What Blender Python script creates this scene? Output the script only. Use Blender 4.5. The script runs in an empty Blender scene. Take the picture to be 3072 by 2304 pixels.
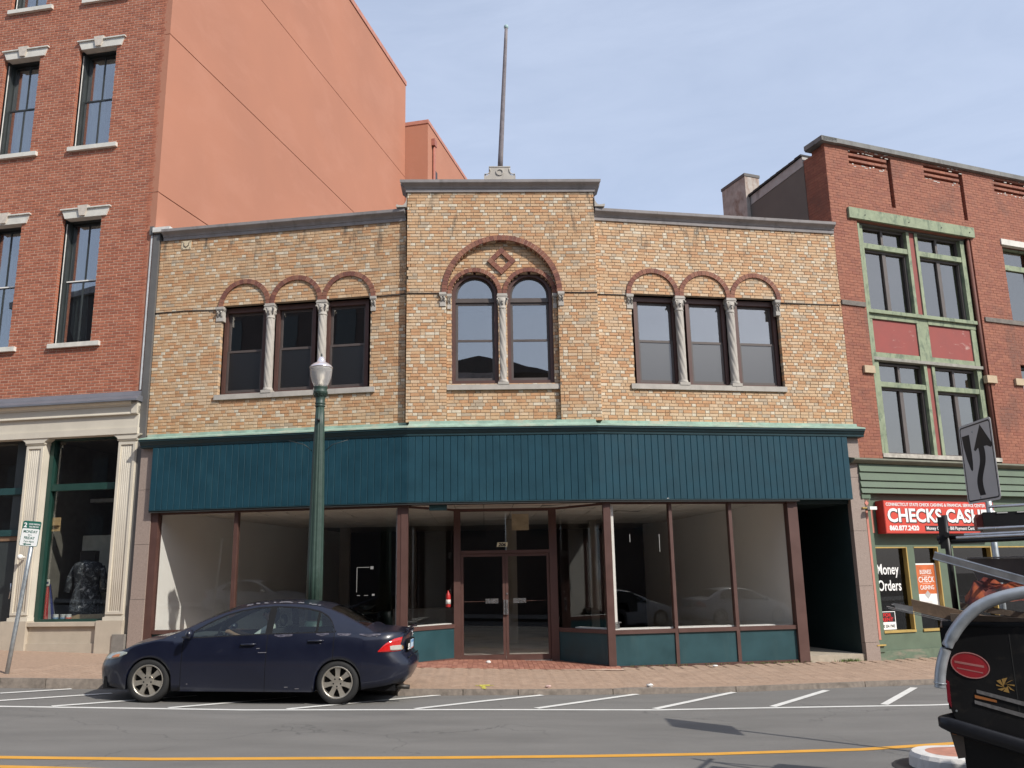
import bpy, bmesh, math, random
from math import radians as RAD, sin, cos, pi, atan2, sqrt, hypot
from mathutils import Vector, Matrix
random.seed(7)
SC = bpy.context.scene
COL = SC.collection

# ------------------------------------------------------------------ camera
cam = bpy.data.cameras.new('camera')
cam.sensor_width = 36.0
cam.lens = 2607.147 / 3072 * 36.0
cam.clip_start = 0.1
cam.clip_end = 3000
camo = bpy.data.objects.new('camera', cam)
COL.objects.link(camo)
_p, _r, _y = 0.218706216, -0.0184050468, 0.0348201041
_fw = Vector((sin(_y) * cos(_p), cos(_y) * cos(_p), sin(_p)))
_rt = Vector((cos(_y), -sin(_y), 0))
_up = _rt.cross(_fw)
_R = _rt * cos(_r) + _up * sin(_r)
_U = _up * cos(_r) - _rt * sin(_r)
CAM = Vector((0, 0, 1.7))
camo.matrix_world = Matrix(((_R.x, _U.x, -_fw.x, CAM.x), (_R.y, _U.y, -_fw.y, CAM.y), (_R.z, _U.z, -_fw.z, CAM.z), (0, 0, 0, 1)))
SC.camera = camo

# ------------------------------------------------------------------ sky, sun, exposure
SUN_AZ, SUN_EL = 46.0, 40.0          # degrees towards +x from -y, and above the horizon
sd = Vector((sin(RAD(SUN_AZ)) * cos(RAD(SUN_EL)), -cos(RAD(SUN_AZ)) * cos(RAD(SUN_EL)), sin(RAD(SUN_EL))))
world = bpy.data.worlds.new('World')
SC.world = world
world.use_nodes = True
wt = world.node_tree
wn, wl = wt.nodes, wt.links
wn.clear()
w_out = wn.new('ShaderNodeOutputWorld')
w_bg = wn.new('ShaderNodeBackground')
w_sky = wn.new('ShaderNodeTexSky')
w_sky.sky_type = 'NISHITA'
w_sky.sun_disc = False
w_sky.sun_elevation = RAD(SUN_EL)
w_sky.sun_rotation = atan2(sd.x, sd.y)
w_sky.air_density = 1.0
w_sky.dust_density = 1.6
w_sky.ozone_density = 1.6
w_tc = wn.new('ShaderNodeTexCoord')
w_map = wn.new('ShaderNodeMapping')
w_map.inputs['Scale'].default_value = (1.0, 0.8, 4.2)
w_map.inputs['Rotation'].default_value = (0.0, 0.25, 0.5)
w_noise = wn.new('ShaderNodeTexNoise')
w_noise.inputs['Scale'].default_value = 3.0
w_noise.inputs['Detail'].default_value = 7
w_noise.inputs['Roughness'].default_value = 0.6
w_noise.inputs['Distortion'].default_value = 0.5
w_ramp = wn.new('ShaderNodeValToRGB')
w_ramp.color_ramp.elements[0].position = 0.30
w_ramp.color_ramp.elements[0].color = (0.50, 0.50, 0.50, 1)
w_ramp.color_ramp.elements[1].position = 0.72
w_ramp.color_ramp.elements[1].color = (0.68, 0.68, 0.68, 1)
w_mix = wn.new('ShaderNodeMixRGB')
w_mix.inputs['Color2'].default_value = (4.7, 5.3, 6.6, 1)   # thin cirrus veil
wl.new(w_tc.outputs['Generated'], w_map.inputs['Vector'])
wl.new(w_map.outputs['Vector'], w_noise.inputs['Vector'])
wl.new(w_noise.outputs['Fac'], w_ramp.inputs['Fac'])
wl.new(w_ramp.outputs['Color'], w_mix.inputs['Fac'])
wl.new(w_sky.outputs['Color'], w_mix.inputs['Color1'])
wl.new(w_mix.outputs['Color'], w_bg.inputs['Color'])
w_bg.inputs['Strength'].default_value = 0.118
wl.new(w_bg.outputs['Background'], w_out.inputs['Surface'])
sun = bpy.data.lights.new('sun', 'SUN')
sun.energy = 3.35
sun.angle = RAD(0.53)
sun.color = (1.0, 0.95, 0.87)
suno = bpy.data.objects.new('sun', sun)
COL.objects.link(suno)
suno.rotation_euler = sd.to_track_quat('Z', 'Y').to_euler()
suno.location = (20, -20, 30)
SC.view_settings.view_transform = 'Standard'
SC.view_settings.look = 'None'
SC.view_settings.exposure = 0.45
SC.view_settings.gamma = 1.0
SC.view_settings.use_curve_mapping = False
SC.render.engine = 'CYCLES'
SC.cycles.max_bounces = 8
SC.cycles.transparent_max_bounces = 16
SC.cycles.use_denoising = True

# ------------------------------------------------------------------ materials
def new_mat(name):
    m = bpy.data.materials.new(name)
    m.use_nodes = True
    nt = m.node_tree
    return m, nt, nt.nodes, nt.links, nt.nodes['Principled BSDF']

def noise(nn, ll, vec, scale, detail=4.0, rough=0.55, dist=0.0):
    n = nn.new('ShaderNodeTexNoise')
    n.inputs['Scale'].default_value = scale
    n.inputs['Detail'].default_value = detail
    n.inputs['Roughness'].default_value = rough
    n.inputs['Distortion'].default_value = dist
    ll.new(vec, n.inputs['Vector'])
    return n.outputs['Fac']

def ramp(nn, ll, fac, stops):
    r = nn.new('ShaderNodeValToRGB')
    cr = r.color_ramp
    while len(cr.elements) < len(stops):
        cr.elements.new(0.5)
    for e, (p, c) in zip(cr.elements, stops):
        e.position = p
        e.color = (c, c, c, 1) if isinstance(c, (int, float)) else (*c, 1)
    ll.new(fac, r.inputs['Fac'])
    return r.outputs['Color']

def mixc(nn, ll, fac, a, b, typ='MIX'):
    m = nn.new('ShaderNodeMixRGB')
    m.blend_type = typ
    for s, v in (('Fac', fac), ('Color1', a), ('Color2', b)):
        if isinstance(v, (int, float)):
            m.inputs[s].default_value = v
        elif isinstance(v, tuple):
            m.inputs[s].default_value = (*v, 1)
        else:
            ll.new(v, m.inputs[s])
    return m.outputs['Color']

def pos(nn, ll, scale=(1, 1, 1), local=False):
    if local:
        g = nn.new('ShaderNodeTexCoord').outputs['Object']
    else:
        g = nn.new('ShaderNodeNewGeometry').outputs['Position']
    mp = nn.new('ShaderNodeMapping')
    mp.inputs['Scale'].default_value = scale
    ll.new(g, mp.inputs['Vector'])
    return mp.outputs['Vector']

MATS = {}
def M(name, col, rough=0.7, var=0.18, scale=6.0, bump=0.0, bscale=60.0, metal=0.0, stain=None, stain_col=(0.05, 0.05, 0.045),
      stain_scale=(2.2, 2.2, 0.45), stain_amt=0.7, local=False, coat=0.0, zband=None, spec=0.5):
    """colour with soft noise variation, optional fine bump and weather stains with a shape of their own"""
    if name in MATS:
        return MATS[name]
    m, nt, nn, ll, bs = new_mat(name)
    v = pos(nn, ll, (1, 1, 1), local)
    n1 = noise(nn, ll, v, scale, 5)
    lo = tuple(c * (1 - var) for c in col)
    hi = tuple(min(1, c * (1 + var)) for c in col)
    c = ramp(nn, ll, n1, [(0.28, lo), (0.72, hi)])
    if stain is not None:
        v2 = pos(nn, ll, stain_scale, local)
        n2 = noise(nn, ll, v2, 1.7, 6, 0.62, 0.4)
        f = ramp(nn, ll, n2, [(stain, 0.0), (min(1, stain + 0.14), stain_amt)])
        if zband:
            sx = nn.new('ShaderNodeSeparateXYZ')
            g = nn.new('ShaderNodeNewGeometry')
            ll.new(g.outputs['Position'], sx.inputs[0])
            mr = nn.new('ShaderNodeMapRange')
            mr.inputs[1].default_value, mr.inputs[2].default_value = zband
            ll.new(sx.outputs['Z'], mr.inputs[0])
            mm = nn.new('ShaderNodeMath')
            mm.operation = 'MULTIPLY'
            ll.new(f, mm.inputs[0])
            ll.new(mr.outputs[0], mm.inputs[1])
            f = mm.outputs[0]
        c = mixc(nn, ll, f, c, stain_col)
    ll.new(c, bs.inputs['Base Color'])
    rr = ramp(nn, ll, n1, [(0.2, max(0.02, rough - 0.08)), (0.8, min(1, rough + 0.08))])
    ll.new(rr, bs.inputs['Roughness'])
    bs.inputs['Metallic'].default_value = metal
    bs.inputs['Specular IOR Level'].default_value = spec
    if coat:
        bs.inputs['Coat Weight'].default_value = coat
        bs.inputs['Coat Roughness'].default_value = 0.06
    if bump:
        b = nn.new('ShaderNodeBump')
        b.inputs['Strength'].default_value = bump
        b.inputs['Distance'].default_value = 0.01
        ll.new(noise(nn, ll, v, bscale, 4, 0.6), b.inputs['Height'])
        ll.new(b.outputs['Normal'], bs.inputs['Normal'])
    MATS[name] = m
    return m

def glass(name, tint, base, k, rough=0.0, gcol=(0.95, 0.97, 1.0), wave=0.0):
    """thin pane: see-through tint plus a mirror share that grows towards grazing"""
    if name in MATS:
        return MATS[name]
    m, nt, nn, ll, bs = new_mat(name)
    nn.remove(bs)
    tr = nn.new('ShaderNodeBsdfTransparent')
    tr.inputs['Color'].default_value = (*tint, 1)
    gl = nn.new('ShaderNodeBsdfGlossy')
    gl.inputs['Color'].default_value = (*gcol, 1)
    gl.inputs['Roughness'].default_value = rough
    fr = nn.new('ShaderNodeFresnel')
    gb = nn.new('ShaderNodeNewGeometry')
    ior = nn.new('ShaderNodeMath')
    ior.operation = 'MULTIPLY_ADD'
    ior.inputs[1].default_value = 1 / 1.5 - 1.5      # leaving the pane: same share as entering
    ior.inputs[2].default_value = 1.5
    ll.new(gb.outputs['Backfacing'], ior.inputs[0])
    ll.new(ior.outputs[0], fr.inputs['IOR'])
    ma = nn.new('ShaderNodeMath')
    ma.operation = 'MULTIPLY_ADD'
    ma.use_clamp = True
    ma.inputs[1].default_value = k
    ma.inputs[2].default_value = base
    ll.new(fr.outputs[0], ma.inputs[0])
    if wave:
        b = nn.new('ShaderNodeBump')
        b.inputs['Strength'].default_value = wave
        b.inputs['Distance'].default_value = 0.02
        ll.new(noise(nn, ll, pos(nn, ll), 1.3, 1), b.inputs['Height'])
        ll.new(b.outputs['Normal'], gl.inputs['Normal'])
    mx = nn.new('ShaderNodeMixShader')
    ll.new(ma.outputs[0], mx.inputs[0])
    ll.new(tr.outputs[0], mx.inputs[1])
    ll.new(gl.outputs[0], mx.inputs[2])
    ll.new(mx.outputs[0], nn['Material Output'].inputs['Surface'])
    MATS[name] = m
    return m

# ------------------------------------------------------------------ objects
BASE = {}      # object -> world location its mesh is stored from
def tag(o, label=None, cat=None, group=None, kind=None):
    if label: o['label'] = label
    if cat: o['category'] = cat
    if group: o['group'] = group
    if kind: o['kind'] = kind
    return o

def thing(name, label, cat, loc=(0, 0, 0), rot=0.0, group=None, kind=None):
    o = bpy.data.objects.new(name, None)
    o.empty_display_size = 0.3
    COL.objects.link(o)
    o.location = loc
    o.rotation_euler = (0, 0, rot)
    BASE[o] = Vector(loc)
    return tag(o, label, cat, group, kind)

def put(name, data, parent, matrix=None):
    """link data as a child part; matrix is in the thing's own unrotated frame (world minus its base)"""
    o = bpy.data.objects.new(name, data)
    COL.objects.link(o)
    if parent is not None:
        o.parent = parent
        BASE[o] = BASE[parent]
    else:
        BASE[o] = Vector((0, 0, 0))
    if matrix is not None:
        o.matrix_basis = matrix
    return o

def fparts(name, mat, parent, F, *boxes):
    for b in boxes: fpart(name, mat, parent, F, b)

class Fr:
    """a facade: point at u along it, z up, d out towards the street"""
    def __init__(s, o, deg):
        t = RAD(deg)
        s.o = Vector((o[0], o[1], 0))
        s.T = Vector((cos(t), -sin(t), 0))
        s.N = Vector((-sin(t), -cos(t), 0))
        s.ang = -t
    def P(s, u, z, d=0.0):
        return s.o + s.T * u + s.N * d + Vector((0, 0, z))
    def mat(s, u, z, d=0.0, base=Vector((0, 0, 0)), sx=1.0, sy=1.0, tilt=0.0):
        c = s.P(u, z, d) - base
        X = s.T * cos(tilt) + Vector((0, 0, 1)) * sin(tilt)
        Y = Vector((0, 0, 1)) * cos(tilt) - s.T * sin(tilt)
        X = X * sx
        Y = Y * sy
        N = s.N
        return Matrix(((X.x, Y.x, N.x, c.x), (X.y, Y.y, N.y, c.y), (X.z, Y.z, N.z, c.z), (0, 0, 0, 1)))

class MB:
    def __init__(s):
        s.v = []
        s.f = []
        s.m = []
        s.sm = []
    def add(s, pts, faces, m=0, smooth=False):
        b = len(s.v)
        s.v.extend(Vector(p) for p in pts)
        for f in faces:
            s.f.append(tuple(b + i for i in f))
            s.m.append(m)
            s.sm.append(smooth)
    def quad(s, a, b, c, d, m=0):
        s.add((a, b, c, d), ((0, 1, 2, 3),), m)
    def box8(s, p, m=0):
        s.add(p, ((0, 3, 2, 1), (4, 5, 6, 7), (0, 1, 5, 4), (1, 2, 6, 5), (2, 3, 7, 6), (3, 0, 4, 7)), m)
    def fbox(s, F, u0, u1, z0, z1, d0, d1, m=0):
        P = F.P
        s.box8((P(u0, z0, d0), P(u1, z0, d0), P(u1, z0, d1), P(u0, z0, d1), P(u0, z1, d0), P(u1, z1, d0), P(u1, z1, d1), P(u0, z1, d1)), m)
    def box(s, x0, x1, y0, y1, z0, z1, m=0):
        s.box8(((x0, y0, z0), (x1, y0, z0), (x1, y1, z0), (x0, y1, z0), (x0, y0, z1), (x1, y0, z1), (x1, y1, z1), (x0, y1, z1)), m)
    def prof(s, F, u0, u1, pr, m=0, smooth=False, u0f=None, u1f=None):
        """extrude closed profile [(d,z)] from u0 to u1; u0f/u1f(d) mitre the ends"""
        n = len(pr)
        a = [F.P(u0 if u0f is None else u0f(d), z, d) for d, z in pr]
        b = [F.P(u1 if u1f is None else u1f(d), z, d) for d, z in pr]
        s.add(a + b, [(i, (i + 1) % n, n + (i + 1) % n, n + i) for i in range(n)], m, smooth)
        s.add(a, [tuple(range(n))], m)
        s.add(b, [tuple(range(n - 1, -1, -1))], m)
    def plate(s, F, pts, d0, d1, m=0):
        """polygon [(u,z)] with thickness d0..d1"""
        n = len(pts)
        a = [F.P(u, z, d1) for u, z in pts]
        b = [F.P(u, z, d0) for u, z in pts]
        s.add(a, [tuple(range(n))], m)
        s.add(b, [tuple(range(n - 1, -1, -1))], m)
        s.add(a + b, [(i, n + i, n + (i + 1) % n, (i + 1) % n) for i in range(n)], m)
    def band(s, F, outer, inner, d0, d1, m=0, closed=False):
        n = len(outer)
        R = range(n if closed else n - 1)
        o1 = [F.P(u, z, d1) for u, z in outer]
        i1 = [F.P(u, z, d1) for u, z in inner]
        o0 = [F.P(u, z, d0) for u, z in outer]
        i0 = [F.P(u, z, d0) for u, z in inner]
        fs = []
        for i in R:
            j = (i + 1) % n
            fs += [(i, j, n + j, n + i), (2 * n + i, 3 * n + i, 3 * n + j, 2 * n + j), (i, 2 * n + i, 2 * n + j, j), (n + i, n + j, 3 * n + j, 3 * n + i)]
        if not closed:
            for i in (0, n - 1):
                fs.append((i, n + i, 3 * n + i, 2 * n + i))
        s.add(o1 + i1 + o0 + i0, fs, m)
    def tube(s, pts, r, n=8, m=0, caps=True, rfun=None):
        pts = [Vector(p) for p in pts]
        rings = []
        for i, p in enumerate(pts):
            t = (pts[min(i + 1, len(pts) - 1)] - pts[max(i - 1, 0)]).normalized()
            ref = Vector((0, 0, 1)) if abs(t.z) < 0.9 else Vector((1, 0, 0))
            a = t.cross(ref).normalized()
            b = a.cross(t)
            rr = rfun(i) if rfun else r
            rings.append([p + a * (rr * cos(2 * pi * k / n)) + b * (rr * sin(2 * pi * k / n)) for k in range(n)])
        vs = [q for R in rings for q in R]
        fs = []
        for i in range(len(pts) - 1):
            for k in range(n):
                fs.append((i * n + k, i * n + (k + 1) % n, (i + 1) * n + (k + 1) % n, (i + 1) * n + k))
        s.add(vs, fs, m, True)
        if caps:
            s.add(rings[0], [tuple(range(n))], m)
            s.add(rings[-1], [tuple(range(n - 1, -1, -1))], m)
    def lathe(s, c, pr, n=20, m=0, rf=None, smooth=True):
        """revolve [(r,z)] round the vertical through c; rf(r,z,angle) may modulate the radius"""
        vs = []
        for r, z in pr:
            for k in range(n):
                a = 2 * pi * k / n
                q = rf(r, z, a) if rf else r
                vs.append((c[0] + q * cos(a), c[1] + q * sin(a), c[2] + z))
        fs = []
        for i in range(len(pr) - 1):
            for k in range(n):
                fs.append((i * n + k, i * n + (k + 1) % n, (i + 1) * n + (k + 1) % n, (i + 1) * n + k))
        s.add(vs, fs, m, smooth)
        s.add(vs[-n:], [tuple(range(n))], m)
        s.add(vs[:n], [tuple(range(n - 1, -1, -1))], m)
    def ball(s, c, rx, ry, rz, n=12, m=0):
        c = Vector(c)
        vs = []
        for i in range(n + 1):
            t = pi * i / n
            for k in range(n):
                a = 2 * pi * k / n
                vs.append(c + Vector((rx * sin(t) * cos(a), ry * sin(t) * sin(a), rz * cos(t))))
        fs = [(i * n + k, (i + 1) * n + k, (i + 1) * n + (k + 1) % n, i * n + (k + 1) % n) for i in range(n) for k in range(n)]
        s.add(vs, fs, m, True)
    def mesh(s, name, mats, base=Vector((0, 0, 0)), fix=True):
        me = bpy.data.meshes.new(name)
        me.from_pydata([v - base for v in s.v], [], s.f)
        me.polygons.foreach_set('material_index', s.m)
        me.polygons.foreach_set('use_smooth', s.sm)
        for mm in (mats if isinstance(mats, (list, tuple)) else [mats]):
            me.materials.append(mm)
        me.validate()
        if fix:
            bm = bmesh.new()
            bm.from_mesh(me)
            bmesh.ops.remove_doubles(bm, verts=bm.verts, dist=1e-5)
            bmesh.ops.recalc_face_normals(bm, faces=bm.faces)
            bm.to_mesh(me)
            bm.free()
        me.update()
        return me
    def build(s, name, mats, parent=None, label=None, cat=None, group=None, kind=None, fix=True, local=False):
        base = Vector((0, 0, 0)) if (parent is None or local) else BASE[parent]
        o = put(name, s.mesh(name, mats, base, fix), parent)
        return tag(o, label, cat, group, kind)

def fpart(name, mat, parent, F, *boxes, **kw):
    mb = MB()
    for b in boxes:
        mb.fbox(F, *b)
    return mb.build(name, mat, parent, **kw)

def text(name, s, F, u, z, size, mat, parent, d, align='LEFT', bold=0.0, sx=1.0, ext=0.002, tilt=0.0, shear=0.0):
    c = bpy.data.curves.new(name, 'FONT')
    c.body = s
    c.size = size
    c.align_x = align
    c.offset = bold
    c.extrude = ext
    c.shear = shear
    c.resolution_u = 3
    c.materials.append(mat)
    tmp = bpy.data.objects.new("text_source", c)
    me = bpy.data.meshes.new_from_object(tmp)
    bpy.data.objects.remove(tmp)
    me.name = name
    return put(name, me, parent, F.mat(u, z, d, BASE[parent] if parent else Vector((0, 0, 0)), sx, 1.0, tilt))

def interp(x, xs, ys):
    if x <= xs[0]: return ys[0]
    for i in range(1, len(xs)):
        if x <= xs[i]:
            t = (x - xs[i - 1]) / (xs[i] - xs[i - 1])
            return ys[i - 1] + t * (ys[i] - ys[i - 1])
    return ys[-1]

# facades
FC = Fr((0, 17.0), 0)                       # centre bay of the tan storefront
FL = Fr((-1.5613, 17.1423), 11.0736)        # its left wing
FR = Fr((2.3880, 17.1423), -8.5509)         # its right wing
FA = Fr((-7.0305, 18.2127), 12.25)          # red brick building on the left
FB = Fr((7.8733, 17.9671), -19.5)           # dark brick building on the right
FD = Fr((0, 18.2), 0)                       # recessed shop door

# ------------------------------------------------------------------ palette
limestone = M('limestone', (0.405, 0.375, 0.335), 0.85, 0.14, 5, 0.25, 70, stain=0.58, stain_amt=0.45, stain_col=(0.20, 0.18, 0.16))
castgrey = M('cast_stone_grey', (0.26, 0.24, 0.235), 0.85, 0.16, 4, 0.25, 70, stain=0.55, stain_amt=0.5, stain_col=(0.12, 0.11, 0.105))
brown = M('brown_metal', (0.088, 0.043, 0.035), 0.5, 0.12, 4, stain=0.66, stain_amt=0.35, stain_col=(0.15, 0.09, 0.075))
teal = M('teal_paint', (0.006, 0.044, 0.066), 0.6, 0.14, 3, 0.06, 40, spec=0.3, stain=0.55, stain_amt=0.35, stain_col=(0.022, 0.075, 0.095), stain_scale=(3, 3, .5))
tealpanel = M('teal_panel_paint', (0.013, 0.055, 0.066), 0.5, 0.18, 2.5, 0.05, 40, stain=0.55, stain_amt=0.4, stain_col=(0.035, 0.075, 0.08))
tealdark = M('teal_trim_paint', (0.010, 0.040, 0.050), 0.55, 0.12, 3)
copper = M('green_copper', (0.25, 0.36, 0.29), 0.75, 0.25, 5, 0.25, 30, stain=0.52, stain_amt=0.7, stain_col=(0.42, 0.40, 0.31), stain_scale=(1.2, 1.2, 3))
granite = M('pink_granite', (0.30, 0.235, 0.20), 0.6, 0.22, 60, 0.05, 120)
cream = M('cream_paint', (0.58, 0.53, 0.44), 0.65, 0.07, 2, 0.04, 40, stain=0.66, stain_amt=0.3, stain_col=(0.34, 0.29, 0.24))
creamstone = M('cream_stone', (0.45, 0.39, 0.31), 0.85, 0.10, 3, 0.15, 60, stain=0.6, stain_amt=0.4, stain_col=(0.28, 0.23, 0.18))
whitestone = M('white_stone', (0.62, 0.60, 0.54), 0.8, 0.12, 6, 0.2, 60, stain=0.6, stain_amt=0.4, stain_col=(0.35, 0.32, 0.28))
slate = M('slate_metal', (0.125, 0.13, 0.15), 0.5, 0.12, 3, 0.03, 40)
greymetal = M('grey_metal', (0.12, 0.115, 0.11), 0.6, 0.12, 3)
darkgreen = M('dark_green_paint', (0.012, 0.045, 0.035), 0.4, 0.12, 4)
frameblack = M('window_dark_paint', (0.03, 0.036, 0.036), 0.45, 0.15, 4)
whitepaint = M('white_paint', (0.78, 0.77, 0.73), 0.5, 0.04, 3)
wallwhite = M('shop_wall_white', (0.80, 0.79, 0.75), 0.8, 0.03, 1.5)
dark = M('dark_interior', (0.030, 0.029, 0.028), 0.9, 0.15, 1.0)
black = M('black_rubber', (0.018, 0.018, 0.018), 0.7, 0.2, 10)
chrome = M('bright_metal', (0.62, 0.62, 0.63), 0.28, 0.08, 10, metal=1.0)
steel = M('galvanised_steel', (0.36, 0.39, 0.41), 0.45, 0.18, 14, metal=0.6)
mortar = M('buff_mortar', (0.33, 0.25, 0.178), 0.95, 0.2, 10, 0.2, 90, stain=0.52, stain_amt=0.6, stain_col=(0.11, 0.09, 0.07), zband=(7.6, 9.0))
mortar_pale = M('pale_mortar', (0.52, 0.37, 0.28), 0.95, 0.12, 10, 0.2, 90)
mortar_red = M('red_mortar', (0.235, 0.092, 0.06), 0.95, 0.2, 10, 0.2, 90)
g_up = glass('upper_window_glass', (0.55, 0.58, 0.60), 0.25, 1.1, 0.01, (0.97, 0.95, 0.92), wave=0.09)
g_low = glass('screened_glass', (0.42, 0.42, 0.42), 0.15, 0.8, 0.30, (0.80, 0.79, 0.78))
g_shop = glass('shop_glass', (0.97, 0.97, 0.965), 0.012, 0.65, 0.0)
g_left = glass('left_window_glass', (0.66, 0.70, 0.70), 0.24, 1.0, 0.01, wave=0.05)
g_right = glass('right_window_glass', (0.5, 0.5, 0.5), 0.20, 0.9, 0.02, (0.97, 0.93, 0.86), wave=0.11)
g_car = glass('car_glass', (0.62, 0.70, 0.67), 0.02, 0.9)

# ------------------------------------------------------------------ bricks
def tanmat(i, c):
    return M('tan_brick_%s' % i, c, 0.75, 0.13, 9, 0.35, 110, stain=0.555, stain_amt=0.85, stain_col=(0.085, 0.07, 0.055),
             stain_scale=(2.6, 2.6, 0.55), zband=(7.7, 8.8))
TAN = [tanmat(n, c) for n, c in (('gold', (0.52, 0.325, 0.178)), ('orange', (0.495, 0.275, 0.14)), ('cream', (0.565, 0.41, 0.265)), ('grey', (0.43, 0.335, 0.235)),
                                 ('white', (0.60, 0.515, 0.39)), ('brown', (0.43, 0.245, 0.125)), ('buff', (0.53, 0.362, 0.215)))]
ARCHRED = [M('arch_red_%d' % i, c, 0.8, 0.2, 12, 0.3, 100) for i, c in enumerate(((0.215, 0.085, 0.055), (0.17, 0.065, 0.047), (0.25, 0.11, 0.07)))]
REDA = [M('red_brick_%d' % i, c, 0.8, 0.12, 9, 0.3, 100) for i, c in enumerate(((0.37, 0.124, 0.068), (0.34, 0.111, 0.061), (0.40, 0.139, 0.077), (0.31, 0.100, 0.057)))]
REDB = [M('dark_brick_%d' % i, c, 0.8, 0.16, 9, 0.3, 100, stain=0.53, stain_amt=0.55, stain_col=(0.12, 0.065, 0.05), stain_scale=(0.8, 0.8, 0.5))
        for i, c in enumerate(((0.285, 0.108, 0.066), (0.265, 0.098, 0.061), (0.30, 0.117, 0.072), (0.245, 0.088, 0.057)))]

class Bricks:
    """collects bricks of one building: the nearest become parts, the rest one joined brickwork"""
    def __init__(s, mats, mort, depth=0.10, jd=0.008):
        s.mats, s.mort, s.depth, s.jd = mats, mort, depth, jd
        s.L = []
        s.mm = MB()
    def lay(s, F, zlo, zhi, course, intervals, pick, S=0.191, H=0.098, gap=0.009, d=0.0, pattern='S', seed=0):
        rng = random.Random(seed)
        n = int(round((zhi - zlo) / course))
        course = (zhi - zlo) / n
        for i in range(n):
            z0 = zlo + i * course
            z1 = z0 + course
            zc = (z0 + z1) / 2
            seq = pattern(zc) if callable(pattern) else pattern
            unit = sum(S if q == 'S' else H for q in seq)
            off = (i * 0.5 * (S if seq == 'S' else H + S)) + (rng.uniform(-0.01, 0.01) if seq == 'S' else rng.choice((0, 0.1, 0.2, 0.15)))
            for a, b in intervals(zc):
                if b - a < 0.02: continue
                s.mm.fbox(F, a + 0.004, b - 0.004, z0, z1, d - s.depth, d - s.jd)
                u = math.floor((a - off) / unit) * unit + off
                while u < b:
                    for q in seq:
                        w = S if q == 'S' else H
                        ua, ub = max(u + gap / 2, a), min(u + w - gap / 2, b)
                        if ub - ua > 0.022:
                            full = abs((ub - ua) - (w - gap)) < 1e-4
                            s.L.append((F, ua, ub, z0 + gap / 2, z1 - gap / 2, d + rng.uniform(-0.002, 0.002), pick(rng, q, zc), full and q == 'S'))
                        u += w
    @staticmethod
    def cell(mb, F, ua, ub, z0, z1, d, depth, m, c=0.004):
        P = F.P
        o = (P(ua, z0, d - depth), P(ub, z0, d - depth), P(ub, z1, d - depth), P(ua, z1, d - depth))
        e = (P(ua, z0, d - c), P(ub, z0, d - c), P(ub, z1, d - c), P(ua, z1, d - c))
        f = (P(ua + c, z0 + c, d), P(ub - c, z0 + c, d), P(ub - c, z1 - c, d), P(ua + c, z1 - c, d))
        fs = [(8, 9, 10, 11)]
        for k in range(4):
            j = (k + 1) % 4
            fs += [(k, j, 4 + j, 4 + k), (4 + k, 4 + j, 8 + j, 8 + k)]
        mb.add(o + e + f, fs, m)
    def build(s, parent, name='brick', count=290, mname='mortar_backing'):
        cand = [b for b in s.L if b[7]]
        cand.sort(key=lambda b: (b[0].P(b[1], b[3]) - CAM).length)
        single = set(id(b) for b in cand[:count])
        mb = MB()
        cache = {}
        base = BASE[parent]
        for b in s.L:
            F, ua, ub, z0, z1, d, m, full = b
            if id(b) in single:
                key = (m, round(ub - ua, 3), round(z1 - z0, 4))
                if key not in cache:
                    t = MB()
                    w, h = (ub - ua) / 2, (z1 - z0) / 2
                    Bricks.cell(t, Fr((0, 0), 0), -w, w, -h, h, 0, s.depth, 0)
                    cache[key] = t.mesh(name, s.mats[m])
                o = put(name, cache[key], parent)
                o.location = F.P((ua + ub) / 2, (z0 + z1) / 2, d) - base
                o.rotation_euler = (0, 0, F.ang)
            else:
                Bricks.cell(mb, F, ua, ub, z0, z1, d, s.depth, m)
        mb.build(name + 'work', s.mats, parent, kind='stuff', fix=False)
        s.mm.build(mname, s.mort, parent, kind='stuff', fix=False)

def cut(spans, a, b):
    out = []
    for p, q in spans:
        if b <= p or a >= q: out.append((p, q)); continue
        if a > p: out.append((p, a))
        if b < q: out.append((b, q))
    return out

def arch_bricks(F, parent, uc, zc, r0, r1, d0, d1, count, mats, a0=0.0, a1=pi, name='arch_brick'):
    da = (a1 - a0) / count
    nb = count * 2
    bd = MB(); bd.band(F, [(uc + (r1 - .008) * cos(a0 + (a1 - a0) * k / nb), zc + (r1 - .008) * sin(a0 + (a1 - a0) * k / nb)) for k in range(nb + 1)], [(uc + (r0 + .006) * cos(a0 + (a1 - a0) * k / nb), zc + (r0 + .006) * sin(a0 + (a1 - a0) * k / nb)) for k in range(nb + 1)], d0, d1 - .007)
    bd.build('arch_mortar', mortar_pale, parent)
    meshes = []
    for mm in mats:
        t = MB()
        h = da / 2 * 0.90
        pts = []
        for dd in (-d0, -d1):
            for r in (r0, r1):
                pts += [Vector((r * math.tan(-h), dd, r)), Vector((r * math.tan(h), dd, r))]
        t.box8((pts[0], pts[1], pts[5], pts[4], pts[2], pts[3], pts[7], pts[6]))
        meshes.append(t.mesh(name, mm))
    base = BASE[parent]
    c = F.P(uc, zc) - base
    for k in range(count):
        a = a0 + da * (k + 0.5)
        rad = F.T * cos(a) + Vector((0, 0, 1)) * sin(a)
        Y = -F.N
        X = Y.cross(rad)
        mt = Matrix(((X.x, Y.x, rad.x, c.x), (X.y, Y.y, rad.y, c.y), (X.z, Y.z, rad.z, c.z), (0, 0, 0, 1)))
        put(name, random.choice(meshes), parent, mt)

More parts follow.
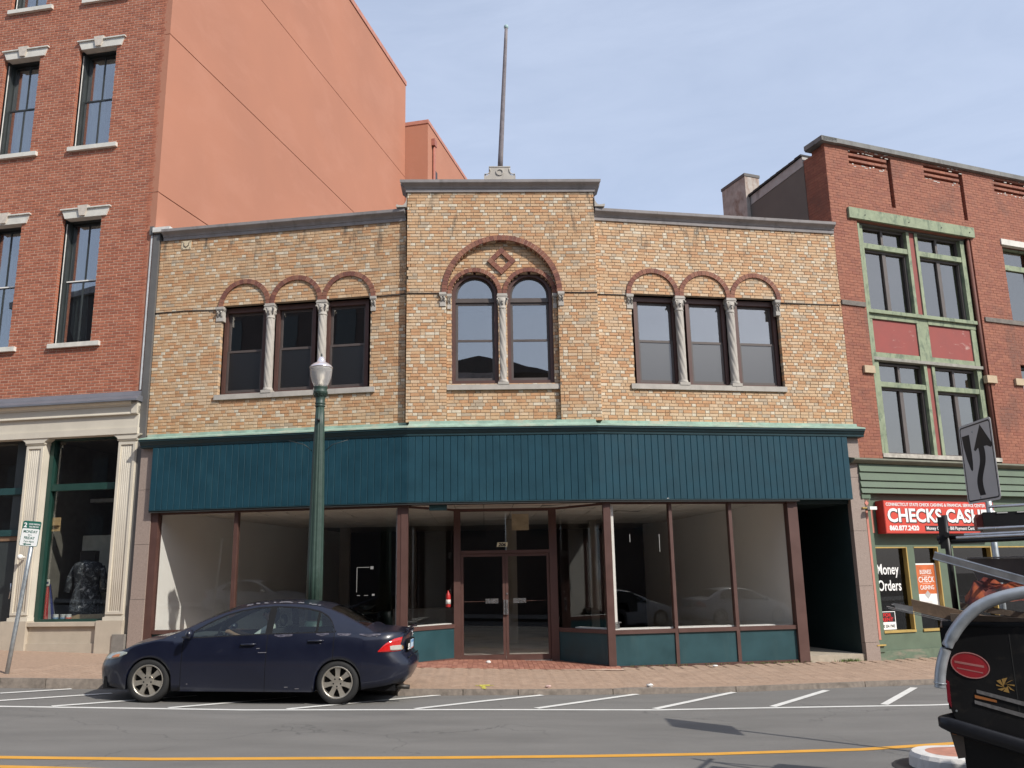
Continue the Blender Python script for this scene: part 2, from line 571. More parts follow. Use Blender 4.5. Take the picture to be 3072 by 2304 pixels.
# ================================================================== GROUND
def Bz(x): return interp(x, [-40, -14, -7.2, 2.4, 7.8, 16, 40], [1.4, .60, .362, .01, -.045, -.10, -.2])
def Zr(x): return interp(x, [-40, -14, -7.2, -3.3, 0, 2.4, 7.8, 16, 40], [.9, .38, .14, 0, -.065, -.14, -.2, -.25, -.35])
def Kh(x): return interp(x, [-5, 0], [.15, .085])
KERB = [(-40, 16.2), (-14, 14.75), (-7.6, 14.52), (-5.6, 14.56), (-4.9, 14.86), (-2.15, 14.86), (-1.35, 14.03), (0.5, 14.12), (2.0, 14.33), (4.0, 14.5), (6.3, 14.98), (7.6, 15.2), (16, 17.2), (40, 25)]
def yk(x): return interp(x, [k[0] for k in KERB], [k[1] for k in KERB])
FAC = [(-40, 25.4), (-14, 19.7), (-7.03, 18.2), (-1.45, 17.1), (2.4, 17.1), (7.87, 17.95), (16, 20.8), (40, 29.3)]
def yf(x): return interp(x, [k[0] for k in FAC], [k[1] for k in FAC])
def sw(x, y):
    a, b = yf(x), yk(x)
    t = min(1, max(0, (a - y) / (a - b)))
    return Bz(x) * (1 - t) + (Zr(x) + Kh(x)) * t
XS = sorted(set([-60, -40, -30, -20, -14, -10, -8, 10, 12, 16, 20, 30, 40, 60] + [k[0] for k in KERB] + [i * 0.5 for i in range(-16, 21)] + [-7.2, -3.3, 2.4, 7.8]))

# asphalt
m, nt, nn, ll, bs = new_mat('asphalt')
v = pos(nn, ll)
c = ramp(nn, ll, noise(nn, ll, v, 260, 3, 0.7), [(0.25, (0.112, 0.107, 0.099)), (0.62, (0.185, 0.177, 0.164)), (0.80, (0.27, 0.26, 0.245))])
big = ramp(nn, ll, noise(nn, ll, pos(nn, ll, (0.35, 1.3, 1)), 1.2, 6, 0.6, 0.3), [(0.3, 0.80), (0.7, 1.10)])
c = mixc(nn, ll, 1.0, c, big, 'MULTIPLY')
scuff = ramp(nn, ll, noise(nn, ll, pos(nn, ll, (1.4, 9, 1)), 1.5, 6, 0.7, 0.8), [(0.66, 0.0), (0.74, 0.45)])
c = mixc(nn, ll, scuff, c, (0.075, 0.073, 0.07))
spk = ramp(nn, ll, noise(nn, ll, v, 48, 2, 0.5), [(0.745, 0.0), (0.765, 0.8)])
c = mixc(nn, ll, spk, c, (0.30, 0.28, 0.24))
vor = nn.new('ShaderNodeTexVoronoi'); vor.feature = 'DISTANCE_TO_EDGE'; vor.inputs['Scale'].default_value = 0.42
dv = nn.new('ShaderNodeVectorMath'); dv.operation = 'ADD'
nz_ = nn.new('ShaderNodeTexNoise'); nz_.inputs['Scale'].default_value = 1.8; nz_.inputs['Detail'].default_value = 6
ll.new(v, nz_.inputs['Vector']); ll.new(v, dv.inputs[0]); ll.new(nz_.outputs['Color'], dv.inputs[1]); ll.new(dv.outputs[0], vor.inputs['Vector'])
crk = ramp(nn, ll, vor.outputs['Distance'], [(0.0, 0.55), (0.008, 0.0)])
gate = ramp(nn, ll, noise(nn, ll, v, 0.35, 2), [(0.48, 0.0), (0.56, 1.0)])
c = mixc(nn, ll, mixc(nn, ll, 1.0, crk, gate, 'MULTIPLY'), c, (0.05, 0.049, 0.047))
oil = ramp(nn, ll, noise(nn, ll, pos(nn, ll, (.5, 1.0, 1)), 1.1, 5, 0.6), [(0.60, 0.0), (0.72, 0.35)])
c = mixc(nn, ll, oil, c, (0.08, 0.078, 0.075))
ll.new(c, bs.inputs['Base Color'])
bs.inputs['Roughness'].default_value = 0.88
b = nn.new('ShaderNodeBump'); b.inputs['Strength'].default_value = 0.5; b.inputs['Distance'].default_value = 0.006
ll.new(noise(nn, ll, v, 180, 4, 0.7), b.inputs['Height']); ll.new(b.outputs['Normal'], bs.inputs['Normal'])
asphalt = m

def strip(name, ya, yb, dz, mat, kind='structure', xs=XS, n=1, zf=None):
    mb = MB()
    zf = zf or (lambda x, y: Zr(x))
    for i in range(len(xs) - 1):
        for k in range(n):
            q = []
            for x, t in ((xs[i], k / n), (xs[i + 1], k / n), (xs[i + 1], (k + 1) / n), (xs[i], (k + 1) / n)):
                y = ya(x) * (1 - t) + yb(x) * t
                q.append((x, y, zf(x, y) + dz))
            mb.quad(*q)
    return mb.build(name, mat, None, kind=kind)

gm = M('earth', (0.12, 0.10, 0.08), 0.95, 0.2, 0.5)
mb = MB(); mb.quad((-600, -600, -1.2), (600, -600, -1.2), (600, 900, -1.2), (-600, 900, -1.2)); mb.build('ground', gm, None, kind='structure')
road = strip('road', lambda x: -1.0, lambda x: yk(x), 0.0, asphalt)
pave_near = strip('near_pavement', lambda x: -5.2, lambda x: -1.0, 0.12, M('near_concrete', (0.32, 0.30, 0.27), 0.9, 0.1, 2))

# painted lines: white edge line, yellow centre line, hatching
def paintmat(name, col, wear):
    m, nt, nn, ll, bs = new_mat(name)
    v = pos(nn, ll)
    c = ramp(nn, ll, noise(nn, ll, v, 5, 4), [(0.3, tuple(q * 0.86 for q in col)), (0.7, col)])
    f = ramp(nn, ll, noise(nn, ll, v, 55, 5, 0.75), [(wear, 0.0), (wear + 0.08, 0.8)])
    c = mixc(nn, ll, f, c, (0.17, 0.165, 0.16))
    ll.new(c, bs.inputs['Base Color'])
    bs.inputs['Roughness'].default_value = 0.7
    return m
wpaint = paintmat('road_paint_white', (0.70, 0.69, 0.65), 0.59)
ypaint = paintmat('road_paint_yellow', (0.66, 0.33, 0.045), 0.64)
WL = [(-40, 13.8), (-14, 12.85), (-6.5, 12.62), (-4, 12.62), (0, 12.58), (3.4, 12.76), (6.4, 12.86), (16, 14.8), (40, 22.5)]
YL = [(-40, 10.4), (-14, 9.5), (-4.8, 9.32), (-0.1, 9.34), (1.1, 9.45), (2.6, 9.64), (4.0, 9.75), (16, 12.6), (40, 20.0)]
YL2 = [(-40, 9.9), (-14, 9.1), (-4.6, 8.90), (-3.6, 8.84), (0, 8.0)]
def pl(L): return lambda x: interp(x, [k[0] for k in L], [k[1] for k in L])
w1, y1 = pl(WL), pl(YL)
strip('edge_line', lambda x: w1(x) - 0.05, lambda x: w1(x) + 0.05, 0.004, wpaint)
strip('centre_line', lambda x: y1(x) - 0.065, lambda x: y1(x) + 0.065, 0.004, ypaint)
y2 = pl(YL2)
strip('inner_centre_line', lambda x: y2(x) - 0.06, lambda x: y2(x) + 0.06, 0.004, ypaint, xs=[x for x in XS if x <= 0])
hat = [((-7.242, 13.886), (-6.467, 14.50)), ((-7.36, 12.72), (-5.668, 14.065)), ((-5.90, 12.68), (-4.35, 13.95)), ((-4.33, 12.68), (-2.85, 13.95)), ((-2.72, 12.66), (-0.713, 14.08)),
       ((-0.97, 12.65), (0.87, 14.13)), ((0.70, 12.72), (2.38, 14.36)), ((2.36, 12.78), (3.95, 14.46)), ((4.05, 12.86), (5.48, 14.56)), ((5.68, 12.93), (7.02, 14.78)), ((7.4, 13.1), (8.9, 15.1)), ((-8.9, 12.72), (-7.6, 13.8))]
for k, (p, q) in enumerate(hat):
    mb = MB()
    dx, dy = q[0] - p[0], q[1] - p[1]
    L = hypot(dx, dy); nx, ny = -dy / L * 0.055, dx / L * 0.055
    for i in range(4):
        t0, t1 = i / 4, (i + 1) / 4
        a = [(p[0] + dx * t0 + nx, p[1] + dy * t0 + ny), (p[0] + dx * t0 - nx, p[1] + dy * t0 - ny), (p[0] + dx * t1 - nx, p[1] + dy * t1 - ny), (p[0] + dx * t1 + nx, p[1] + dy * t1 + ny)]
        mb.quad(*[(x, y, Zr(x) + 0.008) for x, y in a])
    mb.build('hatch_line', wpaint, None, kind='structure')

# far pavement: bed, herringbone pavers, kerb stones
bed = M('paver_bed', (0.325, 0.223, 0.157), 0.95, 0.2, 20)
pav = strip('pavement', lambda x: yk(x) + 0.02, lambda x: yf(x) + 1.6, 0.0, bed, n=6, zf=lambda x, y: sw(x, y) - 0.0012 - (0.03 if y > yf(x) else 0))
PAV = [M('paver_%d' % i, c, 0.9, 0.16, 3, 0.3, 90, stain=0.60, stain_amt=0.6, stain_col=(0.20, 0.155, 0.12), stain_scale=(0.7, 0.7, 1))
       for i, c in enumerate(((0.34, 0.236, 0.168), (0.333, 0.23, 0.163), (0.348, 0.243, 0.174), (0.325, 0.224, 0.158)))]
pv = []
S_ = 0.2
ca, sa = cos(RAD(45)), sin(RAD(45))
rng = random.Random(3)
for i in range(-90, 91):
    for j in range(-60, 61):
        # herringbone cell 0.2 x 0.1 laid on a 0.1 grid: orientation by (i-j) mod 4
        k = (i - j) % 4
        if k == 0: w, h = 0.2, 0.1
        elif k == 2: w, h = 0.1, 0.2
        else: continue
        cx, cy = i * 0.1 + w / 2, j * 0.1 + h / 2
        if k == 2: cy -= 0.0
        X = cx * ca - cy * sa + 0.6
        Y = cx * sa + cy * ca + 15.6
        if X < -8.6 or X > 9.6: continue
        if Y < yk(X) + 0.30 or Y > yf(X) - (0.13 if -1.9 < X < 2.7 else 0.06): continue
        if -1.75 < X < 2.55 and Y > 16.58: continue
        pv.append((X, Y, w, h, rng.randrange(4)))
pv.sort(key=lambda q: (Vector((q[0], q[1], 0)) - CAM).length)
def paver_cell(mb, X, Y, w, h, m, ang, zf):
    c_, s_ = cos(ang), sin(ang)
    def pt(a, b, dz):
        x, y = X + a * c_ - b * s_, Y + a * s_ + b * c_
        return (x, y, zf(x, y) + dz)
    g = 0.001
    a, b = w / 2 - g, h / 2 - g
    e = 0.002
    lo = [pt(-a, -b, -0.006), pt(a, -b, -0.006), pt(a, b, -0.006), pt(-a, b, -0.006)]
    hi = [pt(-a + e, -b + e, 0.0), pt(a - e, -b + e, 0.0), pt(a - e, b - e, 0.0), pt(-a + e, b - e, 0.0)]
    mb.add(lo + hi, [(4, 5, 6, 7)] + [(k, (k + 1) % 4, 4 + (k + 1) % 4, 4 + k) for k in range(4)], m)
rest = MB()
for n, (X, Y, w, h, m) in enumerate(pv):
    if n < 280:
        t = MB()
        dz = rng.uniform(-0.0006, 0.0006)
        paver_cell(t, X, Y, w, h, 0, RAD(45), lambda x, y: sw(x, y) + dz)
        t.build('paver', PAV[m], pav, fix=False)
    else:
        dz = rng.uniform(-0.0006, 0.0006)
        paver_cell(rest, X, Y, w, h, m, RAD(45), lambda x, y: sw(x, y) + dz)
rest.build('pavers', PAV, pav, kind='stuff', fix=False)
# border course of dirty pavers behind the kerb
kgran = M('kerb_granite', (0.22, 0.185, 0.155), 0.85, 0.25, 14, 0.4, 60, stain=0.52, stain_amt=0.6, stain_col=(0.10, 0.085, 0.07), stain_scale=(2, 2, 3))
border = M('pavement_border', (0.29, 0.20, 0.15), 0.9, 0.2, 9, 0.3, 50)
def kerb_piece(a, b, name='kerb_stone'):
    mb = MB()
    for (o0, o1, mi, top) in ((0.0, 0.15, 0, 0.0), ):
        n = 2
        for k in range(n):
            x0, x1 = a + (b - a) * k / n, a + (b - a) * (k + 1) / n
            g0 = 0.006 if k == 0 else 0
            g1 = 0.006 if k == n - 1 else 0
            x0 += g0; x1 -= g1
            t0, t1 = Zr(x0) + Kh(x0), Zr(x1) + Kh(x1)
            mb.box8(((x0, yk(x0) + o0, Zr(x0) - .2), (x1, yk(x1) + o0, Zr(x1) - .2), (x1, yk(x1) + o1, Zr(x1) - .2), (x0, yk(x0) + o1, Zr(x0) - .2),
                     (x0, yk(x0) + o0 + .012, t0), (x1, yk(x1) + o0 + .012, t1), (x1, yk(x1) + o1, t1), (x0, yk(x0) + o1, t0)))
    return mb.build(name, kgran, pav)
kx = [-13, -11, -9.2, -7.6, -6.9, -5.6, -4.9, -3.5, -2.15, -1.35, -0.35, 0.5, 2.0, 4.0, 6.3, 7.6, 9.6, 12]
for a, b in zip(kx[:-1], kx[1:]):
    kerb_piece(a, b)
xs_in = [x for x in XS if -14 <= x <= 14]
strip('pavement_edge', lambda x: yk(x) + 0.153, lambda x: yk(x) + 0.33, 0.0, border, xs=xs_in, zf=lambda x, y: sw(x, y) - 0.002)
xo = [x for x in XS if x <= -8.5]; strip('pavement_left', lambda x: yk(x) + 0.3, lambda x: yf(x) + 1, 0.0, PAV[0], xs=xo, zf=lambda x, y: sw(x, y) + 0.002)
xo = [x for x in XS if x >= 9.5]; strip('pavement_right', lambda x: yk(x) + 0.3, lambda x: yf(x) + 1, 0.0, PAV[0], xs=xo, zf=lambda x, y: sw(x, y) + 0.002)
# sailor course of darker bricks in front of the shop doors
ENT = [M('entry_paver_%d' % i, c, 0.85, 0.16, 9, 0.3, 90) for i, c in enumerate(((0.30, 0.125, 0.08), (0.26, 0.105, 0.07), (0.34, 0.15, 0.10)))]
for r in range(8):
    for k in range(46):
        X = -1.72 + k * 0.0955
        Y = 16.70 + r * 0.205
        lim_l = -1.62 + max(0, (Y - 17.12)) * 0.86
        lim_r = 2.50 - max(0, (Y - 17.12)) * 0.90
        if X < lim_l or X > lim_r or Y > 18.25: continue
        t = MB()
        dz = rng.uniform(-.0015, .002)
        paver_cell(t, X, Y, 0.0955, 0.205, 0, 0.0, lambda x, y: 0.012 + interp(x, [-1.6, 2.4], [0.14, 0.012]) + dz if y > 17 else sw(x, y) + dz + 0.004)
        t.build('entry_paver', ENT[rng.randrange(3)], pav, fix=False)
mb = MB()
q = [(-1.75, 16.58), (2.55, 16.58), (2.5, 18.4), (-1.7, 18.4)]
mb.quad(*[(x, y, interp(x, [-1.6, 2.4], [0.132, 0.004])) for x, y in q])
mb.build('entry_bed', mortar_pale, pav)
# yellow survey mark sprayed on the pavement
ysp = M('sprayed_yellow', (0.62, 0.55, 0.10), 0.85, 0.2, 30)
mb = MB()
for k in range(150):
    if k < 95: x, y = rng.gauss(-0.03, 0.055), rng.gauss(13.98 + 0.50, 0.035)
    else: x, y = rng.gauss(-0.03, 0.018), rng.uniform(14.10, 14.40)
    r = rng.uniform(0.006, 0.022)
    mb.add([(x + r * cos(a * pi / 3), y + r * 1.3 * sin(a * pi / 3), sw(x, y) + 0.004 + k * 2e-5) for a in range(6)], [tuple(range(6))])
tag(mb.build('spray_mark', ysp, None), 'yellow survey paint sprayed on the pavement edge before the shop doors', 'paint mark')

# ================================================================== TAN SHOP BUILDING
shop = thing('shop_building', 'two storey tan brick shop building with arched upper windows and teal board fascia', 'building', (0.4, 17.6, 0.0))
ZB, ZW, ZC = 4.72, 9.05, 9.63            # brick from .. to under the wing cornice / centre cornice
tan = Bricks(TAN, mortar, 0.10, 0.009)
def pick_tan(rng, kind, z):
    if kind == 'H':
        w = (10, 6, 16, 12, 38, 3, 18) if z > 7.2 else (8, 10, 26, 10, 24, 3, 19)
    else:
        w = (40, 15, 13, 6, 2, 3, 21) if z > 7.2 else (20, 30, 14, 8, 2, 3, 23)
    return rng.choices(range(7), w)[0]
pat = lambda z: 'SSH' if z > 7.2 else 'SH'
NW = 65
CO = (ZW - ZB) / NW
wc = (1.225, 2.378, 3.532)                  # window axes on the wings
def wing_spans(sgn, far):
    def f(z):
        s = [(0.0, far)] if sgn > 0 else [(-far, 0.0)]
        if 5.50 < z < 7.42:
            s = cut(s, 0.745, 4.045) if sgn > 0 else cut(s, -4.045, -0.745)
        return s
    return f
tan.lay(FR, ZB, ZW, CO, wing_spans(1, 5.545), pick_tan, pattern=pat, seed=11)
tan.lay(FL, ZB, ZW, CO, wing_spans(-1, 5.58), pick_tan, pattern=pat, seed=12)
UA, UB, UC_ = -1.53, 2.385, 0.422
def bay_spans(z):
    s = [(UA, UB)]
    if z < 7.41: s = cut(s, -0.72, 1.565)
    elif z < 7.41 + 1.13:
        h = sqrt(1.13 ** 2 - (z - 7.41) ** 2)
        s = cut(s, UC_ - h, UC_ + h)
    return s
tan.lay(FC, ZB, ZC, CO, bay_spans, pick_tan, pattern=pat, seed=13)
def rec_spans(z):
    s = [(-0.72, 1.565)]
    if z > 7.41:
        h = sqrt(max(0, 1.15 ** 2 - (z - 7.41) ** 2)); s = [(UC_ - h, UC_ + h)] if h > 0.05 else []
    if 5.49 < z <= 7.41:
        s = cut(cut(s, -0.615, 0.335), 0.52, 1.465)
    elif z > 7.41:
        for uc in (-0.14, 0.9925):
            if z - 7.41 < 0.475:
                h = sqrt(0.475 ** 2 - (z - 7.41) ** 2); s = cut(s, uc - h, uc + h)
    return s
tan.lay(FC, ZB, ZB + CO * 58, CO, rec_spans, pick_tan, pattern=pat, seed=14, d=-0.10)
# returns where the centre bay steps out, and reveals of the recess
FCl = Fr((UA, 17.0), 90); FCr = Fr((UB, 17.0), -90)
tan.lay(Fr((UA, 17.34), 90), ZB, ZC, CO, lambda z: [(0.0, 0.335)], pick_tan, pattern='H', seed=15)
tan.lay(Fr((UB, 17.005), -90), ZB, ZC, CO, lambda z: [(0.0, 0.335)], pick_tan, pattern='H', seed=16)
tan.build(shop)

# red brick arches
for F, sg in ((FR, 1), (FL, -1)):
    for u in wc:
        arch_bricks(F, shop, sg * u, 7.43, 0.485, 0.583, -0.02, 0.035, 19, ARCHRED)
for u in (-0.14, 0.9925):
    arch_bricks(FC, shop, u, 7.41, 0.475, 0.56, -0.14, -0.065, 19, ARCHRED)
arch_bricks(FC, shop, UC_, 7.41, 1.13, 1.238, -0.10, 0.035, 46, ARCHRED)
# diamond of red headers in the tympanum
for k in range(4):
    aa = pi / 2 * k + pi / 4
    for i in range(3):
        x0 = -.209 + i * .1065
        mb = MB()
        pts = [(UC_ + x * cos(aa) - z * sin(aa), 8.118 + x * sin(aa) + z * cos(aa)) for x, z in ((x0 + .002, .112), (x0 + .1045, .112), (x0 + .1045, .209), (x0 + .002, .209))]
        mb.plate(FC, pts, -.11, -.055 + rng.uniform(-.003, .003))
        mb.build('diamond_brick', random.choice(ARCHRED), shop, fix=False)

# ---- upper windows
def arc_pts(uc, zs, r, zb, n=18):
    return [(uc + r, zb)] + [(uc + r * cos(pi * k / n), zs + r * sin(pi * k / n)) for k in range(n + 1)] + [(uc - r, zb)]
def rect_frame(mb, F, u0, u1, z0, z1, w, d0, d1, m=0, wb=None, wt_=None):
    wb = w if wb is None else wb
    wt_ = w if wt_ is None else wt_
    mb.fbox(F, u0, u0 + w, z0, z1, d0, d1, m)
    mb.fbox(F, u1 - w, u1, z0, z1, d0, d1, m)
    mb.fbox(F, u0 + w, u1 - w, z0, z0 + wb, d0, d1, m)
    mb.fbox(F, u0 + w, u1 - w, z1 - wt_, z1, d0, d1, m)
browngrey = M('sash_grey_brown', (0.085, 0.068, 0.062), 0.5, 0.12, 5)
screen = M('insect_screen', (0.115, 0.112, 0.11), 0.75, 0.05, 30)
def sash_window(F, u0, u1, z0, z1, zr, d, upper=True):
    mb = MB()
    rect_frame(mb, F, u0, u1, z0, z1, 0.075, d - 0.12, d + 0.02, 0, 0.05, 0.10)
    w = mb.build('window', brown, shop)
    mb = MB()
    rect_frame(mb, F, u0 + 0.078, u1 - 0.078, zr, z1 - 0.103, 0.045, d - 0.09, d - 0.055, 0, 0.06, 0.05)
    mb.build('upper_sash', browngrey, w)
    mb = MB()
    rect_frame(mb, F, u0 + 0.078, u1 - 0.078, z0 + 0.053, zr + 0.045, 0.045, d - 0.05, d - 0.02, 0, 0.06, 0.045)
    mb.build('lower_sash', browngrey, w)
    fpart('pane', g_up, w, F, (u0 + 0.12, u1 - 0.12, zr + 0.05, z1 - 0.15, d - 0.078, d - 0.072))
    fpart('pane', g_low, w, F, (u0 + 0.12, u1 - 0.12, z0 + 0.11, zr + 0.005, d - 0.04, d - 0.034))
    fpart('roller_screen', screen, w, F, (u0 + 0.10, u1 - 0.10, z0 + 0.06, zr + 0.0, d - 0.115, d - 0.105))
    return w
for F, sg in ((FR, 1), (FL, -1)):
    for a, b in ((0.83, 1.755), (1.985, 2.87), (3.085, 4.04)):
        u0, u1 = (a, b) if sg > 0 else (-b, -a)
        sash_window(F, u0, u1, 5.525, 7.43, 6.45, -0.16)
for uc in (-0.14, 0.9925):
    u0, u1 = uc - 0.47, uc + 0.47
    mb = MB()
    mb.band(FC, arc_pts(uc, 7.41, 0.474, 5.52), arc_pts(uc, 7.41, 0.40, 5.52), -0.34, -0.18)
    mb.fbox(FC, u0 + 0.07, u1 - 0.07, 5.52, 5.60, -0.34, -0.185)
    w = mb.build('arched_window', brown, shop)
    mb = MB()
    mb.band(FC, arc_pts(uc, 7.42, 0.398, 7.36), arc_pts(uc, 7.42, 0.36, 7.36), -0.32, -0.27)
    mb.fbox(FC, uc - 0.40, uc + 0.40, 7.27, 7.36, -0.32, -0.24)
    mb.build('transom', browngrey, w)
    mb = MB()
    rect_frame(mb, FC, uc - 0.398, uc + 0.398, 6.42, 7.27, 0.05, -0.31, -0.27, 0, 0.06, 0.05)
    mb.build('upper_sash', browngrey, w)
    mb = MB()
    rect_frame(mb, FC, uc - 0.398, uc + 0.398, 5.60, 6.47, 0.045, -0.265, -0.235, 0, 0.06, 0.045)
    mb.build('lower_sash', browngrey, w)
    mb = MB()
    mb.plate(FC, arc_pts(uc, 7.42, 0.37, 7.36), -0.298, -0.292)
    mb.build('pane', g_up, w)
    fpart('pane', g_up, w, FC, (uc - 0.35, uc + 0.35, 6.48, 7.22, -0.294, -0.288))
    fpart('pane', g_up, w, FC, (uc - 0.36, uc + 0.36, 5.66, 6.43, -0.255, -0.249))
# stone sills
for F, sg in ((FR, 1), (FL, -1)):
    segs = ((0.655, 2.93), (2.935, 4.07)) if sg > 0 else ((-4.10, -2.93), (-2.925, -0.63))
    for a, b in segs:
        fpart('stone_sill', limestone, shop, F, (a, b, 5.405, 5.512, -0.30, 0.045))
fpart('stone_sill', limestone, shop, FC, (-0.716, 1.56, 5.385, 5.49, -0.40, -0.045))

# twisted columns with leafy capitals, and impost brackets
def column(F, u, d, z0, z1, r, parent, capw):
    c = F.P(u, 0, d)
    mb = MB()
    zc0, zc1 = z0 + 0.10, z1 - 0.30
    pr = [(r, zc0 + (zc1 - zc0) * k / 72) for k in range(73)]
    mb.lathe((c.x, c.y, 0), pr, 40, 0, lambda q, z, a: q * (1 - 0.11 * max(0, sin(6 * a + z * 21.0)) ** 1.5))
    col = mb.build('twisted_column', limestone, parent)
    mb = MB()
    mb.fbox(F, u - r * 1.25, u + r * 1.25, z0 - 0.01, z0 + 0.05, d - r * 1.25, d + r * 1.25)
    mb.lathe((c.x, c.y, 0), [(r * 1.22, z0 + .05), (r * 1.25, z0 + .065), (r * 1.1, z0 + .08), (r * 1.14, z0 + .095), (r, z0 + .11)], 24)
    mb.build('column_base', limestone, col)
    mb = MB()
    mb.lathe((c.x, c.y, 0), [(r * 1.0, zc1 - .02), (r * 1.14, zc1 - .005), (r * 1.0, zc1 + .012), (r * .98, zc1 + .05), (r * 1.05, zc1 + .12), (r * 1.35, zc1 + .2)], 24)
    for sx in (-1, 1):
        for sy in (-1, 1):
            p = [F.P(u + sx * r * q, zc1 + zz, d + sy * r * q) for q, zz in ((.75, .07), (.92, .15), (1.15, .195), (1.28, .18), (1.22, .155))]
            mb.tube(p, r * 0.17, 6)
    for sx, sy in ((1, 0), (-1, 0), (0, 1)):
        p = [F.P(u + sx * r * q, zc1 + zz, d + sy * r * q) for q, zz in ((.98, .06), (1.05, .12), (1.2, .145), (1.28, .125))]
        mb.tube(p, r * 0.2, 6)
    mb.fbox(F, u - capw * .92, u + capw * .92, zc1 + .2, zc1 + .235, d - capw * .92, d + capw * .92)
    mb.fbox(F, u - capw, u + capw, zc1 + .24, zc1 + .262, d - capw, d + capw)
    mb.fbox(F, u - capw * .9, u + capw * .9, zc1 + .263, zc1 + .299, d - capw * .9, d + capw * .9)
    mb.build('capital', limestone, col)
    return col
for F, sg in ((FR, 1), (FL, -1)):
    for u in (1.805, 2.955):
        column(F, sg * u, -0.055, 5.512, 7.43, 0.088, shop, 0.115)
        fpart('red_springer', ARCHRED[0], shop, F, (sg * u - 0.098, sg * u + 0.098, 7.431, 7.50, -0.10, 0.033))
column(FC, 0.4265, -0.155, 5.49, 7.41, 0.088, shop, 0.112)
def bracket(F, u0, u1, z0, z1, d):
    mb = MB()
    mb.fbox(F, u0, u1, z1 - 0.055, z1, d - 0.1, d + 0.055)
    mb.fbox(F, u0 + .008, u1 - .008, z1 - 0.075, z1 - .056, d - 0.1, d + 0.045)
    mb.fbox(F, u0 + .012, u1 - .012, z0, z0 + .10, d - 0.1, d + 0.02)
    mb.fbox(F, u0 + .02, u1 - .02, z0 + .1, z1 - .075, d - 0.1, d + 0.012)
    w = u1 - u0
    for k in range(2):
        uu = u0 + w * (0.28 + 0.44 * k)
        mb.tube([F.P(uu, z0 + .09, d + .012), F.P(uu, z0 + .17, d + .025), F.P(uu, z1 - .10, d + .045), F.P(uu, z1 - .115, d + .06), F.P(uu, z1 - .14, d + .055)], w * 0.12, 6)
    return mb.build('impost_bracket', limestone, shop)
bracket(FR, .63, .785, 7.12, 7.428, 0); bracket(FR, 3.965, 4.09, 7.09, 7.428, 0)
bracket(FL, -4.17, -3.985, 7.115, 7.428, 0); bracket(FL, -.75, -.62, 7.12, 7.428, 0)
bracket(FC, -.865, -.72, 7.12, 7.41, 0); bracket(FC, -.715, -.615, 7.09, 7.405, -.1)
bracket(FC, 1.566, 1.70, 7.115, 7.41, 0); bracket(FC, 1.46, 1.56, 7.09, 7.405, -.1)

# cast stone cornices in blocks
def cornice(F, cuts, z0, proud=0.0, u0f=None, u1f=None):
    pr = [(-.25, z0), (.03, z0), (.035, z0 + .07), (.05, z0 + .075), (.055, z0 + .095), (.075, z0 + .12), (.115, z0 + .15), (.14, z0 + .165), (.145, z0 + .175), (.15, z0 + .23), (.10, z0 + .245), (-.25, z0 + .25)]
    for i in range(len(cuts) - 1):
        mb = MB()
        mb.prof(F, cuts[i] + .0015, cuts[i + 1] - .0015, pr, u0f=u0f if i == 0 else None, u1f=u1f if i == len(cuts) - 2 else None)
        mb.build('cornice_block', castgrey, shop)
cornice(FR, [0.0, 1.38, 2.77, 4.15, 5.53], 9.04)
cornice(FL, [-5.5, -4.1, -2.75, -1.35, -0.0], 9.04)
cornice(FC, [UA, -0.55, 0.43, 1.4, UB], 9.62, u0f=lambda d: UA - max(d, 0), u1f=lambda d: UB + max(d, 0))
for s, F_ in ((-1, Fr((UA, 17.5), 90)), (1, Fr((UB, 17.0), -90))):
    mb = MB(); pr = [(-.1, 9.62), (.03, 9.62), (.035, 9.69), (.055, 9.715), (.115, 9.77), (.145, 9.795), (.15, 9.85), (-.1, 9.865)]
    mb.prof(F_, 0.0, 0.5, pr); mb.build('cornice_return', castgrey, shop)
# scrolls beside the bay and the flagpole pedestal
def scroll(F, pts, d0, d1):
    mb = MB(); mb.plate(F, pts, d0, d1); return mb.build('stone_scroll', limestone, shop)
arcL = [(UA - .015, 9.29), (UA - .015, 9.53)] + [(UA - .015 - .115 + .115 * cos(a) - .0, 9.53 - .19 * sin(a) * 1.0 - 0.02) for a in [k * pi / 12 for k in range(1, 6)]] + [(UA - .19, 9.335), (UA - .22, 9.35), (UA - .235, 9.32), (UA - .22, 9.29)]
scroll(FC, arcL, -0.16, 0.03)
arcR = [(2 * UC_ + .011 - u, z) for u, z in arcL]
scroll(FC, [(UB + (UA - u), z) for u, z in arcL], -0.16, 0.03)
ped = []
for s in (1, -1):
    side = [(.335, 9.865), (.335, 10.06), (.325, 10.085), (.30, 10.085), (.285, 10.065), (.25, 10.075), (.215, 10.11), (.20, 10.16), (.215, 10.19), (.23, 10.22), (.225, 10.255)]
    ped += [(UC_ - .005 + s * u, z) for u, z in (side if s > 0 else side[::-1])]
mb = MB(); mb.plate(FC, ped, -0.38, -0.12); mb.fbox(FC, UC_ - .235, UC_ + .225, 10.255, 10.275, -.39, -.11)
pedo = mb.build('flagpole_pedestal', limestone, shop)
mb = MB()
mb.band(FC, [(UC_ - .005 + .082 * cos(2 * pi * k / 24), 10.14 + .075 * sin(2 * pi * k / 24)) for k in range(24)], [(UC_ - .005 + .062 * cos(2 * pi * k / 24), 10.14 + .056 * sin(2 * pi * k / 24)) for k in range(24)], -.125, -.10, closed=True)
mb.build('ring_ornament', limestone, pedo)
for sg_ in (1, -1):
    mb = MB()
    cv_ = [(.215, 10.235), (.205, 10.19), (.215, 10.14), (.25, 10.10), (.29, 10.09), (.315, 10.10), (.32, 10.085)]
    mb.tube([FC.P(UC_ - .005 + sg_ * u, z, -.112) for u, z in cv_], .012, 6)
    mb.build('scroll_relief', limestone, pedo)
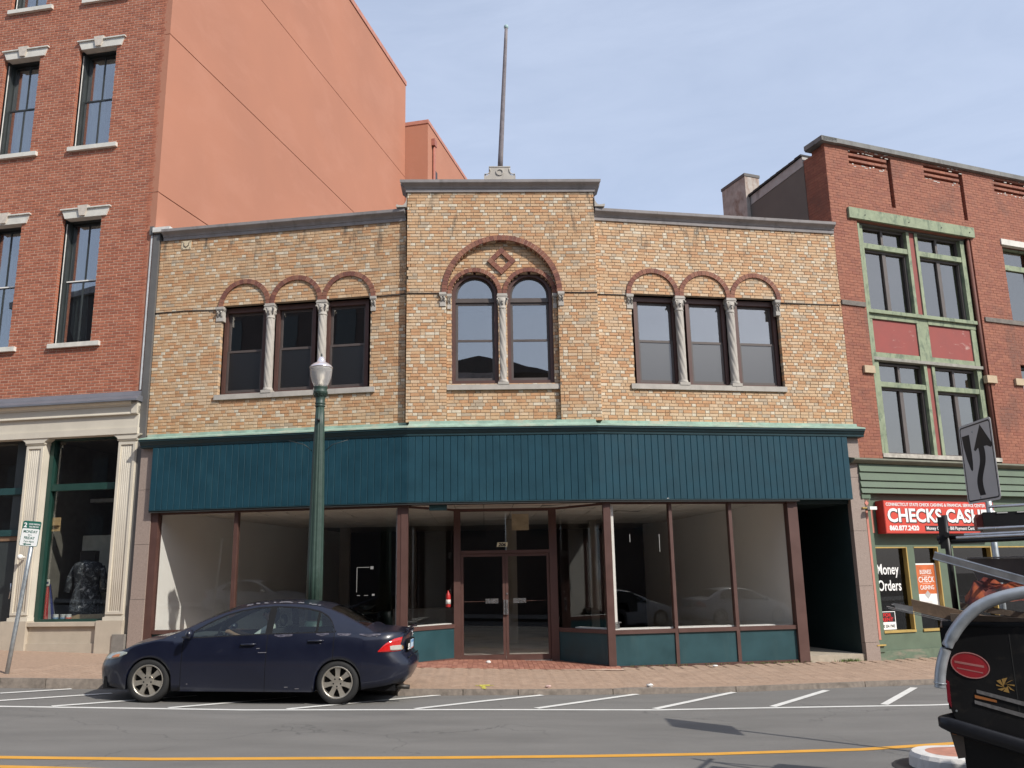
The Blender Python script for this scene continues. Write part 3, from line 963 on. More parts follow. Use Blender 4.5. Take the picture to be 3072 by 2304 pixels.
fp = thing('flagpole', 'bare grey wooden flagpole leaning slightly right on the roof pedestal', 'flagpole', FC.P(0.43, 10.275, -.25))
mb = MB()
a, b_ = FC.P(0.43, 10.275, -.25), FC.P(0.617, 13.68, -.25)
mb.tube([a.lerp(b_, k / 10) for k in range(11)], .056, 14, rfun=lambda i: .058 - .0022 * i)
mb.build('pole', M('weathered_wood', (0.17, 0.15, 0.16), 0.85, 0.3, 9, 0.3, 40, stain=.55, stain_amt=.6, stain_col=(.3, .26, .23), stain_scale=(9, 9, .8)), fp)
mb = MB(); mb.ball(b_ + Vector((0, 0, .045)), .052, .052, .06, 12); mb.build('finial', M('verdigris', (0.30, 0.42, 0.42), 0.6), fp)
# carved tile high on the left wing
fpart('carved_tile', M('tile_cream', (0.58, .49, .34), .8, .1, 20), shop, FL, (-5.075, -4.85, 8.815, 9.008, -.05, .012))
t_ = MB()
for (u, z) in ((-5.05, 8.84), (-4.875, 8.84), (-5.05, 8.985), (-4.875, 8.985)): t_.fbox(FL, u - .01, u + .01, z - .01, z + .01, .012, .016)
t_.tube([FL.P(-5.02, 8.97, .015), FL.P(-5.01, 8.9, .018), FL.P(-4.96, 8.86, .018), FL.P(-4.91, 8.9, .018), FL.P(-4.90, 8.97, .015)], .010, 6)
t_.build('tile_relief', M('relief_dark', (.22, .17, .12), .8), shop)
# thin cable along the spring line
cable = M('cable', (0.055, 0.045, 0.04), 0.7)
for F, pts in ((FL, [(-5.58, 7.395), (-4.9, 7.405), (-4.18, 7.378)]), (FL, [(-.62, 7.425), (-.3, 7.43), (0.0, 7.435)]), (FC, [(-1.52, 7.41), (-1.2, 7.402), (-.865, 7.402)]),
               (FC, [(1.70, 7.402), (2.0, 7.395), (2.385, 7.40)]), (FR, [(0.0, 7.40), (.3, 7.408), (.63, 7.41)]), (FR, [(4.09, 7.365), (4.8, 7.375), (5.5, 7.384)])):
    mb = MB(); mb.tube([F.P(u, z, .012) for u, z in pts], .011, 6); mb.build('wall_cable', cable, shop)

# ---- copper covered ledge and the teal fascia of boards
def mitre(Fa, da, Fb, db):
    """where the line at d=da on Fa meets the line at d=db on Fb: u on Fa and on Fb"""
    p, q = Fa.o + Fa.N * da, Fb.o + Fb.N * db
    det = Fa.T.x * -Fb.T.y + Fb.T.x * Fa.T.y
    r = q - p
    s = (r.x * -Fb.T.y + Fb.T.x * r.y) / det
    w = (Fa.T.x * r.y - Fa.T.y * r.x) / det
    return s, w
WD = 0.12        # the fascia line runs that much further out in front of the wings than of the bay
def ledge(F, pr, name, mat, e0, e1, cuts=()):
    us = [None] + list(cuts) + [None]
    for i in range(len(us) - 1):
        mb = MB()
        mb.prof(F, us[i] or 0, us[i + 1] or 0, pr, u0f=e0 if i == 0 else None, u1f=e1 if i == len(us) - 2 else None)
        mb.build(name, mat, shop)
def ledge3(pr, name, mat, cl=(), cc=(), cr=(), ends=(-5.55, 5.60)):
    prw = [(d + (WD if d > .03 else 0), z) for d, z in pr]
    ledge(FL, prw, name, mat, lambda d: ends[0], lambda d: mitre(FL, d, FC, d - WD)[0], cl)
    ledge(FC, pr, name, mat, lambda d: mitre(FC, d, FL, d + WD)[0], lambda d: mitre(FC, d, FR, d + WD)[0], cc)
    ledge(FR, prw, name, mat, lambda d: mitre(FR, d, FC, d - WD)[0], lambda d: ends[1], cr)
ledge3([(-.2, 4.735), (.012, 4.745), (.02, 4.69), (.20, 4.612), (.205, 4.588), (-.2, 4.588)], 'copper_flashing', copper, (-4.2, -2.6, -1.1), (0.9,), (1.5, 3.0, 4.4))
ledge3([(-.2, 4.587), (.19, 4.587), (.19, 4.555), (.165, 4.54), (.145, 4.50), (.12, 4.475), (.115, 4.44), (.10, 4.43), (-.2, 4.43)], 'ledge_moulding', tealdark)
ledge3([(-.2, 4.43), (.075, 4.43), (.075, 3.15), (-.2, 3.15)], 'fascia_backing', tealdark, ends=(-5.28, 5.22))
# boards
bw = 0.137
for F, dd, u0, u1 in ((FL, .1 + WD, -5.28, mitre(FL, .1 + WD, FC, .1)[0]), (FC, .1, mitre(FC, .1, FL, .1 + WD)[0], mitre(FC, .1, FR, .1 + WD)[0]), (FR, .1 + WD, mitre(FR, .1 + WD, FC, .1)[0], 5.22)):
    n = int(round((u1 - u0) / bw))
    w = (u1 - u0) / n
    for k in range(n):
        mb = MB()
        a, b_ = u0 + k * w + .002, u0 + (k + 1) * w - .002
        P = F.P
        e = .007
        dj = dd + rng.uniform(-.0015, .0015)
        z0, z1 = 3.155 + rng.uniform(-.002, .002), 4.432
        ring0 = [P(a, z0, dd - .024), P(b_, z0, dd - .024), P(b_, z1, dd - .024), P(a, z1, dd - .024)]
        ring1 = [P(a, z0, dj - e), P(b_, z0, dj - e), P(b_, z1, dj - e), P(a, z1, dj - e)]
        ring2 = [P(a + e, z0, dj), P(b_ - e, z0, dj), P(b_ - e, z1, dj), P(a + e, z1, dj)]
        fs = [(8, 9, 10, 11)]
        for q in range(4):
            j = (q + 1) % 4
            fs += [(q, j, 4 + j, 4 + q), (4 + q, 4 + j, 8 + j, 8 + q)]
        mb.add(ring0 + ring1 + ring2, fs)
        mb.build('fascia_board', teal, shop, fix=False)
ledge3([(-.2, 3.15), (.105, 3.15), (.105, 3.135), (-.2, 3.135)], 'fascia_drip', tealdark, ends=(-5.28, 5.22))
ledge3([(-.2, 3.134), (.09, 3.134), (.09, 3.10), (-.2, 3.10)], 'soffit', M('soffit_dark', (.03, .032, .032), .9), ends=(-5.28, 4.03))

# ================================================================== SHOP FRONT OF THE TAN BUILDING
GD = -0.01          # glass line behind the wing brick plane
# granite piers in blocks
def pier(F, u0, u1, zs, bottom):
    zz = [bottom] + zs
    for i in range(len(zz) - 1):
        fpart('granite_block', granite, shop, F, (u0, u1, zz[i] + .003, zz[i + 1] - .003, -.35, .11 if i else .125))
pier(FL, -5.60, -5.285, [1.40, 2.48, 3.58, 4.43], 0.0)
pier(FR, 5.225, 5.53, [0.30, 1.40, 2.50, 3.60, 4.43], -0.35)
# wing frames
def wing_front(F, posts, ends, sill, bot, head=3.10):
    for a, b_ in posts: fpart('mullion', brown, shop, F, (a, b_, sill + .002, head, GD - .06, GD + .06))
    for a, b_ in ends: fpart('frame_post', brown, shop, F, (a, b_, bot, head, GD - .08, GD + .10))
    xs = [ends[0][1]] + [q for p in posts for q in p] + [ends[1][0]]
    for i in range(0, len(xs), 2):
        a, b_ = xs[i], xs[i + 1]
        fparts('window_rail', brown, shop, F, (a, b_, sill - .075, sill, GD - .10, GD + .065), (a, b_, bot + .002, bot + .06, GD - .06, GD + .055), (a, b_, head - .03, head, GD - .05, GD + .05))
        fpart('stall_panel', tealpanel, shop, F, (a + .002, b_ - .002, bot + .062, sill - .077, GD - .05, GD + .03))
        fpart('shop_pane', g_shop, shop, F, (a, b_, sill + .001, head - .031, GD - .012, GD - .004))
        if i: 
            pa, pb = xs[i - 1], a
            fpart('lower_mullion', brown, shop, F, (pa, pb, bot + .001, sill + .001, GD - .06, GD + .058))
wing_front(FR, [(1.285, 1.35), (2.545, 2.615)], [(-.02, .075), (3.815, 4.03)], .675, -.04)
wing_front(FL, [(-3.50, -3.425), (-1.80, -1.725)], [(-5.34, -5.135), (-.10, .01)], .80, .08)
# splayed sides of the recess and the door wall
def frame_between(p, q):
    v = Vector((q[0] - p[0], q[1] - p[1], 0))
    return Fr(p, -math.degrees(atan2(v.y, v.x))), v.length
LP = FL.P(.01, 0, GD); RP = FR.P(-.02, 0, GD)
FSL, wl_ = frame_between((LP.x, LP.y), (-.60, 18.2))
FSR, wr_ = frame_between((1.49, 18.2), (RP.x, RP.y))
for F, w, sill, bot in ((FSL, wl_, .80, .10), (FSR, wr_, .69, .0)):
    fparts('recess_rail', brown, shop, F, (0.02, w - .0, sill - .075, sill, -.05, .05), (0.02, w - .0, bot, bot + .05, -.045, .045), (0.02, w - .0, 3.06, 3.10, -.045, .045))
    fpart('stall_panel', tealpanel, shop, F, (.03, w - .01, bot + .05, sill - .077, -.03, .03))
    fpart('shop_pane', g_shop, shop, F, (.02, w - .005, sill + .001, 3.06, -.006, .002))
for b_ in ((-1.60, -1.47, 17.05, 17.20, .05, 3.10), (2.33, 2.455, 17.03, 17.20, -.04, 3.10)):
    mb = MB(); mb.box(*b_); mb.build('corner_post', brown, shop)
mb = MB()
for a, b_ in ((-.625, -.487), (1.335, 1.49)): mb.fbox(FD, a, b_, .05, 3.10, -.07, .07)
mb.fbox(FD, -.487, 1.335, 2.185, 2.245, -.06, .06)
mb.fbox(FD, -.487, 1.335, 3.04, 3.10, -.06, .06)
mb.build('door_frame', brown, shop)
fpart('threshold', M('aluminium_sill', (.5, .5, .48), .4, .1, 20, metal=.7), shop, FD, (-.487, 1.335, .055, .075, -.08, .08))
fpart('transom_pane', g_shop, shop, FD, (-.487, 1.335, 2.246, 3.039, -.01, -.002))
for a, b_, hs in ((-.484, .421, 1), (.427, 1.332, -1)):
    mb = MB()
    rect_frame(mb, FD, a, b_, .078, 2.182, .055, -.03, .03, 0, .11, .06)
    dr = mb.build('shop_door', brown, shop)
    fpart('door_pane', g_shop, dr, FD, (a + .055, b_ - .055, .19, 2.12, -.006, .002))
    hu = b_ - .045 if hs > 0 else a + .005
    mb = MB(); mb.fbox(FD, hu, hu + .04, .965, 1.255, .031, .075); mb.build('pull_handle', chrome, dr)
    mb = MB()
    pu = (a + .50, a + .76) if hs > 0 else (a + .155, a + .415)
    mb.fbox(FD, pu[0], pu[1], 1.185, 1.225, -.10, -.055); mb.fbox(FD, pu[0], pu[1], 1.226, 1.28, -.10, -.065)
    mb.build('push_bar', chrome, dr)
    mb = MB(); mb.fbox(FD, a + .05, b_ - .05, 1.222, 1.232, -.09, -.075); mb.build('crash_bar_rod', brown, dr)
mb = MB(); mb.tube([FD.P(.455, 1.377, .03), FD.P(.455, 1.377, .045)], .018, 10); mb.build('lock_cylinder', chrome, shop)
numplate = M('number_gold', (.78, .70, .46), .5)
mb = MB(); mb.plate(FD, [(.255, 2.315), (.475, 2.315), (.49, 2.405), (.275, 2.405)], -.001, .003); np_ = mb.build('house_number', numplate, shop)
text('numerals', '206', FD, .29, 2.328, .09, M('ink_black', (.01, .01, .01), .5), np_, .004, bold=.004, sx=1.12, shear=.2)
fpart('alarm_box', M('box_teal', (.03, .085, .09), .5), shop, FC, (-1.06, -.72, 2.995, 3.088, -.16, -.02))
# red fire extinguisher sign hung inside the left recess pane
ex = thing('fire_extinguisher', 'small red fire extinguisher hanging inside beside the left door frame', 'extinguisher', FSL.P(wl_ - .10, 1.25, -.10))
mb = MB(); c_ = FSL.P(wl_ - .10, 0, -.10)
mb.lathe((c_.x, c_.y, 0), [(.045, 1.13), (.05, 1.14), (.05, 1.36), (.03, 1.41), (.015, 1.43), (.015, 1.46)], 12); mb.build('cylinder', M('extinguisher_red', (.55, .03, .03), .4), ex)
mb = MB(); mb.lathe((c_.x, c_.y, 0), [(.0515, 1.19), (.0515, 1.28)], 12); mb.build('label_band', whitepaint, ex)
mb = MB(); mb.tube([c_ + Vector((0, 0, 1.46)), c_ + Vector((.05, -.02, 1.47))], .012, 6); mb.build('nozzle', black, ex)

# ---- the room behind the panes
IN = []
def ipt(F, u, d): return F.P(u, 0, d)
pl0, pr0 = ipt(FL, -5.19, -.07), ipt(FR, 3.90, -.07)
pl1, pr1 = pl0 - FL.N * 12.5, pr0 - FR.N * 9.0
FWL, lw = frame_between((pl0.x, pl0.y), (pl1.x, pl1.y))
FWR, rw = frame_between((pr0.x, pr0.y), (pr1.x, pr1.y))
fpart('interior_wall', wallwhite, shop, FWL, (0, lw, .05, 3.3, -.02, .06))
fpart('interior_wall', wallwhite, shop, FWR, (0, rw, -.02, 3.3, -.06, .02))
floor_m = M('shop_floor', (.42, .39, .35), .5, .2, 1.2, stain=.5, stain_amt=.4, stain_col=(.07, .06, .055), stain_scale=(1, 1, 1))
def zfl(x): return interp(x, [-7, -1.6, 2.4, 7], [.25, .15, .06, .06])
def room_poly(d):
    return [FL.P(-5.3, 0, d), FL.P(.05, 0, d), Vector((-.56, 18.22, 0)), Vector((1.45, 18.22, 0)), FR.P(-.05, 0, d), FR.P(3.95, 0, d), Vector((4.9, 28.9, 0)), Vector((-4.6, 30.5, 0))]
mb = MB()
rp = [(p.x, p.y, zfl(p.x)) for p in room_poly(-.08)]
mb.add(rp, [(0, 1, 7), (1, 2, 7), (2, 3, 6, 7), (3, 4, 6), (4, 5, 6)]); mb.build('shop_floor', floor_m, shop)
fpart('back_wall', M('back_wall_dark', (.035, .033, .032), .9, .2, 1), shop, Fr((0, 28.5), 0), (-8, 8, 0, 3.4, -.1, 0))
# suspended ceiling: tiles as pieces, one or two sagging
ctile = M('ceiling_tile', (.70, .67, .61), .9, .06, 3)
cgrid = M('ceiling_grid', (.30, .28, .25), .7)
mb = MB()
cp_ = [FL.P(-5.3, 3.2, -.02), FL.P(.0, 3.2, -.02), FR.P(.0, 3.2, -.02), FR.P(4.0, 3.2, -.02), Vector((4.9, 29, 3.2)), Vector((-4.6, 30.5, 3.2))]
mb.add(cp_, [(0, 1, 5), (1, 2, 4, 5), (2, 3, 4)]); mb.build('ceiling_void', cgrid, shop)
tmesh = {}
for i in range(-12, 12):
    for j in range(18):
        x0, y0 = i * .61, 17.1 + j * .61
        if y0 < 17.4 and -1.5 < x0 < 2.0: continue
        if x0 > 6.2: continue
        cx, cy = x0 + .305, y0 + .305
        if (Vector((cx, cy, 0)) - FL.o).dot(FL.N) > -.05 and cx < -1.5: continue
        if (Vector((cx, cy, 0)) - FR.o).dot(FR.N) > -.05 and cx > 2.4: continue
        if j < 13:
            if 't' not in tmesh:
                t = MB(); t.box(-.297, .297, -.297, .297, -.012, .0); tmesh['t'] = t.mesh('ceiling_tile', ctile)
            o = put('ceiling_tile', tmesh['t'], shop)
            o.location = Vector((cx, cy, 3.17 + rng.uniform(-.004, .004))) - BASE[shop]
            if rng.random() < .10: o.rotation_euler = (rng.uniform(-.06, .06), rng.uniform(-.05, .05), 0)
# centre post inside; other columns added for uprights mirrored in the side pane
for x, y, w in ((.69, 22.5, .13), (-4.0, 25.6, .14), (2.9, 23.5, .10), (3.6, 26, .12), (-2.2, 27, .14)):
    mb = MB(); mb.box(x - w, x + w, y - w, y + w, .05, 3.18); mb.build('interior_column', M('column_buff', (.26, .235, .20), .8, .1, 2), shop)
fpart('hanging_sign_board', M('buff_board', (.50, .42, .28), .8), shop, Fr((0, 19.6), 0), (.62, 1.0, 2.72, 3.08, -.02, 0))
fpart('counter', M('counter_grey', (.13, .125, .115), .7), shop, Fr((-1.3, 21.5), 0), (-.9, .7, .2, 1.0, -.6, 0))
# loose white trim, sill strips and clutter in the windows
fpart('white_trim', whitepaint, shop, FR, (.10, .165, .70, 3.05, GD - .09, GD - .03))
for a, b_ in ((.10, 1.28), (1.352, 2.54)): fpart('white_sill_strip', whitepaint, shop, FR, (a, b_, .677, .700, GD - .28, GD - .02))
fpart('white_sill_strip', whitepaint, shop, FR, (2.617, 3.4, .677, .690, GD - .28, GD - .02))
fpart('white_trim', M('trim_grey', (.45, .44, .42), .6), shop, FL, (-.16, -.105, .81, 3.04, GD - .09, GD - .03))
fpart('white_sill_strip', whitepaint, shop, FSL, (.05, wl_ - .08, .802, .815, -.20, -.02))
fpart('white_sill_strip', whitepaint, shop, FSR, (.45, wr_ - .03, .692, .712, -.16, -.02))
mb = MB(); mb.fbox(FR, .075, .20, .70, .80, GD - .1, GD - .03); mb.fbox(FR, .10, .24, .805, .825, GD - .12, GD - .03); mb.build('metal_bracket', chrome, shop)
tp = M('tape_white', (.26, .26, .25), .6)
fparts('tape_mark', tp, shop, FL, *[(a, b_, z0, z1, GD - .002, GD + .0015) for a, b_, z0, z1 in ((-.93, -.68, 1.933, 1.942), (-.935, -.924, 1.47, 1.93), (-.92, -.86, 1.403, 1.414), (-.78, -.70, 1.403, 1.413), (-.66, -.60, 1.90, 1.955), (-.62, -.57, 1.40, 1.435))])
fparts('tape_mark', tp, shop, FR, (.47, .482, 2.33, 2.48, GD - .002, GD + .0015), (1.075, 1.087, 2.14, 2.48, GD - .002, GD + .0015))
# entry alcove on the right, dark green, with a concrete step
alg = M('alcove_green', (.007, .022, .024), .7, .2, 2)
FAR, ar = frame_between((FR.P(5.225, 0, -.02).x, FR.P(5.225, 0, -.02).y), (FR.P(5.05, 0, -3.2).x, FR.P(5.05, 0, -3.2).y))
fpart('alcove_wall', alg, shop, FAR, (0, ar, -.1, 3.12, -.01, .05))
FAL, al = frame_between((FR.P(4.03, 0, -.20).x, FR.P(4.03, 0, -.20).y), (FR.P(4.03, 0, -3.2).x, FR.P(4.03, 0, -3.2).y))
fpart('alcove_wall', alg, shop, FAL, (0, al, -.1, 3.12, .0, .06))
fpart('alcove_wall', alg, shop, FR, (4.03, 5.225, -.1, 3.12, -3.25, -3.2))
fpart('alcove_ceiling', alg, shop, FR, (4.032, 5.222, 3.06, 3.13, -3.2, .02))
fpart('concrete_step', M('step_concrete', (.40, .345, .27), .9, .15, 8, .3, 60, stain=.55, stain_amt=.4, stain_col=(.2, .17, .13)), shop, FR, (4.035, 5.222, -.25, .085, -3.2, .07))
fpart('alcove_door', M('alcove_door_paint', (.05, .012, .010), .5), shop, FR, (4.25, 5.0, .09, 2.2, -3.2, -3.15))
mb = MB(); mb.lathe((FR.P(4.75, 0, -2.4).x, FR.P(4.75, 0, -2.4).y, 0), [(.03, 2.60), (.06, 2.64), (.05, 2.72), (.02, 2.75)], 10); mb.build('red_lamp', M('lamp_red', (.35, .02, .015), .4), shop)
gp = M('grey_sheet', (.30, .31, .31), .55, .08, 3)
mb = MB(); mb.plate(FR, [(4.04, .50), (4.215, .46), (4.185, .95), (4.165, 1.5), (4.12, 1.76), (4.04, 1.95)], -.31, -.30); gs = mb.build('grey_metal_sheet', gp, shop)
mb = MB(); mb.tube([FR.P(4.09, 1.52, -.299), FR.P(4.09, 1.52, -.28)], .035, 12); mb.build('round_lock', frameblack, gs)
# body of the building: side walls, roof, upper rooms
roofm = M('flat_roof', (.08, .078, .075), .95)
upl, upr = FL.P(-5.58, 0, -.12), FR.P(5.54, 0, -.12)
mb = MB()
bl_, br_ = FL.P(-5.58, 0, -.3) - FL.N * 14, FR.P(5.5, 0, -.3) - FR.N * 14
fr_ = [FL.P(-5.58, 0, -.11), FL.P(0, 0, -.11), FR.P(0, 0, -.11), FR.P(5.54, 0, -.11)]
mb.add([(p.x, p.y, 8.85) for p in fr_] + [(br_.x, br_.y, 8.85), (bl_.x, bl_.y, 8.85)], [(0, 1, 2, 3, 4, 5)]); mb.build('roof', roofm, shop)
mb = MB()
for p, q in (((upl.x, upl.y), (bl_.x, bl_.y)), ((bl_.x, bl_.y), (br_.x, br_.y)), ((upr.x, upr.y), (br_.x, br_.y))):
    mb.quad((p[0], p[1], 0), (q[0], q[1], 0), (q[0], q[1], 9.0), (p[0], p[1], 9.0))
mb.build('rear_walls', M('rear_brick', (.25, .15, .10), .9, .2, 8), shop)
mb = MB()
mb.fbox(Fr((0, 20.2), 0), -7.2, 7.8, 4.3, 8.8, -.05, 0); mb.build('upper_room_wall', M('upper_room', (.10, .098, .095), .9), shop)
mb = MB()
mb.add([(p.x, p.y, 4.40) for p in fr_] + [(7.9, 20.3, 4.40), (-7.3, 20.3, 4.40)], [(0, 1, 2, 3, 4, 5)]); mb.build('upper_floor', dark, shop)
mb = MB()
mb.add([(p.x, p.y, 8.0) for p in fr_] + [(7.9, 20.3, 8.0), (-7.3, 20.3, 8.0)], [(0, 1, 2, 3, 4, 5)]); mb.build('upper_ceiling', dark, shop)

# ================================================================== RED BRICK BUILDING (left)
redb = thing('brick_building', 'tall red brick building with cream shopfront and salmon stucco side wall', 'building', (-9.5, 19.5, .3))
br = Bricks(REDA, mortar_pale, .09, .006)
wins = [(-2.50, -1.53), (-4.52, -3.56), (-6.55, -5.58)]
rows = [(6.87, 9.83), (11.57, 14.12), (15.44, 18.0)]
def a_spans(z):
    s = [(-7.6, -.215 if z < 9.25 else -.17)]
    for z0, z1 in rows:
        if z0 < z < z1:
            for a, b_ in wins: s = cut(s, a, b_)
    return s
br.lay(FA, 5.66, 16.5, .0667, a_spans, lambda r, k, z: r.choices(range(4), (4, 3, 3, 2))[0], S=.2033, gap=.012, pattern='S', seed=21)
# quoin return on the corner
br.lay(Fr(tuple(FA.P(-.172, 0, -.001).xy), -74.75), 9.35, 16.5, .0667, lambda z: [(0, .10)], lambda r, k, z: r.choices(range(4), (4, 3, 3, 2))[0], pattern='H', seed=22)
br.build(redb)
curtain = M('curtain', (.42, .43, .42), .9, .06, 2)
for ri, (z0, z1) in enumerate(rows):
    zm = z0 + (z1 - z0) * .505
    for wi, (a, b_) in enumerate(wins):
        mb = MB()
        rect_frame(mb, FA, a, b_, z0 - .01, z1, .06, -.34, -.16, 0, .05, .05)
        w = mb.build('window', frameblack, redb)
        for sa, sb, sd_ in ((zm - .02, z1 - .06, -.30), (z0 + .05, zm + .02, -.25)):
            mb = MB(); rect_frame(mb, FA, a + .062, b_ - .062, sa, sb, .035, sd_ - .02, sd_ + .02, 0, .04, .035)
            mb.fbox(FA, (a + b_) / 2 - .013, (a + b_) / 2 + .013, sa + .04, sb - .035, sd_ - .015, sd_ + .018)
            mb.build('sash', frameblack, w)
            fpart('pane', g_left, w, FA, (a + .09, b_ - .09, sa + .03, sb - .03, sd_ - .005, sd_ + .001))
        mb = MB(); mb.fbox(FA, a + .002, a + .014, z0 + .04, z1 - .08, -.158, -.14)
        if ri == 0: mb.fbox(FA, a + .07, b_ - .07, zm + .0, zm + .028, -.228, -.222); mb.fbox(FA, a + .06, b_ - .06, z0 + .03, z0 + .05, -.228, -.222)
        mb.build('worn_edge', whitepaint, w)
        # hanging curtain: folded strip
        for cu, cw in ((a + .08, .30), (b_ - .32, .24)):
            mb = MB(); n = 8
            for k in range(n):
                x0, x1 = cu + cw * k / n, cu + cw * (k + 1) / n
                d0, d1 = -.48 + .03 * (k % 2), -.48 + .03 * ((k + 1) % 2)
                sk = .0 if cu < (a + b_) / 2 else 0
                mb.quad(FA.P(x0, z0 + .45, d0), FA.P(x1 + (.14 * (cu < (a + b_) / 2)), z0 + .1, d1), FA.P(x1, z1 - .1, d1), FA.P(x0, z1 - .1, d0))
            mb.build('curtain', curtain, w, fix=False)
        fpart('stone_sill', whitestone, w, FA, (a - .03 if wi else a - .025, b_ + .25 if wi == 0 else b_ + .22, z0 - .105, z0 - .005, -.20, .075))
        c_ = (a + b_) / 2
        mb = MB()
        mb.plate(FA, [(a + .07, z1 - .03), (b_ + .13, z1 - .03), (b_ + .20, z1 + .17), (a - .02, z1 + .17)], -.20, .035)
        mb.fbox(FA, a - .05, b_ + .23, z1 + .171, z1 + .20, -.1, .07)
        lt = mb.build('stone_lintel', whitestone, w)
        mb = MB(); mb.plate(FA, [(c_ - .03, z1 + .0), (c_ + .10, z1 + .0), (c_ + .17, z1 + .25), (c_ - .09, z1 + .25)], -.1, .075); mb.build('keystone', M('keystone_stone', (.55, .49, .42), .85, .15, 12, .3, 60), w)
FAr = Fr(tuple(FA.P(0, 0, -3).xy), 12.25)
fpart('dim_room', M('room_dim', (.07, .075, .075), .9), redb, FA, (-9, -.5, 5.7, 18, -2.5, -2.4))
# cornice above the cream shopfront
mb = MB(); mb.prof(FA, -9.5, -.17, [(-.1, 5.70), (.02, 5.70), (.13, 5.59), (.135, 5.575), (-.1, 5.575)]); mb.build('metal_flashing', slate, redb)
mb = MB(); mb.prof(FA, -9.5, -.13, [(-.1, 5.574), (.14, 5.574), (.26, 5.49), (.265, 5.45), (-.1, 5.45)]); mb.build('metal_flashing', slate, redb)
mb = MB(); mb.prof(FA, -9.5, -.30, [(-.1, 5.449), (.22, 5.449), (.21, 5.42), (.16, 5.39), (.15, 5.36), (-.1, 5.36)]); mb.build('cornice_bed_mould', cream, redb)
mb = MB(); mb.prof(FA, -9.5, -.17, [(-.1, 5.359), (.125, 5.359), (.13, 5.22), (.145, 5.205), (.145, 5.185), (-.1, 5.185)]); mb.fbox(FA, -.305, -.17, 5.20, 5.44, .0, .155); mb.build('frieze_band', cream, redb)
for a, b_ in ((-9.5, -2.56), (-2.557, -.165)): fpart('frieze_board', cream, redb, FA, (a, b_, 4.905, 5.184, -.1, .085))
for a, b_ in ((-9.5, -2.45), (-2.447, -.15)): fpart('architrave_board', cream, redb, FA, (a, b_, 4.77, 4.904, -.1, .12))
def pilaster(u0, u1, zb):
    pz = MB()
    pz.fbox(FA, u0, u1, 1.07, 4.64, -.1, .06)
    e = .085
    pz.fbox(FA, u0 + .02, u0 + e - .01, 1.12, 4.60, .06, .085); pz.fbox(FA, u1 - e + .01, u1 - .02, 1.12, 4.60, .06, .085)
    pz.fbox(FA, u0 + e - .01, u1 - e + .01, 4.55, 4.60, .06, .085); pz.fbox(FA, u0 + e - .01, u1 - e + .01, 1.12, 1.17, .06, .085)
    nf = 6
    for k in range(nf):
        x = u0 + e + (u1 - u0 - 2 * e) * (k + .5) / nf
        pz.tube([FA.P(x, 1.19, .053), FA.P(x, 4.53, .053)], .012, 6)
    p = pz.build('pilaster', cream, redb)
    mb = MB(); mb.fbox(FA, u0 - .02, u1 + .02, 4.64, 4.665, -.1, .085); mb.plate(FA, [(u0 - .0, 4.666), (u1 + .0, 4.666), (u1 + .02, 4.70), (u1 + .09, 4.745), (u1 + .10, 4.769), (u0 - .10, 4.769), (u0 - .09, 4.745), (u0 - .02, 4.70)], -.1, .10)
    mb.build('pilaster_cap', cream, p)
    mb = MB(); mb.fbox(FA, u0 - .02, u1 + .01, 1.0, 1.068, -.1, .10); mb.fbox(FA, u0 - .01, u1 + .005, 1.03, 1.069, -.1, .075); mb.build('pilaster_foot', cream, p)
    mb = MB(); mb.fbox(FA, u0 - .13, u1 + .02, .25, .999, -.1, .14); mb.build('pedestal_block', creamstone, p)
pilaster(-.60, -.17, .37); pilaster(-2.77, -2.33, .35); pilaster(-5.2, -4.76, .4)
for a, b_ in ((-2.32, -.735),):
    mb = MB(); mb.fbox(FA, a, b_, .895, .975, -.2, .115); mb.fbox(FA, a, b_, .30, .56, -.2, .085); mb.fbox(FA, a, b_, .561, .894, -.2, .05); mb.build('stall_riser', creamstone, redb)
mb = MB()
rect_frame(mb, FA, -2.32, -.60, .976, 4.76, .09, -.26, -.10, 0, .05, .02)
mb.fbox(FA, -2.23, -.69, 3.66, 3.80, -.25, -.12)
w = mb.build('shop_window', darkgreen, redb)
g_a = glass('left_shop_glass', (.92, .93, .91), .03, .8)
fpart('shop_pane', g_a, w, FA, (-2.23, -.69, 1.026, 3.659, -.20, -.192))
fpart('shop_pane', g_a, w, FA, (-2.23, -.69, 3.801, 4.74, -.20, -.192))
mb = MB()
mb.fbox(FA, -3.20, -2.78, .35, 4.76, -.28, -.20); mb.fbox(FA, -4.75, -4.6, .35, 4.76, -.28, -.20)
mb.build('door_surround', frameblack, redb)
mb = MB(); mb.fbox(FA, -4.6, -3.2, 3.62, 3.76, -.26, -.14); mb.fbox(FA, -3.2, -2.78, 3.62, 3.76, -.199, -.14); mb.fbox(FA, -4.7, -2.78, 2.74, 2.87, -.199, -.12); mb.build('door_transom', M('teal_transom', (.012, .05, .05), .5), redb)
fpart('door_head', M('door_head_wood', (.20, .12, .07), .7), redb, FA, (-4.7, -2.79, 2.64, 2.735, -.199, -.15))
fpart('shop_pane', g_a, redb, FA, (-4.6, -3.2, .4, 4.74, -.25, -.242))
dr = fpart('shop_door', frameblack, redb, FA, (-3.95, -2.85, .40, 2.62, -.199, -.17))
mb = MB(); mb.tube([FA.P(-2.96, 1.43, -.16), FA.P(-2.955, 1.45, -.11), FA.P(-2.93, 1.62, -.10), FA.P(-2.955, 1.76, -.11), FA.P(-2.96, 1.78, -.16)], .014, 8); mb.build('door_handle', chrome, dr)
fpart('shop_back_wall', M('shop_dark_wall', (.075, .07, .066), .9), redb, FA, (-8, -.3, .2, 4.9, -3.6, -3.5))
fpart('shop_inner_floor', M('window_bed', (.06, .05, .045), .8), redb, FA, (-2.64, -.5, .80, .97, -2.5, -.27))
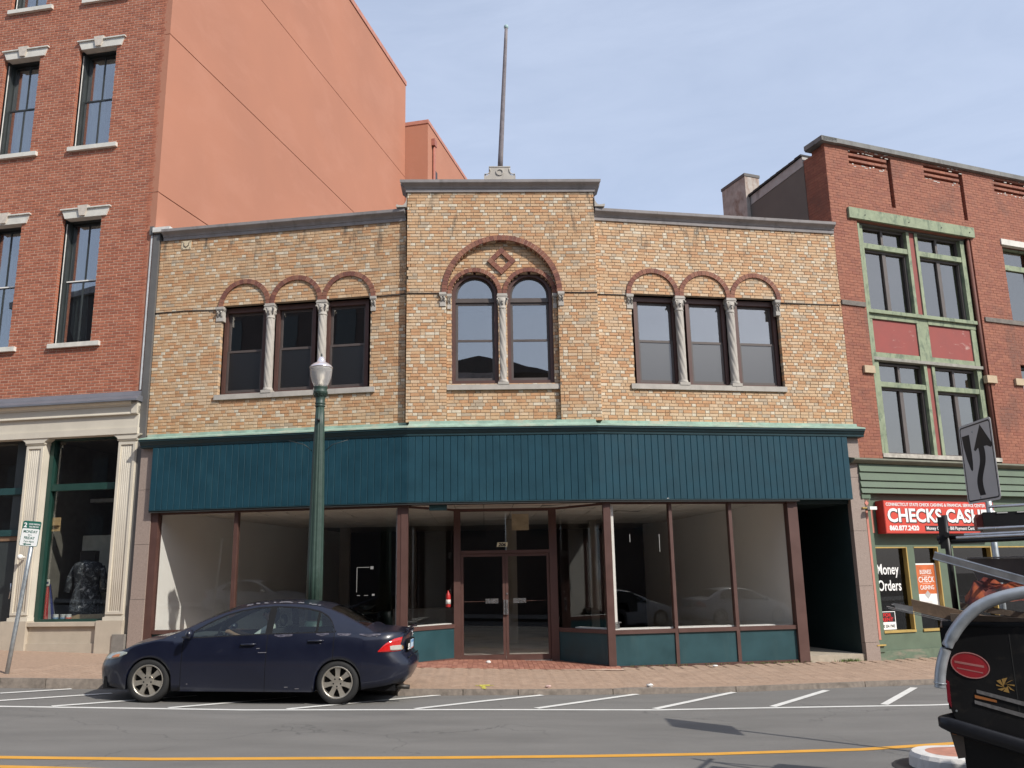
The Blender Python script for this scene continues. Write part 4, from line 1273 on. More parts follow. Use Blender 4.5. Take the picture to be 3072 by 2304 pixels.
fpart('shop_side_wall', M('shop_side_paint', (.14, .13, .12), .9), redb, FA, (-.55, -.45, .2, 4.9, -3.5, -.27))
fpart('shop_side_wall', M('shop_side_paint', (.14, .13, .12), .9), redb, FA, (-2.75, -2.65, .2, 4.9, -3.5, -.27))
fpart('shop_ceiling', M('shop_dark_wall', (.028, .026, .025), .9), redb, FA, (-8, -.3, 4.8, 4.9, -3.5, -.3))
fpart('white_display_board', M('board_grey', (.55, .55, .52), .8), redb, FA, (-2.30, -.80, 1.0, 2.78, -1.42, -1.38))
fpart('fluorescent_fitting', M('fitting_grey', (.45, .45, .44), .6), redb, FA, (-2.58, -1.4, 3.57, 3.65, -2.1, -1.9))
tanb = M('cardboard', (.52, .36, .19), .85)
fpart('wooden_board', tanb, redb, FA, (-2.54, -2.35, 2.84, 3.16, -.36, -.33)); fpart('wooden_board', tanb, redb, FA, (-2.35, -2.14, 2.83, 3.12, -.40, -.38)); fpart('wooden_board', tanb, redb, FA, (-2.33, -2.12, 2.95, 2.975, -.37, -.33))
fpart('display_plinth', M('plinth_tan', (.40, .30, .18), .85, .2, 20), redb, FA, (-2.0, -1.05, .972, 1.10, -1.1, -.55))
# corner strip, downpipe and cap between the two buildings
fpart('corner_strip', greymetal, redb, FA, (-.165, -.015, .74, 9.20, -.25, .045))
fpart('white_corner_pipe', M('pipe_white', (.55, .56, .57), .5), redb, FA, (-.235, -.20, 5.72, 9.20, -.05, .03))
fpart('corner_base_stone', M('base_stone_grey', (.20, .185, .165), .85, .15, 15), redb, FA, (-.33, -.06, .20, .735, -.1, .17))
mb = MB(); mb.fbox(FA, -.26, -.17, 9.205, 9.40, -.2, .06); mb.build('strip_head', greymetal, redb)
mb = MB(); mb.fbox(FA, -.165, .24, 9.24, 9.35, -.35, .10); mb.build('white_cap', M('cap_white', (.66, .64, .60), .6), redb)
# security lamp on the pilaster
mb = MB(); p0 = FA.P(-2.52, 2.28, .10)
mb.tube([p0, p0 + FA.N * .06, p0 + FA.N * .12 + Vector((0, 0, .02))], .025, 8); mb.lathe((p0 + FA.N * .13)[:], [(.03, -.05), (.055, .0), (.05, .04), (.02, .06)], 10); mb.build('security_lamp', whitepaint, redb)
# salmon stucco flank and the lower block behind
salm = M('salmon_stucco', (.405, .178, .112), .9, .06, .35, .3, 45, stain=.50, stain_amt=.4, stain_col=(.45, .21, .14), stain_scale=(.9, .16, .55))
sc_ = Vector((-7.195, 18.22, 0))
th = RAD(15.25)
FS = Fr((sc_.x, sc_.y), -(90 - 15.25))     # u runs back along the flank, d faces the street's right
joints = [5.0, 10.24, 14.21, 17.87, 22.05]
for i in range(4):
    fpart('stucco_panel', salm, redb, FS, (.02, 15.55, joints[i] + .012, joints[i + 1] - .012, -.3, 0.0))
fpart('stucco_joint_backing', M('joint_dark', (.15, .06, .04), .9), redb, FS, (.03, 15.53, 5.0, 22.0, -.28, -.02))  # dark brown backing behind the joints of the panels
fpart('roof_trim', M('salmon_trim', (.45, .20, .145), .7), redb, FS, (.0, 15.58, 22.052, 22.25, -.3, .035))
FS2 = Fr(tuple((sc_ + FS.T * 15.55).xy), 15.25 - 0)
e = 15.56
fpart('stucco_panel', salm, redb, FS, (e, e + 14, 8.0, 20.17, -4.0, .99))
fpart('roof_trim', M('salmon_trim', (.45, .20, .145), .7), redb, FS, (e - .03, e + 14, 20.172, 20.33, -4.0, 1.02))
mb = MB(); mb.fbox(FS, e + .45, e + .75, 19.4, 19.70, .995, 1.14); mb.build('rain_hopper', M('salmon_pipe', (.33, .12, .085), .6), redb)
mb = MB(); mb.tube([FS.P(e + .6, 19.4, 1.06), FS.P(e + .6, 8, 1.06)], .06, 8); mb.build('downpipe', M('salmon_pipe', (.33, .12, .085), .6), redb)
fpart('window_slot', M('slot_dark', (.06, .05, .05), .6), redb, FS, (e + .95, e + 1.25, 17.0, 18.5, .985, .994))
mb = MB()
a_, b_ = FA.P(-.2, 0, -.4), FA.P(-9, 0, -.4)
c_, d_ = b_ + FS.T * 15, a_ + FS.T * 15
mb.quad((a_.x, a_.y, 22.0), (b_.x, b_.y, 22.0), (c_.x, c_.y, 22.0), (d_.x, d_.y, 22.0)); mb.build('roof', roofm, redb)
fpart('shop_wall', creamstone, redb, FA, (-9.5, -5.5, .2, 4.77, -.5, -.05))
fpart('upper_front', REDA[0], redb, FA, (-9.5, -.18, 16.5, 22.0, -.3, -.01))
fpart('outer_front', REDA[0], redb, FA, (-9.5, -7.6, 5.66, 16.5, -.3, -.01))

# ================================================================== DARK BRICK BUILDING (right)
dkb = thing('corner_building', 'dark red brick building with green wooden window bay and check cashing shop', 'building', FB.P(3.2, 0, -1.0))
gpaint = M('weathered_green', (.25, .29, .19), .8, .18, 5, .2, 40, stain=.50, stain_amt=.8, stain_col=(.11, .145, .10), stain_scale=(4, 4, 2))
gshop = M('shop_green', (.105, .145, .098), .65, .12, 3, .06, 40, stain=.60, stain_amt=.4, stain_col=(.07, .10, .06), stain_scale=(1, 1, 3))
rpanel = M('faded_red_panel', (.27, .065, .055), .75, .10, 3, .08, 40, stain=.61, stain_amt=.85, stain_col=(.50, .38, .33), stain_scale=(1.6, 1.6, 4))
redstrip = M('red_strip', (.24, .06, .05), .7, .15, 6)
sandst = M('brown_stone', (.17, .15, .13), .9, .25, 10, .4, 50)
ochre = M('ochre_trim', (.42, .29, .085), .6, .15, 5)
salmon = M('salmon_strip', (.52, .20, .15), .6, .08, 4)
bb = Bricks(REDB, mortar_red, .10, .004)
def b_spans(z):
    s = [(0.0 if z < 9.0 else -.02, 7.4)]
    if 4.06 < z < 9.50: s = cut(s, .70, 4.18)
    if 7.50 < z < 9.45: s = cut(s, 5.21, 6.35)
    if 4.6 < z < 6.42: s = cut(s, 5.23, 6.2)
    if 9.92 < z < 11.20:
        for a in (1.80, 4.07): s = cut(s, a, a + .12)
    k = int((z - 10.90) / .0667)
    if 10.90 < z < 11.24 and k % 2 == 0:
        for a in (.66, 2.95, 5.23): s = cut(s, a, a + 1.14)
    for a, b_ in ((0, .67), (4.26, 7.4)):
        if 7.40 < z < 7.51: s = cut(s, a, b_)
    return s
bb.lay(FB, 4.03, 11.27, .0667, b_spans, lambda r, k, z: r.choices(range(4), (4, 3, 2, 2))[0], S=.2035, gap=.006, pattern='S', seed=31)
FBs = Fr(tuple(FB.P(-.02, 0, -.72).xy), 90 - 19.5)
bb.lay(FBs, 8.4, 11.15, .0667, lambda z: [(0, .715)], lambda r, k, z: r.choices(range(4), (3, 4, 1, 3))[0], S=.2035, gap=.009, pattern='S', seed=32)
bb.build(dkb)
fparts('wall_core', mortar_red, dkb, FB, (.01, .69, 3.9, 11.25, -.45, -.103), (4.19, 5.20, 3.9, 11.25, -.45, -.103), (6.36, 7.4, 3.9, 11.25, -.45, -.103), (.69, 4.19, 9.52, 11.25, -.45, -.103), (5.2, 6.36, 9.46, 11.25, -.45, -.103))
copm = M('coping_grey', (.19, .19, .18), .85, .2, 4, .3, 40, stain=.5, stain_amt=.5, stain_col=(.10, .09, .085))
cps = [-.16, 1.69, 3.5, 5.4, 7.5]
for a, b_ in zip(cps[:-1], cps[1:]): fpart('coping_stone', copm, dkb, FB, (a, b_ - .006, 11.272, 11.385, -.5, .10))
fpart('coping_stone', copm, dkb, FBs, (.20, .82, 11.262, 11.38, -.3, .10))
fpart('stone_band', sandst, dkb, FB, (0.005, .668, 7.403, 7.507, -.1, .035)); fpart('stone_band', sandst, dkb, FB, (4.262, 7.4, 7.403, 7.507, -.1, .035))
blk = M('beige_block', (.46, .36, .24), .8, .12, 9)
for a, b_, z0, z1 in ((.41, .70, 5.893, 6.053), (4.02, 4.33, 5.90, 6.075), (4.94, 5.23, 5.90, 6.06)): fpart('beige_block', blk, dkb, FB, (a, b_, z0, z1, -.05, .06))
wht = M('peeled_paint', (.6, .57, .52), .9)
mb = MB()
for k in range(60):
    a = rng.choice((.66, 2.95, 5.23)); u = a + rng.uniform(0, 1.15); z = rng.choice((10.82, 10.86, 11.17, 11.24)) + rng.uniform(-.015, .015); w = rng.uniform(.02, .10)
    mb.fbox(FB, u, u + w, z, z + rng.uniform(.008, .022), -.02, .0035)
mb.build('peeling_paint', wht, dkb, kind='stuff', fix=False)
# the wooden bay
fpart('bay_lintel', gpaint, dkb, FB, (.45, 4.265, 9.49, 9.745, -.1, .06))
for u in (.9, 2.2, 3.2, 4.1):
    mb = MB(); mb.tube([FB.P(u, 9.60, .055), FB.P(u, 9.60, .075)], .012, 8); mb.build('lintel_bolt', frameblack, dkb)
D0, D1 = -.30, -.10
mb = MB(); mb.fbox(FB, .70, 4.18, 9.43, 9.488, D0, D1); mb.build('bay_head', M('bay_head_dark', (.10, .095, .08), .8), dkb)  # head board in a darker tone than the green bay
def green(*b, n='bay_rail'): return fpart(n, gpaint, dkb, FB, *b)
green((.70, .93, 7.40, 9.428, D0, D1), n='bay_post'); green((3.92, 4.05, 7.40, 9.428, D0, D1), n='bay_post')
green((.72, .775, 4.15, 9.42, -.099, -.02), n='bay_post')
green((2.235, 2.32, 7.40, 9.428, D0, D1), n='bay_post'); green((2.49, 2.575, 7.40, 9.428, D0, D1), n='bay_post')
fpart('red_post', redstrip, dkb, FB, (2.322, 2.488, 7.40, 9.428, D0, -.13))
green((.78, 4.06, 7.318, 7.398, D0, -.03)); green((.80, 2.25, 7.20, 7.315, D0, -.09)); green((2.57, 4.06, 7.20, 7.315, D0, -.09))
for a, b_ in ((.93, 2.22), (2.575, 3.89)):
    fpart('red_panel', rpanel, dkb, FB, (a, b_, 6.43, 7.195, D0, -.13))
green((2.223, 2.572, 6.30, 7.315, D0, -.10), n='bay_post'); green((.78, .928, 6.30, 7.195, D0, -.10), n='bay_post'); green((3.892, 4.05, 6.30, 7.195, D0, -.10), n='bay_post')
green((.93, 2.22, 6.31, 6.428, D0, -.11)); green((2.575, 3.89, 6.31, 6.428, D0, -.11))
fpart('bay_rail', M('weathered_rail', (.28, .27, .235), .9, .25, 8, .3, 40), dkb, FB, (.80, 4.08, 6.235, 6.305, D0, -.05))
green((.78, .97, 4.15, 6.232, D0, D1), n='bay_post'); green((3.915, 4.06, 4.15, 6.232, D0, D1), n='bay_post')
green((2.285, 2.375, 4.15, 6.232, D0, D1), n='bay_post'); green((2.52, 2.605, 4.15, 6.232, D0, D1), n='bay_post')
fpart('red_post', redstrip, dkb, FB, (2.377, 2.518, 4.15, 6.232, D0, -.13))
fpart('bay_sill', M('peeling_sill', (.42, .39, .34), .9, .3, 12, .3, 40), dkb, FB, (.70, 4.18, 4.06, 4.148, D0, .02))
sashb = M('brown_grey_sash', (.10, .085, .08), .6, .15, 5)
for a, b_, zs in ((.932, 2.233, (7.40, 8.88, 9.0, 9.428)), (2.577, 3.918, (7.40, 8.88, 9.0, 9.428)), (.972, 2.283, (4.15, 5.65, 5.76, 6.20)), (2.607, 3.913, (4.15, 5.65, 5.76, 6.20))):
    z0, zr, zt, z1 = zs
    fpart('transom_rail', gpaint, dkb, FB, (a, b_, zr, zt, D0, -.11))
    mb = MB(); rect_frame(mb, FB, a, b_, z0, zr, .05, D0, -.19, 0, .05, .05); mb.fbox(FB, (a + b_) / 2 - .05, (a + b_) / 2 + .05, z0 + .05, zr - .05, D0, -.20)
    w = mb.build('window', sashb, dkb)
    mid = (a + b_) / 2
    for p, q in ((a + .05, mid - .05), (mid + .05, b_ - .05)): fpart('pane', g_right, w, FB, (p, q, z0 + .05, zr - .05, -.255, -.248))
    mb = MB(); rect_frame(mb, FB, a, b_, zt, z1, .03, D0, -.20, 0, .02, .04); mb.fbox(FB, mid - .03, mid + .03, zt + .02, z1 - .04, D0, -.20)
    w2 = mb.build('top_light', sashb, dkb)
    for p, q in ((a + .03, mid - .03), (mid + .03, b_ - .03)): fpart('pane', g_right, w2, FB, (p, q, zt + .02, z1 - .04, -.255, -.248))
mb = MB(); mb.tube([FB.P(4.115, 4.15, -.05), FB.P(4.115, 9.48, -.05)], .045, 10); mb.build('jamb_shade_tube', M('jamb_shade_red', (.13, .045, .03), .7, .2, 8), dkb)  # dark red tube added in place of the shaded brick jamb
# right windows
fpart('white_lintel', whitestone, dkb, FB, (5.17, 6.45, 9.452, 9.60, -.1, .03))
mb = MB(); rect_frame(mb, FB, 5.215, 6.345, 7.51, 9.448, .05, -.30, -.15, 0, .05, .05); mb.fbox(FB, 5.265, 6.295, 8.88, 9.01, -.29, -.16); w = mb.build('window', gpaint, dkb)
fpart('pane', g_right, w, FB, (5.265, 6.295, 7.56, 8.879, -.22, -.212)); fpart('pane', g_right, w, FB, (5.265, 6.295, 9.011, 9.398, -.22, -.212))
mb = MB(); rect_frame(mb, FB, 5.235, 6.19, 4.61, 6.40, .05, -.30, -.15, 0, .05, .05); w = mb.build('window', frameblack, dkb); fpart('pane', g_right, w, FB, (5.285, 6.14, 4.66, 6.35, -.22, -.212))
fpart('room_behind', M('room_dark_right', (.05, .05, .05), .9), dkb, FB, (.3, 7.3, 4.0, 11.0, -2.6, -2.5))
# parapet flank, flashing, chimney
stg = M('grey_stucco', (.155, .135, .115), .9, .10, 2, .2, 50)
FBt = Fr(tuple(FB.P(-.05, 0, -.72).xy), -(90 + 19.5))
fpart('grey_stucco_flank', stg, dkb, FBt, (0, 9, 3.0, 11.08, -.3, .0)) if False else None
mb = MB()
o = FB.P(-.03, 0, -.72); back = -FB.N
def q3(t, z, off=0): p = o + back * t - FB.T * off; return Vector((p.x, p.y, z))
def slab(t0, t1, za0, za1, zb0, zb1, off0, off1):
    return (q3(t0, za0, off0), q3(t1, zb0, off0), q3(t1, zb0, off1), q3(t0, za0, off1), q3(t0, za1, off0), q3(t1, zb1, off0), q3(t1, zb1, off1), q3(t0, za1, off1))
mb.box8(slab(0, 3.2, 6, 11.02, 6, 10.82, -.3, .0)); mb.box8(slab(3.2, 12, 6, 10.2, 6, 10.0, -.3, .0)); mb.build('stucco_flank', stg, dkb)
mb = MB(); mb.box8(slab(0, 2.0, 11.022, 11.26, 10.895, 11.13, -.3, .012)); mb.build('metal_flashing', M('flashing_pale', (.40, .39, .37), .6, .15, 5, stain=.55, stain_amt=.5), dkb)
mb = MB()
zz = 11.262
for k in range(9):
    a, b_ = k * .23, k * .23 + .228
    z0 = 11.262 - .132 / 2.0 * a + rng.uniform(0, .02)
    mb.box8(slab(a, b_, z0, z0 + .05, z0 - .012, z0 + .045, -.32, .05))
mb.build('parapet_capping', M('black_capping', (.035, .033, .032), .8), dkb)
ch = MB(); FCh = Fr(tuple((o + back * 2.05).xy), -19.5)
ch.fbox(FCh, -.11, .34, 9.5, 11.70, -1.0, 0); chim = ch.build('chimney', M('chimney_render', (.42, .37, .33), .85, .25, 4, .3, 40, stain=.50, stain_amt=.75, stain_col=(.20, .10, .06), stain_scale=(2, 2, 1)), dkb)
fpart('chimney_cap', M('chimney_cap_grey', (.13, .12, .115), .8), chim, FCh, (-.125, .355, 11.702, 11.78, -1.02, .015))
roofp = MB(); a_, b_, c_, d_ = FB.P(-.1, 0, -.3), FB.P(7.4, 0, -.3), FB.P(7.4, 0, -12), FB.P(-.1, 0, -12)
a_, d_ = FB.P(.2, 0, -.3), FB.P(.2, 0, -12); roofp.quad((a_.x, a_.y, 10.0), (b_.x, b_.y, 10.0), (c_.x, c_.y, 10.0), (d_.x, d_.y, 10.0)); roofp.build('roof', roofm, dkb)
fpart('end_wall', REDB[0], dkb, FB, (7.4, 7.7, -.5, 11.27, -12, 0))
# ---- shop front
mb = MB(); mb.prof(FB, -.30, 7.5, [(-.1, 4.025), (.03, 4.025), (.24, 3.985), (.245, 3.955), (.22, 3.93), (.15, 3.89), (-.1, 3.89)]); mb.build('shop_cornice', M('cornice_brown_green', (.16, .16, .12), .8, .2, 6), dkb)
edges = [3.888, 3.712, 3.532, 3.385, 3.262]
for k in range(4):
    z1, z0 = edges[k], edges[k + 1]
    mb = MB(); mb.prof(FB, -.10, 7.4, [(-.05, z1 - .004), (.115, z1 - .004), (.150, z0 + .012), (.140, z0 + .004), (-.05, z0 + .004)]); mb.build('clapboard', gshop, dkb)
fpart('fascia_backing', gshop, dkb, FB, (-.05, 7.4, 3.2, 3.889, -.3, -.051))
fparts('shop_wall', gshop, dkb, FB, (-.08, .205, -.3, 3.26, -.3, .02), (1.055, 1.255, .455, 2.175, -.3, .0), (1.915, 2.355, .455, 2.175, -.3, .0), (3.46, 3.60, .455, 2.175, -.3, .0), (.205, 7.4, 2.177, 3.26, -.3, .0), (.205, 7.4, .12, .453, -.3, .0))
mb = MB(); mb.fbox(FB, -.09, .14, .10, 3.17, .02, .07); pz = mb.build('shop_pilaster', gshop, dkb)
fpart('salmon_inlay', salmon, pz, FB, (.0, .055, .34, 2.92, .071, .078)); fpart('pilaster_cap', gshop, pz, FB, (-.10, .13, 3.16, 3.24, .02, .12))
fpart('pilaster_block', M('block_brown', (.13, .10, .075), .7), pz, FB, (-.06, .09, 2.985, 3.15, .071, .10)); mb = MB(); mb.plate(FB, [(.015, 3.01), (.065, 3.067), (.015, 3.125), (-.035, 3.067)], .10, .112); mb.build('diamond_boss', salmon, pz)
fpart('ochre_strip', ochre, pz, FB, (-.11, .15, 2.955, 2.98, .02, .125)); fpart('ochre_strip', ochre, pz, FB, (-.10, .125, .225, .25, .02, .12))
fpart('salmon_panel', salmon, dkb, FB, (.148, .235, 2.46, 2.98, .021, .028))
fpart('shop_plinth', M('peeling_green', (.12, .16, .11), .85, .25, 6, .3, 30, stain=.52, stain_amt=.8, stain_col=(.26, .22, .17), stain_scale=(1.2, 1.2, 4)), dkb, FB, (-.08, 7.4, -.4, .118, -.3, .045))
for a, b_ in ((.205, 1.055), (1.255, 1.915), (2.355, 3.46), (3.60, 5.2)):
    w = fpart('shop_pane', glass('check_shop_glass', (.45, .45, .45), .02, .8), dkb, FB, (a, b_, .455, 2.175, -.10, -.092))
    fparts('ochre_bead', ochre, w, FB, (a, b_, .455, .50, -.09, .03), (b_ - .028, b_, .501, 2.175, -.09, .015), (a, b_ - .03, 2.15, 2.175, -.09, .012))
fpart('shop_back', M('check_dark', (.04, .035, .035), .9), dkb, FB, (.1, 7.3, -.2, 3.2, -1.3, -1.2))
mb = MB(); mb.tube([FB.P(-.11, 2.9, .03), FB.P(-.10, 2.4, .03), FB.P(-.105, .2, .03)], .016, 6); mb.build('white_conduit', whitepaint, dkb)
mb = MB(); mb.fbox(FB, -.06, .12, 2.92, 2.985, .20, .27); mb.tube([FB.P(.02, 2.98, .02), FB.P(.02, 2.97, .2)], .015, 6); mb.build('security_camera', whitepaint, dkb)
mb = MB(); mb.plate(FB, [(-.09, 3.10), (.12, 3.10), (.12, 3.24), (-.09, 3.24)], .12, .135) if False else None
# illuminated style box sign
sgn = thing('shop_sign', 'red box sign reading checks cashed above the green shop windows', 'sign', FB.P(1.86, 2.43, .02))
sred = M('sign_red', (.60, .065, .04), .4, .05, 3)
fpart('sign_box', M('sign_side_red', (.42, .03, .025), .45), sgn, FB, (.32, 3.42, 2.44, 3.115, .02, .245)); fpart('sign_face', sred, sgn, FB, (.335, 3.405, 2.452, 3.103, .246, .25))
ink = M('sign_black', (.012, .010, .012), .5); wh = M('sign_white', (.82, .82, .80), .5, .02)
text('lettering', 'CONNECTICUT STATE CHECK CASHING & FINANCIAL SERVICE CENTER', FB, .375, 3.005, .092, wh, sgn, .254, sx=.93, bold=.0015)
text('letter_outline', 'CHECKS CASHED', FB, .40, 2.668, .385, ink, sgn, .252, sx=1.03, bold=.019)  # black outline printed behind the white letters
text('lettering', 'CHECKS CASHED', FB, .385, 2.680, .385, wh, sgn, .258, sx=1.03, bold=.011)
text('lettering', '860.877.2420', FB, .415, 2.505, .135, wh, sgn, .254, bold=.005, sx=1.08)
mb = MB(); mb.fbox(FB, 1.38, 3.36, 2.485, 2.60, .2505, .2525); mb.build('black_stripe', ink, sgn)
text('lettering', 'Money Orders - Bill Payment Center - ATM', FB, 1.41, 2.515, .098, wh, sgn, .2545, sx=.98, bold=.001)
# window lettering and posters
text('window_lettering', 'Money', FB, .265, 1.62, .30, wh, dkb, -.085, sx=.72, bold=.004)
text('window_lettering', 'Orders', FB, .265, 1.29, .30, wh, dkb, -.085, sx=.70, bold=.004)
fr = thing('rent_notice', 'for rent notice in the lower corner of the shop window', 'notice', FB.P(.42, .51, -.08))
fpart('notice_sheet', wh, fr, FB, (.20, .64, .515, .875, -.088, -.084)); fpart('notice_black', ink, fr, FB, (.215, .625, .665, .862, -.0838, -.083))
rd = M('notice_red', (.6, .02, .02), .5)
text('lettering', 'FOR', FB, .42, .77, .10, rd, fr, -.0815, 'CENTER', bold=.003, sx=1.1); text('lettering', 'RENT', FB, .42, .68, .10, rd, fr, -.0815, 'CENTER', bold=.003, sx=1.2)
text('lettering', '860 334 1943', FB, .42, .555, .085, ink, fr, -.0825, 'CENTER', sx=.78, bold=.001)
po = thing('window_poster', 'orange and white business check cashing poster in the green shop window', 'poster', FB.P(1.58, .95, -.08))
fpart('poster_sheet', wh, po, FB, (1.29, 1.885, .95, 1.83, -.088, -.084)); fpart('poster_orange', M('poster_orange', (.56, .135, .04), .5), po, FB, (1.325, 1.85, 1.20, 1.80, -.0838, -.083))
for s_, z, hgt, w_ in (('BUSINESS', 1.61, .125, .62), ('CHECK', 1.44, .165, .80), ('CASHING', 1.29, .125, .72)): text('lettering', s_, FB, 1.587, z, hgt, wh, po, -.0815, 'CENTER', sx=w_, bold=.001)
mb = MB(); mb.fbox(FB, 1.47, 1.70, 1.577, 1.581, -.083, -.0818); mb.fbox(FB, 1.47, 1.70, 1.412, 1.416, -.083, -.0818); mb.build('poster_rule', wh, po)
mb = MB(); mb.plate(FB, [(1.587, 1.10), (1.67, 1.185), (1.587, 1.27), (1.504, 1.185)], -.083, -.081); mb.build('poster_diamond', M('poster_grey', (.45, .44, .43), .5), po)
mb = MB()
for k in range(4): mb.fbox(FB, 1.47, 1.71 - .02 * (k % 2), 1.05 - .022 * k, 1.056 - .022 * k, -.0838, -.083)
mb.build('poster_small_print', M('poster_grey', (.45, .44, .43), .5), po)

# ================================================================== ACROSS THE STREET (seen mirrored in the upper windows)
def far_block(name, label, x0, x1, y1, h, mat, ncol, nrow):
    t = thing(name, label, 'building', ((x0 + x1) / 2, y1 - 5, .1))
    mb = MB(); mb.box(x0, x1, y1 - 10, y1, -.5, h); mb.build('block_wall', mat, t)
    mb = MB(); mb.box(x0 - .15, x1 + .15, y1 - 10, y1 + .25, h + .002, h + .35); mb.build('parapet', castgrey, t)
    for i in range(ncol):
        for j in range(nrow):
            cx, cz = x0 + (x1 - x0) * (i + .5) / ncol, 4.6 + j * 3.4
            if cz + 1.2 > h: continue
            mb = MB(); mb.box(cx - .6, cx + .6, y1 - .1, y1 + .03, cz - 1, cz + 1); mb.build('window', frameblack, t)
    return t
far_block('brick_block', 'tall dark block across the street mirrored in the left upper windows', -44, -11.5, -5.5, 19.5, M('far_dark_brick', (.055, .045, .042), .9, .2, 1), 9, 4)
far_block('low_block', 'low block across the street mirrored in the arched windows', -11.2, 1.0, -5.5, 10.75, M('far_buff', (.12, .10, .085), .9, .2, 1), 4, 2)
far_block('low_house', 'low house across the street mirrored in the right hand panes', 1.3, 44.0, -5.5, 9.0, M('far_brown', (.11, .085, .07), .9, .2, 1), 14, 2)

lb = [o for o in bpy.data.objects if o.name == 'low_block'][0]
mb = MB(); mb.add([(-4.2, -5.4, 11.12), (3.6, -5.4, 11.12), (-.1, -5.4, 11.95), (-4.2, -8.4, 11.12), (3.6, -8.4, 11.12), (-.1, -8.4, 11.95)], [(0, 1, 2), (3, 5, 4), (0, 2, 5, 3), (1, 4, 5, 2)]); mb.build('gable', M('far_gable', (.07, .065, .06), .9), lb)

# ================================================================== STREET FURNITURE
LX, LY = -2.915, 15.4
lz0 = sw(LX, LY)
lamp = thing('street_lamp', 'green fluted street lamp with clear acorn globe behind the parked car', 'street lamp', (LX, LY, lz0))
lgreen = M('lamp_green', (.028, .055, .043), .5, .18, 12, stain=.60, stain_amt=.45, stain_col=(.07, .105, .09), stain_scale=(6, 6, .7))
def flute(n, dep): return lambda q, z, a: q * (1 - dep * max(0, sin(n * a)) ** 2)
mb = MB(); mb.lathe((LX, LY, 0), [(.142, 1.05), (.136, 1.9), (.126, 2.9), (.108, 3.8), (.088, 4.4), (.076, 4.76)], 64, 0, flute(12, .10)); mb.build('post', lgreen, lamp)
mb = MB(); mb.lathe((LX, LY, lz0), [(.25, 0), (.25, .10), (.235, .12), (.22, .30), (.21, .55), (.17, .70), (.175, .74), (.15, .78), (.143, .90)], 32); mb.build('base', lgreen, lamp)
mb = MB(); mb.lathe((LX, LY, 0), [(.078, 4.74), (.095, 4.755), (.078, 4.77), (.08, 4.785), (.096, 4.80), (.08, 4.815), (.085, 4.90), (.10, 4.965), (.125, 4.995), (.13, 5.015), (.12, 5.03), (.11, 5.045), (.125, 5.09), (.13, 5.105), (.11, 5.11)], 32, 0)
for k in range(10):
    a = 2 * pi * k / 10
    for zz_, rr_ in ((4.94, .096), (4.975, .115)):
        p = [(LX + (rr_ + q) * cos(a + s), LY + (rr_ + q) * sin(a + s), zz_ + dz) for q, s, dz in ((.0, -.22, -.02), (.012, -.12, .005), (.014, 0, .012), (.012, .12, .005), (0, .22, -.02))]
        mb.tube(p, .006, 5)
mb.build('capital', lgreen, lamp)
gm_, nt, nn, ll, bs = new_mat('acorn_glass')
bs.inputs['Base Color'].default_value = (.85, .84, .82, 1); bs.inputs['Roughness'].default_value = .22; bs.inputs['Transmission Weight'].default_value = .55; bs.inputs['IOR'].default_value = 1.25
tr_ = nn.new('ShaderNodeBsdfTransparent'); mx_ = nn.new('ShaderNodeMixShader'); mx_.inputs[0].default_value = .62
ll.new(tr_.outputs[0], mx_.inputs[1]); ll.new(bs.outputs[0], mx_.inputs[2]); ll.new(mx_.outputs[0], nn['Material Output'].inputs['Surface'])
mb = MB(); mb.lathe((LX, LY, 0), [(.105, 5.105), (.128, 5.14), (.155, 5.20), (.178, 5.27), (.193, 5.35), (.199, 5.42), (.197, 5.455)], 36, 0, lambda q, z, a: q * (1 + .004 * sin(24 * a))); mb.build('globe', gm_, lamp)
mb = MB(); mb.lathe((LX, LY, 0), [(.045, 5.11), (.04, 5.2), (.03, 5.22), (.055, 5.28), (.06, 5.38), (.04, 5.44)], 14); mb.build('bulb', M('bulb_frost', (.8, .72, .6), .4), lamp)
mb = MB(); mb.lathe((LX, LY, 0), [(.203, 5.455), (.208, 5.462), (.203, 5.475), (.185, 5.50), (.15, 5.53), (.13, 5.54), (.115, 5.55), (.10, 5.555), (.085, 5.565), (.07, 5.60), (.06, 5.655), (.045, 5.66)], 36); mb.build('globe_cap', M('cap_clear', (.70, .67, .70), .18, .05, 10, metal=.55), lamp)
mb = MB(); mb.lathe((LX, LY, 0), [(.02, 5.66), (.012, 5.675), (.02, 5.70), (.012, 5.72), (.004, 5.735)], 10); mb.build('finial', frameblack, lamp)
mb = MB(); mb.tube([(LX - .02, LY - .10, 4.50), (LX - .01, LY - .12, 4.49), (LX + .03, LY - .11, 4.475)], .022, 8); mb.build('photo_cell', black, lamp)
for s in (-1, 1):
    mb = MB(); mb.tube([(LX + s * .12, LY, 3.95), (LX + s * .25, LY - .02, 4.06), (LX + s * .52, LY - .05, 4.13)], .006, 5); mb.build('banner_wire', frameblack, lamp)

